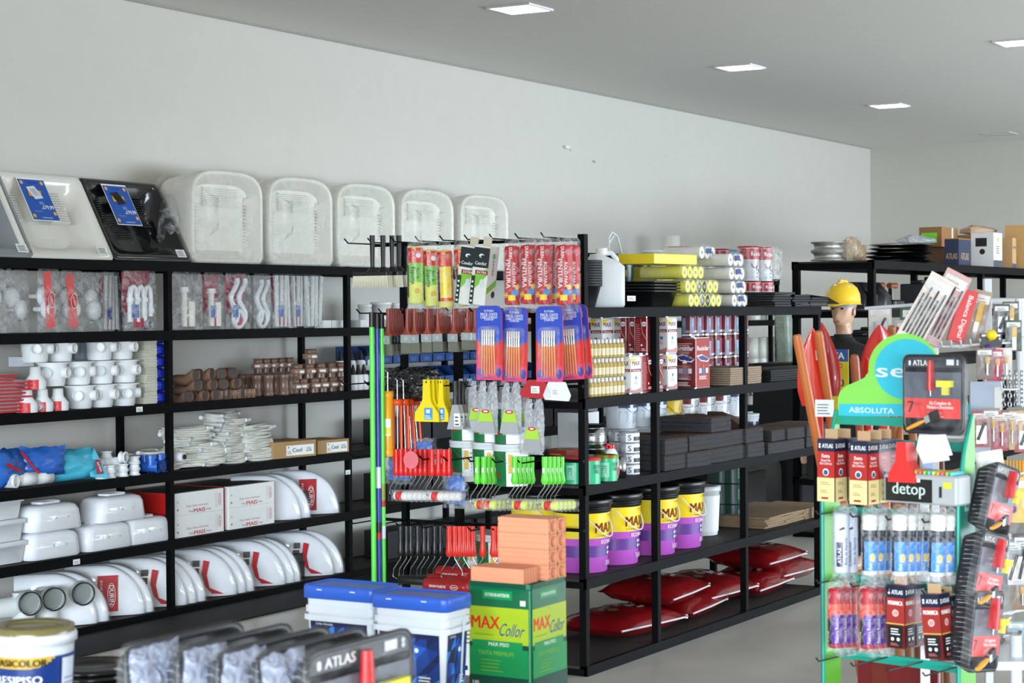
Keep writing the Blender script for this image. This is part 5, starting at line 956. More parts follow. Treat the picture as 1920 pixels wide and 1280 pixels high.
# broom handles leaning on the frame
def pole(px, dx, top, h, c, l, parts=()):
    p = hit(px, top, 'X', EX-dx); t = thing('broom_handle', l, 'broom handle', (p.x, p.y, 0)); b = MB(); b.tube([(0, 0, 0 if h is None else p.z-h), (0, 0, p.z-.07)], .0125, mt(c, .3), 12); b.build('pole', t); q = MB(); q.tube([(0, 0, p.z-.07), (0, 0, p.z)], .0135, PLBK, 12); q.build('black_tip', t)
    for z0, z1, cc in parts: q = MB(); q.tube([(0, 0, p.z-z1), (0, 0, p.z-z0)], .0131, mt(cc, .35), 12); q.build('label_sleeve', t)
    return t
pole(697, .40, 585, None, '5fe04e', 'thick lime green broom handle, leftmost, standing by the rack end')
pole(707, .36, 588, None, '243a9c', 'dark blue broom handle between the two green ones', ((.72, .82, 'd8dce4'), (.98, 1.03, '0d0d0d'), (1.03, 1.06, 'b82020')))
pole(715, .33, 588, None, '5fe04e', 'thin lime green broom handle with paper sleeve, rightmost', ((.80, .88, '8a9a3a'), (.88, .91, 'b02020'), (1.0, 1.06, 'd8dce4')))
# ================================================================ FOREGROUND
# low display table with the green can, bricks and tubs
TM = mt('b39a78', .6, bump=.1); TZ = .485
t = thing('display_table', 'low tan table in the foreground carrying the green paint can and the blue-lidded tubs', 'table', (5.27, 3.53, 0))
MB().cbox(0, 0, TZ-.04, .37, .98, .038, TM, .006).build('table_top', t)
for sx in (-.14, .14):
    for sy in (-.42, .42): MB().cbox(sx, sy, 0, .05, .05, TZ-.04, BLK).build('leg', t)
p = hit(995, 1100, 'Z', TZ+.35); w = .235
cx, cy = p.x+w/2, p.y+w/2
t = thing('green_paint_can', 'tall green and lime square MAX Collor can with orange bricks on top', 'can', (cx, cy, TZ+.002)); G1 = mt('0f6b44', .22, coat=.3); G2 = mt('159a52', .22); G3 = mt('0c4a3a', .22)
b = MB(); b.cbox(0, 0, 0, w, w, .345, mt('0f7a4a', .25), .018); b.build('can_body', t)
q = MB(); q.cbox(0, 0, .343, w+.002, w+.002, .005, mt('0c5a40', .3, .3), .018); q.build('rim', t)
q = MB()
for F in (fW(q, -w/2), fS(q, -w/2)):
    a = w/2-.008; F.rect(-a, a, .27, .34, G1); F.rect(-a*.55, a*.45, .30, .328, G2); F.text('EXTERIOR-INTERIOR', -a*.05, .314, .011, PAPER, .09, .02)
    F.rect(-a, a, .155, .275, mt('b4cf2a', .25)); F.text('MAX', -a*.45, .225, .042, mt('e8361c', .3), .105, .05); F.text('Collor', a*.45, .205, .042, mt('2a3a94', .3), .09, .0, shear=.35); F.lines(-a*.85, -a*.1, .185, .19, 1, mt('7a8a20'))
    F.rect(-a, a, .145, .16, G3); F.rect(-a*.9, a*.8, .145, .168, G2); F.text('MAX PISO', 0, .157, .012, PAPER, .075, .03); F.rect(-a, a, .055, .145, G2); F.text('TINTA PREMIUM', -a*.1, .128, .014, mt('8fc23a'), .13, 0); F.lines(-a*.6, a*.2, .07, .115, 4, mt('6fb03a'), .3); F.rect(-a, a, .0, .055, G3); F.text('18L', -a*.75, .03, .014, PAPER, .028, .03)
F = fW(q, -w/2-.002); F.rect(-.045, .035, -.0, .04, PAPER); F.lines(-.03, .02, .01, .02, 2, mt('3a8a5a')); F.rect(.08, .10, .285, .302, PAPER)
q.build('printed_label', t)
# bricks
BK = mt('e59a74', .85, bump=.2, bs=60)
def brick():
    t = thing('hollow_brick', '', 'brick'); L, w_, h = .19, .092, .058; b = MB()
    b.box(-L/2, L/2, -w_/2, w_/2, 0, h, BK)   # core
    for k in range(5): b.box(-w_*0-L/2-.0, L/2, -w_/2-.0, -w_/2, 0, 0.001, BK)
    return t
def ribbed(L, d, h, holes=2, z=0):
    """brick with its length along Y, holes opening towards -Y"""
    b = MB(); n = 6
    sec = []
    for i in range(n+1): sec += [(-d/2-(.003 if i % 2 else 0), h*i/n)]
    top = [(-d/2+d*i/8, h+(.0 if i % 2 else .002)) for i in range(1, 8)]; right = [(d/2+(.003 if i % 2 else 0), h*(n-i)/n) for i in range(n+1)]
    poly = sec+top+right; a = [(x, -L/2, zz) for x, zz in poly]; c = [(x, L/2, zz) for x, zz in poly]
    b.loft([a, c], BK, False, False, True)
    # front face with round openings: ring strips
    cells = holes; m = 16; ctr = [(-d/2+d*(i+.5)/cells, h/2) for i in range(cells)]; r = min(h, d/cells)*.37
    for i, (hx, hz) in enumerate(ctr):
        x0, x1 = -d/2+d*i/cells, -d/2+d*(i+1)/cells; inner = []; outer = []
        for k in range(m):
            an = 2*PI*k/m; ca, sa = math.cos(an), math.sin(an); inner.append((hx+r*ca, -L/2, hz+r*sa)); s_ = min((x1-hx)/max(abs(ca), 1e-6), (h/2)/max(abs(sa), 1e-6)); outer.append((hx+s_*ca, -L/2, hz+s_*sa))
        b.add(inner+outer, [(k, (k+1) % m, m+(k+1) % m, m+k) for k in range(m)], BK)
        deep = [(x, -L/2+.12, zz) for x, _, zz in inner]; b.loft([inner, deep], BK, True, False, True)
    return b
bh = .0498
for i in range(4):
    one(ribbed(.19, .108, bh-.001), 'hollow_brick', 'orange hollow brick with two round holes, %s' % ('topmost of the stack of four' if i == 3 else 'second from the top of the stack' if i == 2 else 'third from the top of the stack' if i == 1 else 'lowest of the stack, on the green can'), 'brick', (cx+.062, cy-.02, TZ+.352+bh*i), 0, 'stacked hollow bricks')
q = MB(); q.cbox(0, 0, 0, .098, .195, .05, BK, .003)
for i in range(5): q.box(-.04+.018*i, -.034+.018*i, -.0985, -.097, .0, .049, mt('cf8562', .9))
one(q, 'solid_brick', 'smooth orange brick lying in front of the stack of hollow bricks', 'brick', (cx-.065, cy+.01, TZ+.352), .0)
# blue lidded tubs
def tub():
    t = thing('putty_tub', '', 'tub'); w, d, h = .152, .275, .34; b = MB(); WB = mt('e4eaef', .3)
    Lp = [[(x, y, z) for x, y in rrect(w*k, d*k, .022, 4)] for k, z in ((.86, 0), (.95, .235), (.955, .29), (.96, .30))]; b.loft(Lp, WB, True)
    b.cbox(0, 0, .235, w*1.03, d*1.02, .006, WB, .02); b.cbox(0, 0, .275-.012, w*.99, d*.99, .003, WB, .02)
    b.build('tub_body', t)
    q = MB(); cols = [mt(c, .25) for c in ('123a8c', '1f62c8', '0c2760', '2f86e6', '18489e', '0a1c4a')]
    def side(F, W_):
        rnd = random.Random(4); nx, nz = 5, 5; P = {}
        for i in range(nx+1):
            for j in range(nz+1): P[i, j] = (-W_/2+W_*(i+(0 if i in (0, nx) else rnd.uniform(-.25, .25)))/nx, .01+.215*(j+(0 if j in (0, nz) else rnd.uniform(-.25, .25)))/nz)
        for i in range(nx):
            for j in range(nz):
                F.k = 0; F.poly([P[i, j], P[i+1, j], P[i+1, j+1]], rnd.choice(cols)); F.k = 0; F.poly([P[i, j], P[i+1, j+1], P[i, j+1]], rnd.choice(cols))
        F.k = 2; F.rect(-W_/2, W_/2, .212, .226, mt('0a1c4a', .3)); F.text('Linha Atitude', -W_*.25, .219, .008, PAPER, W_*.3, 0)
        F.disc(W_*.12, .175, .008, PAPER, 10); F.lines(W_*.15, W_*.4, .07, .1, 3, PAPER, .5)
    k0, k1 = .86, .95
    side(Face(q, lambda a, b_, o: (-(w*(k0+(k1-k0)*b_/.235))/2-o-.0006, -a, b_)), d*.80); side(Face(q, lambda a, b_, o: (a, -(d*(k0+(k1-k0)*b_/.235))/2-o-.0006, b_)), w*.72)
    q.build('printed_wrap', t)
    q = MB(); Lp = [[(x, y, z) for x, y in rrect(w*k, d*(1+(k-1)*.6), .022, 4)] for k, z in ((1.02, .298), (1.05, .30), (1.05, .335), (1.02, .342), (.98, .342), (.95, .337))]; q.loft(Lp, mt('2f62cc', .3), True, False, True); q.build('blue_lid', t)
    q = MB()
    for F in (Face(q, lambda a, b_, o: (-w*.526-o, -a, b_)),):
        for a in (-.08, .05): F.rect(a, a+.02, .327, .330, PAPER)
    q.build('lid_mark', t)
    q = MB(); q.tube([(.02, -d/2-.006, .27), (.0, -d/2-.012, .2), (-.02, -d/2-.018, .1), (-.05, -d/2-.014, .02)], .0035, mt('c4ccd8', .3), 6); q.build('handle', t)
    return t
S = Series(tub())
z = TZ+.342
pc = [hit(693, 1113, 'Z', z), hit(839, 1123, 'Z', z)]
yc = (pc[0].y+pc[1].y)/2; xc = (pc[0].x+pc[1].x)/2+.076
S.put((xc, yc, TZ+.002), 0, 'white tub with blue lid and blue faceted label, right of two', 'blue-lidded putty tubs')
S.put((xc+.06, yc+.31, TZ+.002), 0, 'white tub with blue lid and blue faceted label, left of two', 'blue-lidded putty tubs')
p = eh(882, 1195, .12)
t = thing('paper_chart', 'tall white printed card with red lines behind the green can', 'card', (7.35, hit(882, 1195, 'X', 7.35).y, .003)); q = MB(); q.box(0, .004, -.05, .05, 0, .42, PAPER); F = fW(q, 0); F.rect(-.05, .05, .36, .38, RED); F.lines(-.04, .04, .2, .33, 7, mt('8a8a8a')); F.rect(-.035, -.015, .08, .1, mt('222222')); F.rect(.0, .02, .08, .1, mt('222222')); F.rect(-.05, .05, .05, .055, RED); q.build('card', t)
# second table (front, mostly below the frame)
CT = .70
t = thing('front_counter', 'dark counter at the bottom left edge under the trays and the bucket', 'counter', (3.45, 2.95, 0)); MB().cbox(0, 0, CT-.04, 1.1, 1.7, .038, mt('1b1a1a', .5), .004).build('counter_top', t)
for sx in (-.5, .5):
    for sy in (-.8, .8): MB().cbox(sx, sy, 0, .05, .05, CT-.04, BLK).build('leg', t)
# white bucket with blue label
p = dep(62, 1185, 4.6); r = .098; h = .25
t = thing('white_paint_bucket', 'white bucket with blue and gold Sicolor label and a dirty clear lid, bottom left corner', 'bucket', (p.x, p.y, CT+.002))
b = MB(); b.lathe([(r*.86, 0), (r*.985, h-.04), (r*.99, h-.03), (r*1.06, h-.028), (r*1.06, h-.012), (r*1.02, h-.006), (r*.95, h-.006)], mt('e3e6e6', .3), 36, True, False); b.build('bucket_body', t)
q = MB(); q.lathe([(r*1.0, h-.008), (r*1.0, h+.008), (r*.93, h+.011), (r*.8, h+.004), (.001, h+.003)], mt('7a7040', .25, bump=.6, bs=30, coat=.5), 36, False, False)
q.lathe([(r*.72, h+.005), (r*.70, h+.010), (r*.66, h+.005)], mt('8a8258', .25), 30, False, False); q.build('lid', t)
q = MB(); va = math.atan2(-p.y, -p.x); F = fC(q, r*.865, va+.2, 0, r*.99, h-.04)
F._grid(-.15, .15, .01, h-.055, mt('1d3a7c', .3), 40); 
F._grid(-.15, -.02, .168, h-.055, mt('d9b040', .25), 20)
for i in range(6): F._grid(-.02+.008*i, -.012+.008*i, .168+i*i*.0008+.002, h-.055, mt('d9b040', .25), 2)
F.text('PASICOLOR', -.045, .182, .017, mt('16140c'), .11, .04); F.text('RESIPISO', -.05, .142, .019, PAPER, .1, .05); F.text('PISO', -.03, .122, .008, mt('9fc4e8'), .02); F.disc(-.01, .085, .02, mt('0c1024'), 12, .016); F.disc(.0, .035, .012, mt('2fae6a'), 10); F.disc(.012, .028, .008, mt('d8502c'), 10)
F._grid(.045, .085, .01, h-.062, mt('dfe5ee', .4), 8); F.lines(.05, .08, .03, .15, 10, mt('7a8aa8'), .25); q.build('printed_label', t)
# black round lids
bl = MB(); bl.lathe([(.001, .004), (.105, .004), (.115, 0), (.122, .002), (.122, .014), (.112, .018), (.098, .010), (.07, .012), (.068, .008), (.001, .008)], mt('0e0e0f', .25), 36, False, False); bl = bl.build('black_lid'); tag(bl, '', 'lid'); S = Series(bl)
p = dep(165, 1232, 5.05)
for i in range(5): S.put((p.x+.004*i, p.y, CT+.0+.002+i*.0155), 0, 'round black plastic lid, %s from the bottom of the pile by the bucket' % ORD[i], 'pile of round black lids')
p = dep(245, 1290, 4.6); 
for i in range(3): S.put((p.x, p.y, CT+.002+i*.0155), 0, 'round black plastic lid at the bottom edge, %s up, under the film-wrapped trays' % ORD[i], 'second pile of round black lids')
# paint kit trays (standing in a row)
def kit():
    """tray seen from its front (-X side); wide along local y, height along z, shallow"""
    t = thing('paint_kit_tray', '', 'paint kit'); w, h, d = .31, .31, .06; TB = mt('232428', .38, bump=.08, bs=60)
    def lp(wi, hi, x, r=.03): return [(x, y, z+h/2) for y, z in rrect(wi, hi, r, 3)]
    b = MB(); b.loft([lp(w*.8, h*.8, .06), lp(w*.96, h*.96, .02), lp(w, h, .006), lp(w, h, 0), lp(w-.02, h-.02, -.002), lp(w-.03, h-.03, .004), lp(w*.82, h*.82, .05)], TB, True); b.build('tray', t)
    q = MB(); F = fW(q, .0, 0, 0); F.rect(-w*.46, w*.46, h*.84, h*.97, mt('3a3c42', .3)); F.text('ATLAS', -w*.19, h*.895, .022, PAPER, .085, .05); F.disc(-w*.38, h*.905, .006, PAPER, 8); F.disc(-w*.38, h*.88, .006, PAPER, 8); F.rect(w*.22, w*.34, h*.87, h*.94, mt('dfe2ec')); F.disc(w*.40, h*.92, .006, mt('cfd2dc'), 8); F.disc(w*.40, h*.885, .006, mt('cfd2dc'), 8)
    F.rect(-w*.46, w*.46, h*.2, h*.78, mt('565a66', .25))
    F.rect(-w*.46, w*.44, h*.20, h*.45, mt('e0413c', .35)); F.text('7', -w*.36, h*.34, .045, mt('3a1a1c'), .03, .04); F.text('PECAS', -w*.25, h*.38, .013, mt('8a2a2a'), .05, 0); F.text('Kit Completo de\nPintura e Decoracao', w*.12, h*.37, .014, PAPER, .13, .02); F.lines(-w*.08, w*.2, h*.22, h*.29, 3, mt('f0b0ac'))
    q.build('printed_card', t)
    q = MB(); q.M = Matrix.Translation((-.016, 0, 0)); q.tube([(0, 0, h*.93), (0, 0, h*.75), (0, 0, h*.55)], [.012, .015, .016], RED, 10); q.tube([(0, 0, h*.55), (0, 0, h*.48)], .003, STEEL, 6); q.build('red_roller_handle', t)
    q = MB(); q.box(-.03, -.012, -w*.36, -w*.12, h*.6, h*.68, mt('e8de3c', .8)); q.box(-.026, -.014, -w*.3, -w*.2, h*.5, h*.6, mt('ddd24a', .5)); q.build('yellow_foam_brush', t)
    q = MB(); q.M = Matrix.Translation((-.016, .12, h*.06)) @ Matrix.Rotation(1.2, 4, 'X'); q.tube([(0, 0, 0), (0, 0, .05), (0, 0, .1)], [.007, .009, .006], mt('f0a81e', .3), 8); q.box(-.006, .006, -.014, .014, .1, .125, STEEL); q.box(-.005, .005, -.02, .02, .125, .17, PLBK); q.build('yellow_brush', t)
    q = MB(); q.loft([lp(w+.006, h+.006, .02), lp(w+.008, h+.008, -.004), lp(w-.06, h-.06, -.034, .05)], FILMC, True, False, True)
    for i in range(16): z_ = h*.04+i*h*.06; q.tube([(-.004, w/2+.001, z_), (.02, w/2-.004, z_+.006), (.045, w/2-.014, z_+.002)], .0022, FILM, 4)
    q.build('clear_wrap', t); return t
KS = Series(kit())

FILMB = film_mat('bluish_film', 'c4cce4', .5, .9, 30, .15)
# film wrapped trays standing in a row
for i, (px, py) in ((4, (577, 1230)), (0, (240, 1216)), (1, (338, 1219)), (2, (413, 1226)), (3, (487, 1229))):
    q_ = hit(px, py, 'Z', CT+.31); o = KS.put((q_.x+.2, q_.y+.01, CT+.004), (0, 0, PI/2), 'film-wrapped black paint kit tray, %s' % ('frontmost of the row with white lettering and red handle' if i == 4 else '%s from the back of the foreground row' % ORD[i]), 'foreground row of paint kit trays'); o.scale = (1, 1.27, 1)
    if i < 4:
        for ch in list(o.children):
            if not ch.name.startswith(('tray', 'clear_wrap')): bpy.data.objects.remove(ch)
        b = MB(); b.M = Matrix.Translation((-.02, .105, .0)) @ Matrix.Rotation(-PI/2, 4, 'Z'); b.pillow(.11, .305, .05, FILMB, i+3, 8, 14, .014, 0, .9); b.build('crumpled_film', o)
# ================================================================ RIGHT: paint accessory stand
TH = -.2033; NV = Vector((-math.cos(TH), -math.sin(TH), 0)); WV = Vector((math.sin(TH), -math.cos(TH), 0))
S0 = dep(1577, 1230, 6.6)
def sp(px, py, c=0.0): return hitp(px, py, S0+NV*c, NV)
A0_ = sp(1543, 1100, .1); A1_ = sp(1797, 1100, .1); SWD = (A1_-A0_).dot(WV)
O = A0_-NV*.1; O.z = 0
TEAL = mt('1fa08a', .35); LIME = mt('66b83a', .4); LIME2 = mt('8be05c', .4); CY = mt('38c4d8', .35)
st = thing('display_stand', 'green and teal paint accessory stand at the right with sign on top', 'stand', O, TH)
# local axes: x = -c (forwards is -x), y = -a
def loc(P): d = P-O; return (-d.dot(NV), -d.dot(WV), P.z)
ztop = sp(1577, 780).z
for a, w_ in ((0, 1), (SWD, 1)):
    b = MB(); prof = [(.0, 0), (-.10, 0), (-.10, ztop-.28), (-.06, ztop-.1), (-.01, ztop+.02), (.0, ztop+.02)]
    s_ = .006; b.loft([[(x, -a-s_, z) for x, z in prof], [(x, -a+s_, z) for x, z in prof]], LIME)
    b.tube([(-.10, -a, 0), (-.10, -a, ztop-.28), (-.06, -a, ztop-.1), (-.01, -a, ztop+.02)], .008, TEAL, 5)
    if a > 0: F = Face(b, lambda u, v, o: (u, -a-s_-.001-o, v)); F.poly([(-.098, .6), (-.002, .6), (-.002, 1.16), (-.05, 1.17), (-.098, 1.13)], mt('0f7a68', .35)); F.text('ne', -.055, sp(1810, 925).z, .05, mt('9fd8cc'), .10, .02, rot=PI/2)
    b.build('side_panel', st)
for py in (785, 826, 955, 1080, 1222):
    z = sp(1577, py).z; q = MB(); q.box(-.008, .008, -SWD, 0, z-.018, z+.012, TEAL)
    q.build('cross_rail', st)
    if py > 826:
        for j in range(4): y = -.06-j*(SWD-.1)/3.1; h = MB(); h.tube([(0, y, z+.005), (-.22, y, z+.005), (-.235, y, z+.018)], .003, PLBK, 5); h.build('hook', st)
q = MB(); q.box(.10, .11, -SWD+.19, -.01, 0, sp(1600, 1240).z, mt('6e1218', .25, coat=.4)); q.build('red_back_panel', st)
q = MB(); q.box(-.004, .004, -SWD*.68, -SWD*.62, 0, ztop, PAPER); q.build('white_strip', st)
# header sign
def spoly(pts, c, th, m, nm, par):
    a = [loc(sp(x, y, c)) for x, y in pts]; q = MB(); q.loft([a, [(x-th, y, z) for x, y, z in a]], m); return q
out = [(1573, 780), (1573, 745), (1577, 733), (1588, 723), (1605, 716), (1622, 708), (1630, 698)]+[(1696+66*math.cos(t), 690-65*math.sin(t)) for t in [math.radians(182-i*11) for i in range(18)]]+[(1765, 705), (1790, 722), (1812, 735), (1818, 780)]
q = spoly(out[::-1], .0, .006, LIME2, 'header', st)
def flat(pts, c, m): a = [loc(sp(x, y, c)) for x, y in pts]; q.add(a, [tuple(range(len(a)))], m)
flat([(1700+60*math.cos(t), 692-57*math.sin(t)) for t in [2*PI*i/28 for i in range(28)]][::-1], .0065, CY)
flat([(1573, 780), (1818, 780), (1818, 757), (1573, 757)], .007, CY)
P1, P2 = loc(sp(1665, 694, .0)), loc(sp(1636, 769, .0)); F = Face(q, lambda a, b, o: (-.0075-o, P1[1]-a, P1[2]+b)); F.text('sel', .030, .0, .048, PAPER, .14, .05)
F = Face(q, lambda a, b, o: (-.0078-o, P2[1]-a, P2[2]+b)); F.text('ABSOLUTA', .0, .0, .019, PAPER, .175, .03); q.build('header_sign', st)
def SH(ser, px, py, c, label, group=None, rz=0, rx=0, sc=None):
    o = ser.put(sp(px, py, c), (rx, 0, TH+rz), label, group)
    if sc: o.scale = sc
    return o
# Atlas roller boxes
def abox(top, mid, low, name, mon=False):
    t = thing('roller_carton', '', 'box'); w = .066; h = .205; b = MB(); b.box(-w/2, w/2, -w/2, w/2, -h-.015, -.015, mt('6c1a1c', .4)); b.box(-.001, .001, -w*.36, w*.36, -.015, .016, mt('c4a078', .7)); b.build('box_body', t)
    q = MB()
    for F in (fW(q, -w/2, 0, -h-.015), fS(q, -w/2, 0, -h-.015)):
        a = w/2
        F.rect(-a, a, h*.8, h, mt('18203c', .35)); F.text('ATLAS', .006, h*.89, .014, PAPER, w*.62, .05); F.disc(-w*.36, h*.91, .004, PAPER, 8); F.disc(-w*.36, h*.87, .004, PAPER, 8)
        F.rect(-a, a, h*.38, h*.8, mt(mid, .35))
        if mon: F.text('MONARCA', 0, h*.72, .014, PAPER, w*.8, .05); F.disc(0, h*.56, .012, mt('e8b8b0'), 12); F.text('25', 0, h*.56, .01, mt('8a1c1c'), .014); F.rect(-a, a, h*.38, h*.40, mt('d8b050')); F.rect(-a*.8, a*.8, h*.02, h*.36, mt('151517')); F.lines(-a*.5, a*.6, h*.22, h*.34, 3, PAPER); F.disc(-a*.3, h*.15, .006, PAPER, 8); F.disc(a*.35, h*.15, .006, PAPER, 8); F.lines(-a*.5, a*.5, h*.05, h*.1, 2, mt('e07070'))
        else: F.text('Extra', 0, h*.73, .012, PAPER, w*.45, .04); F.text('Resiste Pelo\nAlta Cobertura', 0, h*.635, .009, PAPER, w*.7, 0); F.disc(0, h*.47, .012, PAPER, 12); F.disc(0, h*.465, .009, mt('2a5a8a'), 10); F.rect(-a, a, 0, h*.38, mt(low, .5)); F.lines(-a*.6, a*.6, h*.27, h*.33, 2, mt('a88a50')); F.lines(-a*.6, a*.3, h*.14, h*.2, 2, mt('a88a50')); F.rect(-a*.5, a*.3, h*.04, h*.07, mt('a02420'))
    q.build('printed_faces', t); return t
S = Series(abox('', 'b42a26', 'e8d898', ''))
for i, (px, py, c) in enumerate(((1559, 813, .26), (1583, 812, .16), (1620, 817, .26), (1641, 815, .17), (1659, 813, .10))): SH(S, px, py, c, 'red, navy and yellow ATLAS Extra roller carton, %s from the left' % ORD[i], 'ATLAS Extra roller cartons')
S = Series(abox('', 'a2302a', '151517', '', True))
for i, (px, py, c, rx) in enumerate(((1689, 1086, .18, 0), (1708, 1084, .08, 0), (1752, 1103, .2, -.08), (1773, 1108, .1, -.1))): SH(S, px, py, c, 'dark red ATLAS Monarca roller carton, %s from the left' % ORD[i], 'ATLAS Monarca roller cartons', 0, rx)
sc = (.72, .72, .40/.54)
for i, (px, c) in enumerate(((1577, .18), (1593, .12))): SH(RO['lt'], px, 948, c, 'pale wrapped foam roller with navy ATLAS label, %s of two at the left' % ORD[i], 'pale ATLAS foam rollers', 0, 0, sc)
for i, (px, c) in enumerate(((1631, .2), (1649, .13), (1659, .07), (1687, .2), (1706, .14), (1718, .1), (1730, .06), (1760, .2), (1777, .12), (1792, .06))): SH(RO['white'], px, 950, c, 'white roller with blue label in clear wrap, %s from the left' % ORD[i], 'white and blue wrapped rollers', 0, .04 if i % 3 else 0, sc)
for i, (px, c) in enumerate(((1567, .2), (1582, .13), (1593, .07), (1627, .2), (1645, .13), (1656, .07))): SH(RO['pur'], px, 1088, c, 'wrapped roller with orange, red and purple label, %s from the left' % ORD[i], 'orange and purple wrapped rollers', 0, 0, sc)
# kit tray facing the camera
p = sp(1750, 814, .14); KS.put(p, (0, 0, TH), 'paint kit tray in clear wrap hanging over the green and cyan sign', 'paint kit trays on the stand').scale = (1, .72, .83)
SV = Matrix.Rotation(0, 4, 'Z')
for px, py, rx, l, s_ in ((1866, 1003, .28, 'narrow dark tray pack leaning outwards at the upper right side of the stand', .75), (1846, 1140, .22, 'wrapped tray with red card hanging on the right side of the stand, middle', .8), (1842, 1260, .10, 'wrapped tray with white roller hanging lowest on the right side of the stand', .85)):
    p = hitp(px, py, S0+WV*(SWD+.10), WV); o = KS.put(p, (-.0, -.1, math.radians(50)), l, 'paint kit trays on the stand'); o.rotation_euler = (rx, -.05, math.radians(72)); o.scale = (s_*1.7, s_*.62, s_*.98)
# red and white scrapers, Detop pack
sr0 = spat('e8302c', .10, None, 'e8302c'); bpy.data.objects.remove(sr0.children[1]); sr_ = Series(sr0)
for i in range(5): SH(sr_, 1691+i*3.5, 833, .22-.02*i, 'red plastic scraper, %s from the front of the bunch on the stand' % ORD[i], 'red plastic scrapers', 0, 0, (1.4, .95, .66))
q = MB(); q.M = Matrix(((0, 1, 0, 0), (-1, 0, 0, 0), (0, 0, 1, 0), (0, 0, 0, 1))); q.prism([(-.05, .015), (.03, .02), (.055, -.045), (.04, -.05), (.045, -.062), (-.035, -.075), (-.06, -.03)], -.02, .008, mt('e6eaf4', .3)); o = one(q, 'white_scraper', 'white plastic scraper under the kit tray, right of the red scrapers', 'scraper', sp(1755, 825, .2), TH)
q = MB(); q.box(-.004, .004, -.018, .018, -.09, 0, mt('9fb4d8', .3)); one(q, 'steel_blade', 'grey-blue strip hanging under the white scraper', 'blade', sp(1740, 860, .1), TH)
t = thing('detop_pack', 'pack of coloured scrapers with black label reading detop', 'pack', sp(1668, 940, .2), TH)
b = MB(); b.cbox(.03, -.12, 0, .09, .27, .095, mt('b0b4b4', .35), .01); b.build('carton', t)
q = MB(); F = Face(q, lambda a, c, o: (-.0155-o, -a, c)); F.rect(-.005, .165, .006, .08, mt('141416', .3)); F.text('detop', .08, .042, .04, mt('c4d4cc'), .12, .02); F.rect(.05, .065, .07, .085, PAPER); F.rect(.11, .122, .07, .08, PAPER); F.rect(.19, .2, .025, .06, mt('2a2a2c')); F.rect(.205, .235, .055, .075, mt('d8e03a')); q.build('printed_label', t)
for i in range(14):
    q = MB(); q.cbox(.03+.0, -.02-.016*i, .095, .08, .010, .012, mt(('f0a04a', 'f06a5a', '8ad84a', '58c8d8', 'e8e04a')[i % 5], .4), .004); q.build('coloured_blade', t)

# ================================================================ SHOVELS
def shovel(px, py, z, rx, ry, rz, l, c='e0301c', s_=1.0):
    p = dep(px, py, z); t = thing('shovel', l, 'shovel', p); t.rotation_euler = (rx, ry, rz+YAW-PI/2+PI/2); m = mt(c, .3, coat=.3); L = []
    for i in range(11):
        v = i/10; w = .115*math.sin(min(1, v*1.25)*PI/2)**.75 if v < .8 else .115-.02*(v-.8)*5
        z_ = -.31*v; w = max(w, .003); row = []
        for k in range(9):
            u = k/8*2-1; row.append((.035*(u*u)*min(1, v*2)-.01, u*w, z_))
        L.append(row+[(x+.003, y, zz) for x, y, zz in row[::-1]])
    b = MB(); b.loft(L, m, True); b.tube([(.0, 0, -.30), (.01, 0, -.36), (.015, 0, -.44)], [.028, .024, .021], m, 10); b.build('blade', t)
    q = MB(); q.tube([(.015, 0, -.43), (.02, 0, -1.3)], .018, mt('c87838', .45), 10); q.build('handle', t)
    q = MB(); q.box(-.016, -.012, -.03, .0, -.13, -.09, PAPER); q.build('sticker', t); t.scale = (s_, s_, s_); return t
def stick(px, py, px2, py2, z, l, c='c86a2c', r=.018):
    a, b_ = dep(px, py, z), dep(px2, py2, z+.1); d = (b_-a); k = (a.z-.02)/max(1e-3, -d.z); e = a+d*k
    t = thing('wooden_handle', l, 'tool handle', a, 0, 'wooden tool handles'); q = MB(); q.tube([(0, 0, 0), tuple(d*.05), tuple(e-a)], [r*.8, r, r], mt(c, .4, coat=.2), 10); q.build('wooden_shaft', t); return t
shovel(1522, 615, 7.35, -.10, 0, .35, 'red shovel blade pointing up with white sticker, leftmost').scale = (.95, .62, .95)
shovel(1543, 604, 7.6, -.06, 0, -.9, 'dark red shovel blade pointing up, second from the left', 'b41e18').scale = (.95, .5, .95)
shovel(1651, 608, 7.8, -.02, 0, -.5, 'red shovel blade right of the mannequin with pale sticker', 'd8281e')
shovel(1626, 668, 7.7, 0, 0, -.6, 'red shovel blade half hidden behind the sign edge', 'c8241c', .8)
shovel(1684, 612, 8.1, 0, 0, -.7, 'red shovel blade tip farthest right, behind wooden handles', 'c8241c', .8)
stick(1494, 628, 1546, 900, 7.1, 'orange wooden handle in front of the leftmost red shovel blade')
stick(1534, 621, 1560, 800, 7.3, 'orange wooden handle in front of the second red shovel blade')
stick(1602, 666, 1612, 800, 7.6, 'brown wooden handle left of the sign', 'a85a3a')
stick(1672, 612, 1674, 700, 7.9, 'light wooden handle between two shovel blades behind the sign', 'b87a50')
stick(1707, 614, 1709, 700, 7.9, 'light wooden handle next to the white upright', 'b87a50')
for i, px in enumerate((1693, 1712, 1726, 1738, 1751, 1764)): stick(px, 855, px+4, 1000, 7.4+.05*i, 'brown wooden handle seen under the sign, %s from the left' % ORD[i], ('8a5a3c', '7a4a30')[i % 2], .014)
for i, (px, py, z, w, h, l) in enumerate(((1546, 765, 7.0, .068, .062, 'white printed label tied to the shovel handles'), )):
    q = MB(); q.at(0, 0, 0, 0, 0, YAW+PI); q.at(); F = None; q.box(-.001, .001, -w/2, w/2, -h/2, h/2, PAPER); F = fW(q, -.001); F.lines(-w*.4, w*.35, -h*.35, h*.35, 4, mt('777777')); p = dep(px, py, z); one(q, 'paper_label', l, 'label', p, YAW-.35)

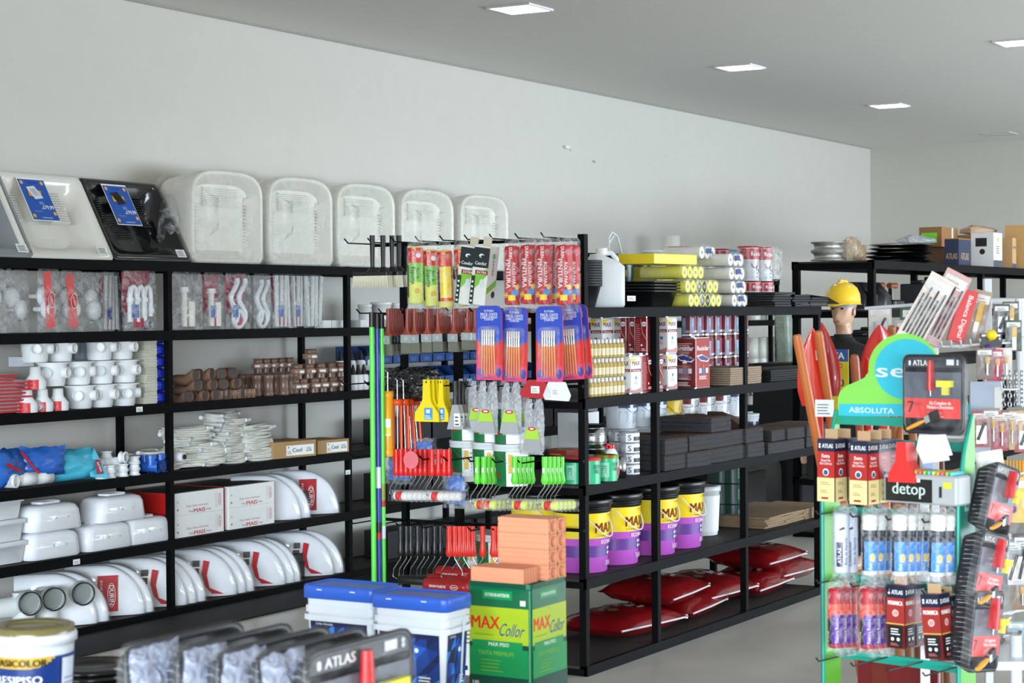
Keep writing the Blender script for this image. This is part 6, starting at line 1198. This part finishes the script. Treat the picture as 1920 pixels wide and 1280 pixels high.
# ================================================================ MANNEQUIN
SKIN = mt('c59a7c', .35); SHIRT = mt('141416', .8, bump=.2); p = hit(1582, 700, 'Y', 4.55)
mn = thing('mannequin', 'mannequin in a dark shirt and yellow safety helmet behind the shovels', 'mannequin', (p.x, p.y, 0), math.radians(172)) # local +x is forward
H = 1.84
def ring(cx, cz, rx_, ry_, n=20, cy=0, e=1.0): return [(cx+rx_*math.cos(2*PI*i/n), cy+ry_*math.sin(2*PI*i/n), cz) for i in range(n)]
b = MB()
def headring(z, fx, bx, wy, n=24):
    o = []
    for i in range(n):
        a = 2*PI*i/n; c, s = math.cos(a), math.sin(a); x = (fx if c > 0 else bx)*c; y = wy*s
        o.append([x, y, z])
    return o
HR = [(1.50, .045, .05, .05), (1.56, .048, .055, .052), (1.595, .06, .06, .052), (1.605, .088, .065, .045), (1.625, .095, .075, .056), (1.65, .09, .085, .064), (1.675, .092, .093, .070), (1.70, .088, .098, .073), (1.72, .084, .10, .075), (1.745, .092, .102, .076), (1.78, .088, .10, .074), (1.82, .07, .08, .06), (1.845, .03, .04, .03), (1.85, .002, .002, .002)]
L = []
for z, f_, bk_, w_ in HR:
    r = headring(z, f_, bk_, w_)
    for v in r:
        a = math.atan2(v[1], v[0])
        if abs(a) < .28 and 1.64 < z < 1.71: v[0] += (.026 if z < 1.67 else .014)*(1-abs(a)/.28)          # nose
        if .28 < abs(a) < .62 and 1.69 < z < 1.73: v[0] -= .008                                          # eye sockets
        if abs(a) < .4 and 1.615 < z < 1.64: v[0] += .004
    L.append(r)
body = [(.05, .16, .10, .00), (.85, .105, .155, 0), (.95, .12, .175, 0), (1.08, .10, .145, 0), (1.22, .115, .165, 0), (1.34, .12, .185, 0), (1.42, .10, .195, 0), (1.46, .075, .15, 0), (1.485, .06, .08, 0), (1.50, .05, .055, 0)]
b.loft([[(x, y, z) for x, y, z in ring(0, z, rx_, ry_, 24)] for z, rx_, ry_, _ in body[1:]]+L, SKIN, True); b.build('body', mn)
q = MB(); q.loft([ring(0, z, rx_, ry_, 24) for z, rx_, ry_ in ((.84, .13, .18), (.95, .14, .19), (1.08, .125, .17), (1.22, .135, .185), (1.34, .14, .205), (1.42, .12, .215), (1.465, .085, .16), (1.49, .065, .09), (1.52, .06, .062))], SHIRT, True, False, False)
for sy in (-1, 1): q.tube([(0, sy*.16, 1.43), (.0, sy*.225, 1.38), (0, sy*.26, 1.2), (.02, sy*.27, 1.05), (.06, sy*.26, .84)], [.05, .062, .052, .046, .038], SHIRT, 12)
q.loft([ring(.0, 1.50, .058, .06), ring(.008, 1.525, .062, .062), ring(.008, 1.54, .058, .058)], SHIRT, True, False, False); q.build('dark_shirt', mn)
for sy in (-1, 1):
    q = MB(); q.tube([(.06, sy*.26, .85), (.08, sy*.255, .78), (.09, sy*.25, .74)], [.03, .032, .02], SKIN, 10)
    for k in range(4): q.tube([(.07+.018*k, sy*.25, .76), (.075+.018*k, sy*.248, .71), (.085+.016*k, sy*.24, .68+.004*abs(k-1.5))], [.009, .0085, .007], SKIN, 6)
    q.tube([(.075, sy*.235, .80), (.10, sy*.22, .765), (.11, sy*.215, .74)], [.010, .009, .008], SKIN, 6); q.build('hand', mn)
    q = MB(); q.loft([ring(.0, z, rx_, rx_*1.02, 16, sy*cy) for z, rx_, cy in ((.95, .11, .085), (.8, .10, .10), (.5, .075, .11), (.3, .068, .115), (.1, .058, .12))], mt('131315', .85), True); q.build('trouser_leg', mn)
    q = MB(); q.loft([[(-.07+.0, sy*.12+y*.5, z) for y, z in ((-.05, 0), (.05, 0), (.05, .06), (-.05, .06))], [(.02, sy*.12+y, z) for y, z in ((-.045, 0), (.045, 0), (.035, .10), (-.035, .10))], [(.12, sy*.125+y, z) for y, z in ((-.045, 0), (.045, 0), (.035, .06), (-.035, .06))], [(.19, sy*.13+y, z) for y, z in ((-.02, 0), (.02, 0), (.015, .025), (-.015, .025))]], SKIN, True); q.build('foot', mn)
    q = MB(); q.ball(.018, SKIN, -.005, sy*.078, 1.685, .9, .45, 1.6); q.build('ear', mn); q = MB(); q.ball(.011, mt('1a1410', .3), .078, sy*.032, 1.708, .5, 1.3, .55); q.build('eye', mn)
    q = MB(); q.tube([(.086, sy*.015, 1.726), (.084, sy*.032, 1.732), (.074, sy*.05, 1.727)], .0035, mt('3a2a20'), 5); q.build('eyebrow', mn)
q = MB(); q.loft([[(.094, -.024, 1.628), (.1, 0, 1.632), (.094, .024, 1.628)], [(.098, -.024, 1.625), (.108, 0, 1.622), (.098, .024, 1.625)], [(.092, -.02, 1.618), (.1, 0, 1.614), (.092, .02, 1.618)]], mt('a8705c', .4), True, False, False, False); q.build('mouth', mn)
he = thing('safety_helmet', 'glossy yellow safety helmet worn by the mannequin', 'helmet', (p.x, p.y, 1.735), math.radians(172)); YH = mt('f2c516', .18, coat=.6)
b = MB(); Lh = [[(1.0*x*(1.12 if x > 0 else 1), y, z) for x, y, z in ring(0, z, r, r*.84, 28)] for r, z in ((.148, -.002), (.132, .004), (.13, .03), (.125, .07), (.105, .11), (.07, .137), (.03, .148), (.002, .150))]; b.loft(Lh, YH, True, False, True)
b.tube([(-.10, 0, .10), (-.03, 0, .152), (.04, 0, .152), (.11, 0, .10)], [.012, .016, .016, .012], YH, 8)
for sy in (-1, 1): b.tube([(-.09, sy*.045, .09), (0, sy*.05, .135), (.09, sy*.045, .09)], .008, YH, 6)
b.add([(.13, -.09, .008), (.19, -.05, -.006), (.2, 0, -.008), (.19, .05, -.006), (.13, .09, .008), (.13, -.09, .002), (.19, -.05, -.012), (.2, 0, -.014), (.19, .05, -.012), (.13, .09, .002)], [(0, 1, 2, 3, 4), (9, 8, 7, 6, 5), (0, 5, 6, 1), (1, 6, 7, 2), (2, 7, 8, 3), (3, 8, 9, 4)], YH, True); b.build('shell', he)
q = MB(); q.loft([ring(0, -.02, .098, .082), ring(0, .01, .10, .084)], mt('8c8f94', .5), True, False, False); q.build('headband', he)
# offer poster in front of the chest
pp = hit(1562, 715, 'Y', 4.55); pp = Vector((p.x-.99*.155-.02, p.y+.139*.155+.02, pp.z)); q = MB(); w, h = .30, .42
q.box(-.002, .002, -w/2, w/2, -h/2, h/2, mt('e8c92c', .5)); F = fW(q, -.002); F.rect(-w/2, w/2, h*.31, h/2, mt('3a5a9c')); F.text('OFERTA', 0, h*.4, .045, PAPER, w*.8, .04); F.text('CONJUNTO\nSEGURO', .0, h*.2, .035, mt('4a3a14'), w*.7, .0); F.text('54', -w*.2, -h*.08, .085, mt('3a2a6a'), w*.4, .05); F.text(',90', w*.22, -h*.03, .05, mt('3a2a6a'), w*.35, .03); F.text('R$', w*.22, -h*.16, .03, mt('3a2a6a'), w*.2, .03); F.rect(-w/2, w/2, -h/2, -h*.44, mt('3a5a9c')); F.disc(-w*.1, -h*.3, .03, mt('c8a820'), 12)
one(q, 'offer_poster', 'yellow offer poster with blue header and price hanging on the mannequin', 'poster', (pp.x, pp.y, pp.z), math.radians(-8))

# ================================================================ FAR RIGHT RACK
RX0, RY0, RY1 = 13.48, 4.86, 5.50; RZ = [.05, .45, .88, 1.3, 1.70, 2.06]
rack('far_rack', 'tall black rack at the far right carrying wire spools and cartons', [RX0, RX0+2.69, RX0+5.38, RX0+8.0-1.0], RY0, RY1, RZ, 2.06, lip=.06, post=.05)
def rx_(px, py, d=.1): return hit(px, py, 'Y', RY0+d)
def R1(mb, name, label, cat, px, k, d, z=0, rz=0, group=None): v = rx_(px, 480, d); return one(mb, name, label, cat, (v.x, RY0+d, RZ[k]+.004+z), rz, group)
def TR(ser, px, k, d, z=0, rz=0, label='', group=None): v = rx_(px, 480, d); return ser.put((v.x, RY0+d, RZ[k]+.004+z), rz, label, group)
sp_ = MB(); sp_.lathe([(.03, 0), (.125, 0), (.128, .006), (.105, .016), (.098, .03), (.105, .052), (.126, .062), (.126, .07), (.03, .07)], mt('a8a6a0', .3, .7, bump=.4, bs=80), 28); sp_ = sp_.build('wire_spool'); tag(sp_, '', 'spool'); S = Series(sp_)
for i in range(2): TR(S, 1552, 5, .36, .071*i, 0, 'wire spool at the left corner of the far rack, %s one' % ['lower', 'upper'][i], 'wire spools')
q = MB(); q.pillow(.22, .19, .16, film_mat('brown_film', 'b8a080', .5, .9, 20, .15), 3, wr=.02); R1(q, 'wrapped_bundle', 'crumpled clear and brown wrapped bundle beside the wire spools', 'bundle', 1597, 5, .34)
q = MB(); q.cyl(.05, .02, .14, mt('8a6a3c', .6), 16); R1(q, 'tape_roll', 'brown tape roll inside the crumpled bundle', 'tape roll', 1612, 5, .42)
ld = MB(); ld.pillow(.52, .46, .035, mt('121213', .22, bump=.3, bs=12), 6, 10, 10, .008, top=1); ld.v = [Vector((v.x, v.z-.23, v.y+.02)) for v in ld.v]; ld = ld.build('wrapped_black_sheet'); tag(ld, '', 'wrapped sheet'); S = Series(ld)
for i in range(5): o = TR(S, 1680+3*i, 5, .3, .033*i, random.uniform(-.2, .2), 'shiny black film-wrapped sheet, %s up in the heap on the far rack' % ORD[i], 'black film-wrapped sheets'); o.scale = (1.15-.08*i, 1, 1)
q = MB(); q.pillow(.34, .07, .3, FILMD, 8, wr=.03); R1(q, 'film_bundle', 'crumpled clear film lying on the black wrapped sheets', 'film', 1718, 5, .3, .17)
BX = [(1796, .12, .34, .12, .22, 'b07a44', 'dark navy carton printed ATLAS on the far rack', 0, 'n'), (1760, .45, .45, .2, .17, '9a6a3c', 'brown carton with green label at the back of the far rack', .175, 'g'), (1850, .12, .26, .2, .30, 'e4e4e2', 'white carton with grey print on the far rack', 0, 'w'), (1881, .12, .12, .2, .27, 'c49a66', 'narrow tan carton with navy foot on the far rack', 0, 't'), (1912, .10, .26, .2, .40, 'd0a468', 'tall tan carton at the right edge of the far rack', 0, 't2'), (1830, .45, .5, .2, .31, '9a6a3c', 'wide brown carton behind the white carton', 0, 'b')]
q = MB(); q.cbox(0, 0, 0, .5, .24, .17, mt('6a4a30', .7)); R1(q, 'carton', 'plain brown carton supporting the one with the green label', 'box', 1765, 5, .45)
for px, d, w, dp_, h, c, l, z, k in BX:
    q = MB(); cc = '26304c' if k == 'n' else c; q.cbox(0, 0, 0, w, dp_, h, mt(cc, .6)); Fs = fS(q, -dp_/2, 0, 0); Fw = fW(q, -w/2, 0, 0)
    if k == 'n': Fs.text('ATLAS', 0, h*.35, .06, mt('c09a6a'), w*.6, .03); Fw.text('ATLAS', 0, h*.35, .05, mt('c09a6a'), dp_*.8, .03); q.cbox(0, 0, h, w, dp_, .006, mt('b07a44', .7))
    if k == 'g': Fw.rect(-.08, .06, .03, .12, mt('7ad83a')); Fs.rect(.05, .1, 0, h, mt('d0d0c0'))
    if k == 'w': Fs.rect(-w/2, w/2, 0, h*.2, mt('4a4e58')); Fs.lines(-w*.2, w*.2, h*.4, h*.65, 4, mt('555560')); Fs.disc(0, h*.8, .02, mt('e8a83a')); Fw.rect(-dp_*.3, dp_*.2, h*.6, h*.85, mt('1a1a1c')); Fw.disc(0, h*.45, .025, mt('1a1a1c'))
    if k == 't': Fs.rect(-w/2, w/2, 0, h*.15, mt('3a4668')); Fs.text('Lumini', 0, h*.7, .03, mt('7a7ab0'), w*.8)
    if k == 't2': Fs.lines(-w*.35, w*.3, h*.6, h*.78, 4, mt('8a6a40')); Fs.lines(-w*.3, w*.3, h*.25, h*.45, 5, mt('a8844e'))
    R1(q, 'carton', l, 'box', px, 5, d, z)
q = MB(); q.pillow(.5, .08, .3, mt('c8a888', .5, bump=.5), 6, wr=.03); R1(q, 'crumpled_wrap', 'crumpled beige wrapping on top of the back cartons', 'wrapping', 1835, 5, .45, .32)
mk = MB(); mk.loft([[(x, y, z) for x, y in rrect(w, d, .04, 3)] for z, w, d in ((0, .22, .3), (.1, .24, .32), (.16, .18, .22), (.2, .16, .16))], mt('131315', .4), True); mk = mk.build('black_machine'); tag(mk, '', 'machine'); S = Series(mk)
for i, px in enumerate((1600, 1628)): TR(S, px, 4, .2, 0, .2*i, 'black power tool on the far rack, %s' % ['just behind the helmet', 'right of the helmet'][i], 'black power tools')
for i, px in enumerate((1662, 1686)):
    t = thing('stripping_tool', 'tool with round brown handle on the far rack, %s' % ['left', 'right'][i], 'tool', (rx_(px, 560).x, RY0+.15, RZ[4]+.004), 0, 'tools with brown handles'); MB().cbox(0, 0, 0, .22, .12, .07, mt('18181a', .4), .02).build('base', t); MB().cbox(-.05, 0, .07, .03, .03, .1, STEEL).build('arm', t); q = MB(); q.tube([(-.09, 0, .18), (.07, 0, .18)], .022, mt('8a4a2c', .4), 12); q.build('brown_grip', t)
for i, (px, w) in enumerate(((1718, .22), (1745, .3))): q = MB(); q.cbox(0, 0, 0, w, .2, .2+.03*i, mt('2c2c30', .5), .01); q.cbox(0, -.02, .2+.03*i, w*.6, .1, .03, mt('1a1a1c', .5), .01); R1(q, 'dark_case', 'dark case on the far rack, %s the white upright' % ['left of', 'behind'][i], 'case', px, 4, .18)
for k in (1, 2, 3):
    for i, px in enumerate((1560, 1600, 1640, 1700)): q = MB(); q.cbox(0, 0, 0, .3, .3, .16+.04*((i+k) % 3), mt(('1a1a1c', '2a2420', '222426')[(i*k) % 3], .5), .01); q.cbox(0, 0, .16+.04*((i+k) % 3), .2, .2, .02, mt('101012', .5), .01); R1(q, 'dark_case', 'dark case on the %s shelf of the far rack, %s from its left end' % (['', 'second', 'third', 'fourth'][k], ORD[i]), 'case', px, k, .3, 0, .1*i, 'dark cases on the far rack')

# ================================================================ FAR END OF THE WALL RACK
wbm = mt('e2e4e2', .35)
for k in (3, 4, 2):
    for i in range(3 if k != 2 else 1): q = MB(); q.cbox(0, 0, 0, 2.3, .03, .1, wbm, .004); one(q, 'white_trim_board', 'long white board, %s up on the %s shelf at the far end' % (ORD[i], {3: 'third', 4: 'second', 2: 'fourth'}[k]), 'board', (15.7, LF+.25, LZ[k]+.004+.125*i), 0, 'long white boards')
wp = MB(); wp.pipe(.07, .062, 0, .24, mt('e6e4da', .3), 20); wp.lathe([(.072, .0), (.074, .02), (.072, .04)], mt('e6e4da', .3), 20, False, False); wp = wp.build('white_pipe'); tag(wp, '', 'pipe'); S = Series(wp)
for j, (k, xs) in enumerate(((4, (1412, 1430, 1447)), (3, (1408, 1425, 1442, 1459)), (5, (1449,)))):
    for i, px in enumerate(xs): v = hit(px, 650, 'Y', LF+.12); S.put((v.x, LF+.12, LZ[k]+.004), 0, 'short white pipe, %s from the left on the %s shelf at the far end' % (ORD[i], ['second', 'third', 'top'][j]), 'short white pipes')
v = hit(1260, 440, 'Y', LF+.2); o = S.put((v.x, v.y, LZ[5]+.004), 0, 'white pipe standing on the top shelf above the yellow packs', 'short white pipes'); o.scale = (1, 1, 1.5)
v = hit(1228, 460, 'Y', LF+.15); q = MB(); q.lathe([(.085, 0), (.1, .2), (.106, .2), (.106, .22), (.09, .22)], WHT, 24); one(q, 'white_tub', 'white tub on the top shelf between the green buckets and the white pipe', 'tub', (v.x, v.y, LZ[5]+.004))
ew = MB(); ew.tube([(0, 0, 0), (0, 0, .09), (.0, -.03, .13), (0, -.09, .14)], [.05, .05, .05, .05], mt('e6e4da', .3), 16); ew.tube([(0, -.08, .14), (0, -.1, .14)], .057, mt('e6e4da', .3), 16); ew = ew.build('white_elbow'); tag(ew, '', 'pipe fitting'); S = Series(ew)
for i, px in enumerate((1385, 1402, 1428, 1450, 1462)): v = hit(px, 790, 'Y', LF+.12); S.put((v.x, LF+.12, LZ[2]+.004-.0), .4*(-1)**i, 'white pipe elbow, %s from the left on the fourth shelf at the far end' % ORD[i], 'white pipe elbows at the far end')
v = hit(1445, 492, 'Y', LF+.15); S.put((v.x, LF+.15, LZ[5]+.004), .8, 'white pipe elbow standing at the right end of the top shelf', 'white pipe elbows at the far end')
v = hit(1425, 745, 'Y', LF+.1); q = MB(); q.cbox(0, 0, 0, 1.2, .2, .15, mt('1a1c1c', .5), .01); q.cbox(0, 0, .15, .8, .12, .01, BLKG); one(q, 'black_chest', 'matt black box on the fourth shelf at the far end', 'box', (v.x-.1, LF+.2, LZ[2]+.156), 0)
for k in range(3): q = MB(); q.cbox(0, 0, .05*k, .9, .08, .048, mt('151515', .6)); one(q, 'black_plank', 'black plank under the matt black box, %s up' % ORD[k], 'plank', (v.x-.1, LF+.2, LZ[2]+.004), 0, 'black planks')
t = thing('generator', 'black rounded generator case on the floor behind the aisle rack', 'generator', (14.2, 6.35, 0)); b = MB(); b.M = Matrix.Translation((0, 0, .26)) @ Matrix.Rotation(PI/2, 4, 'X'); b.loft([[(x, y, z) for x, y in rrect(.95, .45, .12, 5)] for z in (-.25, .25)], mt('141516', .3), True); b.build('case', t); q = MB(); q.box(-.4, .1, -.27, -.25, .1, .42, mt('1c1b1a', .6)); q.build('front_panel', t)
for sx in (-.35, .35): MB().box(sx-.03, sx+.03, -.22, .22, 0, .05, BLK).build('foot', t)
q = MB(); q.loft([[(0, 0, 0), (.5, 0, 0), (.35, .0, 1.25), (.1, .0, 1.25)], [(0, .03, 0), (.5, .03, 0), (.35, .03, 1.25), (.1, .03, 1.25)]], mt('e0dfd2', .5)); q.M = Matrix(); v = hit(1470, 850, 'Y', 6.7); one(q, 'white_panel', 'tapering off-white panel standing behind the aisle rack', 'panel', (v.x, 6.7, .0))
q = MB(); q.box(0, .9, 0, .03, 0, .62, mt('d8d8cc', .5)); q.box(.02, .88, -.004, 0, .02, .6, mt('cfd0c4', .5)); v = hit(1478, 880, 'Y', 6.4); one(q, 'white_board', 'low off-white board on the floor behind the aisle rack', 'board', (v.x, 6.4, .0))
v = hit(1482, 650, 'Y', 6.2); t = thing('shrink_wrapped_roll', 'roll of patterned sheet in shiny green film left of the shovels', 'roll', (v.x, v.y, 1.27)); q = MB(); q.at(0, 0, 0, 0, -.12); q.cbox(0, 0, 0, .34, .12, .42, mt('a8b8a4', .35, bump=.4, bs=16), .03); q.build('roll', t); q = MB(); q.at(0, 0, 0, 0, -.12); q.cbox(0, 0, 0, .36, .14, .44, FILM, .03); q.build('clear_film', t)
q = MB(); q.cbox(0, 0, 0, .7, .4, 1.26, mt('121213', .6), .01); q.box(-.3, .3, -.205, -.2, .9, 1.15, BLKG); q.box(-.3, .3, -.205, -.2, .5, .8, BLKG); one(q, 'black_cabinet', 'tall black cabinet behind the aisle rack under the green film roll', 'cabinet', (v.x+.05, v.y+.02, 0))
q = MB(); q.cbox(0, 0, 0, .5, .5, .008, mt('a88a5c', .8)); v = hit(1520, 1085, 'Z', 0); one(q, 'cardboard_sheet', 'sheet of cardboard on the floor under the mannequin', 'cardboard', (p.x, p.y, .0), .2)

# ================================================================ WHITE WIRE DISPLAY, far right edge
WW = mt('dfe4ea', .3); RF = -FW.copy(); RF.z = 0; RF.normalize()
def dz(px, py, z): return dep(px, py, z)
AZ = math.atan2(-RF.y, -RF.x)                                  # rz that makes a -X face look at the camera
wd = thing('wire_display', 'white metal hook display with rails and uprights at the right edge', 'display', (dz(1750, 900, 7.3).x, dz(1750, 900, 7.3).y, 0))
def wl(P): return P-wd.location
def bar(nm, pts, r, m=WW, n=6): q = MB(); q.tube([wl(x) for x in pts], r, m, n); return q.build(nm, wd)
for px, z in ((1751, 7.3), (1851, 7.5)):
    a = dz(px, 522, z); q = MB(); q.M = Matrix.Translation(wl(Vector((a.x, a.y, 0)))) @ Matrix.Rotation(AZ, 4, 'Z'); q.cbox(0, 0, 0, .03, .03, a.z, WW, .003); q.cbox(0, 0, a.z, .032, .032, .004, PLBK); q.build('upright', wd)
bar('rail', [dz(1623, 578, 7.6), dz(1745, 569, 7.3)], .007); bar('rail', [dz(1758, 563, 7.9), dz(1925, 565, 7.9)], .014); bar('rail', [dz(1912, 560, 7.6), dz(1915, 760, 7.6)], .018)
for y0, y1 in ((650, 640), (820, 812), (975, 960), (1165, 1150)): bar('rail', [dz(1745, y0-2, 7.2), dz(1800, y0, 7.1), dz(1925, y1-8, 7.25)], .006)
for i in range(7): a = dz(1795+i*18, 648-i, 7.1); bar('hook', [a, a+Vector((-.12, .02, 0)), a+Vector((-.13, .02, .02))], .004)
for px, py in ((1900, 730), (1905, 890), (1885, 1030), (1895, 1150), (1905, 1010), (1880, 1165)): a = dz(px, py, 6.9); bar('hook', [a+Vector((.1, 0, 0)), a, a+RT*(-.04), a+RT*(-.045)+Vector((0, 0, .03))], .004)
q = MB(); a = dz(1870, 1225, 6.6); q.M = Matrix.Translation(wl(Vector((a.x, a.y, a.z-.04)))) @ Matrix.Rotation(AZ, 4, 'Z'); q.cbox(.1, -.1, 0, .4, .6, .03, WW, .004); q.build('bottom_shelf', wd)
a = dz(1905, 1190, 6.6); q = MB(); q.M = Matrix.Translation(wl(Vector((a.x, a.y, 0)))); q.cyl(.02, 0, a.z, WW, 12); q.build('foot_post', wd)
def pack(px, py, z, w, h, c, l, g=None, rx=0, deco=None, film=True, t_=.02, nm='blister_pack', rz=0):
    """hung card pack, top centre at the pixel"""
    t = thing(nm, l, 'pack', dz(px, py, z), 0, g); t.rotation_euler = (rx, 0, AZ+rz); b = MB(); b.box(-.0015, .0015, -w/2, w/2, -h, 0, mt(c, .4)); F = fW(b, -.0015, 0, -h); F.rect(-w*.42, w*.42, h*.78, h*.93, PAPER); F.lines(-w*.3, w*.3, h*.80, h*.9, 2, mt(c, .4)); b.build('card', t)
    q = MB(); q.M = Matrix.Translation((-.012, 0, -h*.5))
    if deco == 'tool': q.tube([(0, -w*.1, h*.22), (0, -w*.1, 0)], .009, mt('d8a04a', .4), 8); q.tube([(0, -w*.1, 0), (0, -w*.1, -h*.35)], .004, STEEL, 6)
    elif deco == 'bits': 
        for k in range(6): q.tube([(0, -w*.36+k*w*.145, h*.3-.12*h*(k % 2)), (0, -w*.36+k*w*.145, -h*.4)], .0035, mt('3a3634', .3, .7), 6)
    elif deco == 'plug': q.ball(.02, YEL, 0, .0, .02); q.ball(.016, mt('5a3a8a'), 0, .01, -.03)
    elif deco == 'blade': q.box(-.001, .001, -w*.12, w*.12, -h*.45, h*.3, STEEL); q.box(-.006, .006, -w*.14, w*.14, -h*.05, h*.3, mt('e0b02c'))
    elif deco == 'bright': q.box(-.004, .004, -w*.3, w*.3, -h*.4, h*.1, mt('a8adb4', .2, .9)); q.tube([(-.006, -w*.2, h*.2), (-.006, w*.2, -h*.3)], .006, mt('22242a', .3), 6)
    q.build('contents', t)
    if film: q = MB(); q.M = Matrix.Translation((0, 0, -h)) @ Matrix.Rotation(-PI/2, 4, 'Z'); q.pillow(w, h*.98, t_*2.4, FILM, int(px) % 17, 8, 8, .004, top=.9); q.build('clear_bag', t)
    return t
pack(1770, 520, 7.0, .10, .27, 'e9d9d0', 'clear pack of dark drill bits leaning at the top of the white display, left', 'leaning drill bit packs', .52, 'bits')
pack(1800, 512, 7.05, .10, .28, 'd9a8a8', 'pink-backed pack of dark drill bits leaning beside the first', 'leaning drill bit packs', .48, 'bits')
t = thing('scale_box', 'red box reading Balanca Digital leaning on the white display', 'box', dz(1822, 545, 7.1)); t.rotation_euler = (.3, 0, AZ); b = MB(); b.box(-.01, .02, -.025, .035, -.2, 0, mt('d8242c', .35)); F = fW(b, -.01, 0, -.1); F.text('Balanca Digital', .0, .0, .018, PAPER, .16, .02, rot=-PI/2); b.build('box_body', t)
pack(1845, 545, 7.2, .07, .22, 'a89078', 'brown-backed clear pack leaning right of the red box', None, .25, 'blade'); pack(1858, 625, 7.0, .08, .05, '2a2a2c', 'small black and yellow pack lying on the hook row', None, 0, 'plug', False)
for i, (px, py, c, d) in enumerate(((1846, 652, '7a6460', 'tool'), (1865, 655, 'c02450', 'tool'), (1882, 652, 'd8d0c8', 'tool'), (1900, 600, '3a4a3c', 'blade'), (1878, 570, '2a2c2a', 'bright'), (1895, 565, '5a4a2a', 'blade'))): pack(px, py, 6.95+.04*i, .06, .115, c, 'small hook pack in clear plastic, %s from the left on the upper hook row' % ORD[i], 'small packs on the upper hooks', 0, d)
# chain
t = thing('steel_chain', 'bright steel chain bunch hanging at the right edge', 'chain', dz(1897, 700, 6.95)); 
for s_ in range(4):
    q = MB()
    for k in range(8):
        q.M = Matrix.Translation(RT*(.022*s_-.03)+Vector((0, 0, -.016*k))) @ Matrix.Rotation((k % 2)*PI/2+.4*s_, 4, 'Z'); q.tube([(.006*math.cos(a), 0, .011*math.sin(a)) for a in [2*PI*i/8 for i in range(8)]], .0022, STEEL, 5, True)
    q.build('chain_strand', t)
for i, (px, py, c, d, h) in enumerate(((1838, 770, 'b0283c', 'bright', .13), (1858, 765, '8a8078', 'tool', .14), (1874, 772, 'a81c3c', 'tool', .14), (1893, 768, '6a5a50', 'tool', .14), (1908, 770, 'c8a068', 'tool', .14), (1918, 780, 'a83038', 'bright', .13))): pack(px, py, 6.9, .062, h, c, 'red and clear tool pack, %s from the left on the middle hook row' % ORD[i], 'tool packs on the middle hooks', 0, d)
pack(1853, 845, 6.3, .09, .23, 'e0d8cc', 'long crinkled clear bag with a red tool beside the stand', None, -.14, 'tool'); pack(1902, 895, 6.8, .085, .16, 'e8c020', 'yellow pack with plugs and a white header at the right edge', None, 0, 'plug')
for i in range(8): q = MB(); a = dz(1876+i*6, 862, 7.05); q.tube([(0, 0, 0), (.0, 0, -.16)], .006, mt('c8a060' if i < 6 else 'e0a030', .5), 8); one(q, 'wooden_dowel', 'thin wooden stick, %s from the left above the yellow pack' % ORD[i], 'stick', a, 0, 'wooden sticks at the right edge')
for i, (px, py, c, d, h, w) in enumerate(((1878, 1000, 'c8b8b0', 'bright', .15, .07), (1898, 1010, '6a7480', 'bright', .18, .07), (1915, 1000, '40444a', 'bright', .2, .06), (1874, 1170, '30343c', 'bright', .15, .05), (1892, 1185, '5a3a34', 'tool', .12, .05), (1912, 1080, '8a6a4a', 'tool', .12, .06), (1905, 1165, '8fb0b8', 'bright', .1, .06))): pack(px, py, 6.85, w, h, c, 'shiny clear tool pack at the right edge, %s in reading order' % ORD[i], 'shiny packs at the lower right', 0, d)
for i, (px, c) in enumerate(((1718, '1c5a3c'), (1733, '155038'), (1705, 'b8b4ac'), (1650, 'd8d4c8'))):
    pack(px, (575, 578, 600, 575)[i], 8.3, (.14, .12, .12, .1)[i], (.2, .19, .2, .16)[i], c, ['dark green wrapped bundle behind the sign, left', 'dark green wrapped bundle behind the sign, right', 'grey wrapped pack behind the sign beside the green bundles', 'clear pack with black and yellow header on the white rail'][i], None, 0, 'bright', True, .06)
q = MB(); a = dz(1790, 700, 7.35); q.box(-.01, .01, -.06, .06, -.3, 0, mt('b8c4d8', .4)); q.box(-.012, .01, -.06, -.03, -.28, -.02, PAPER); one(q, 'pale_strip_pack', 'pale blue-grey strip hanging behind the kit tray, right side', 'pack', dz(1848, 715, 7.2), AZ)
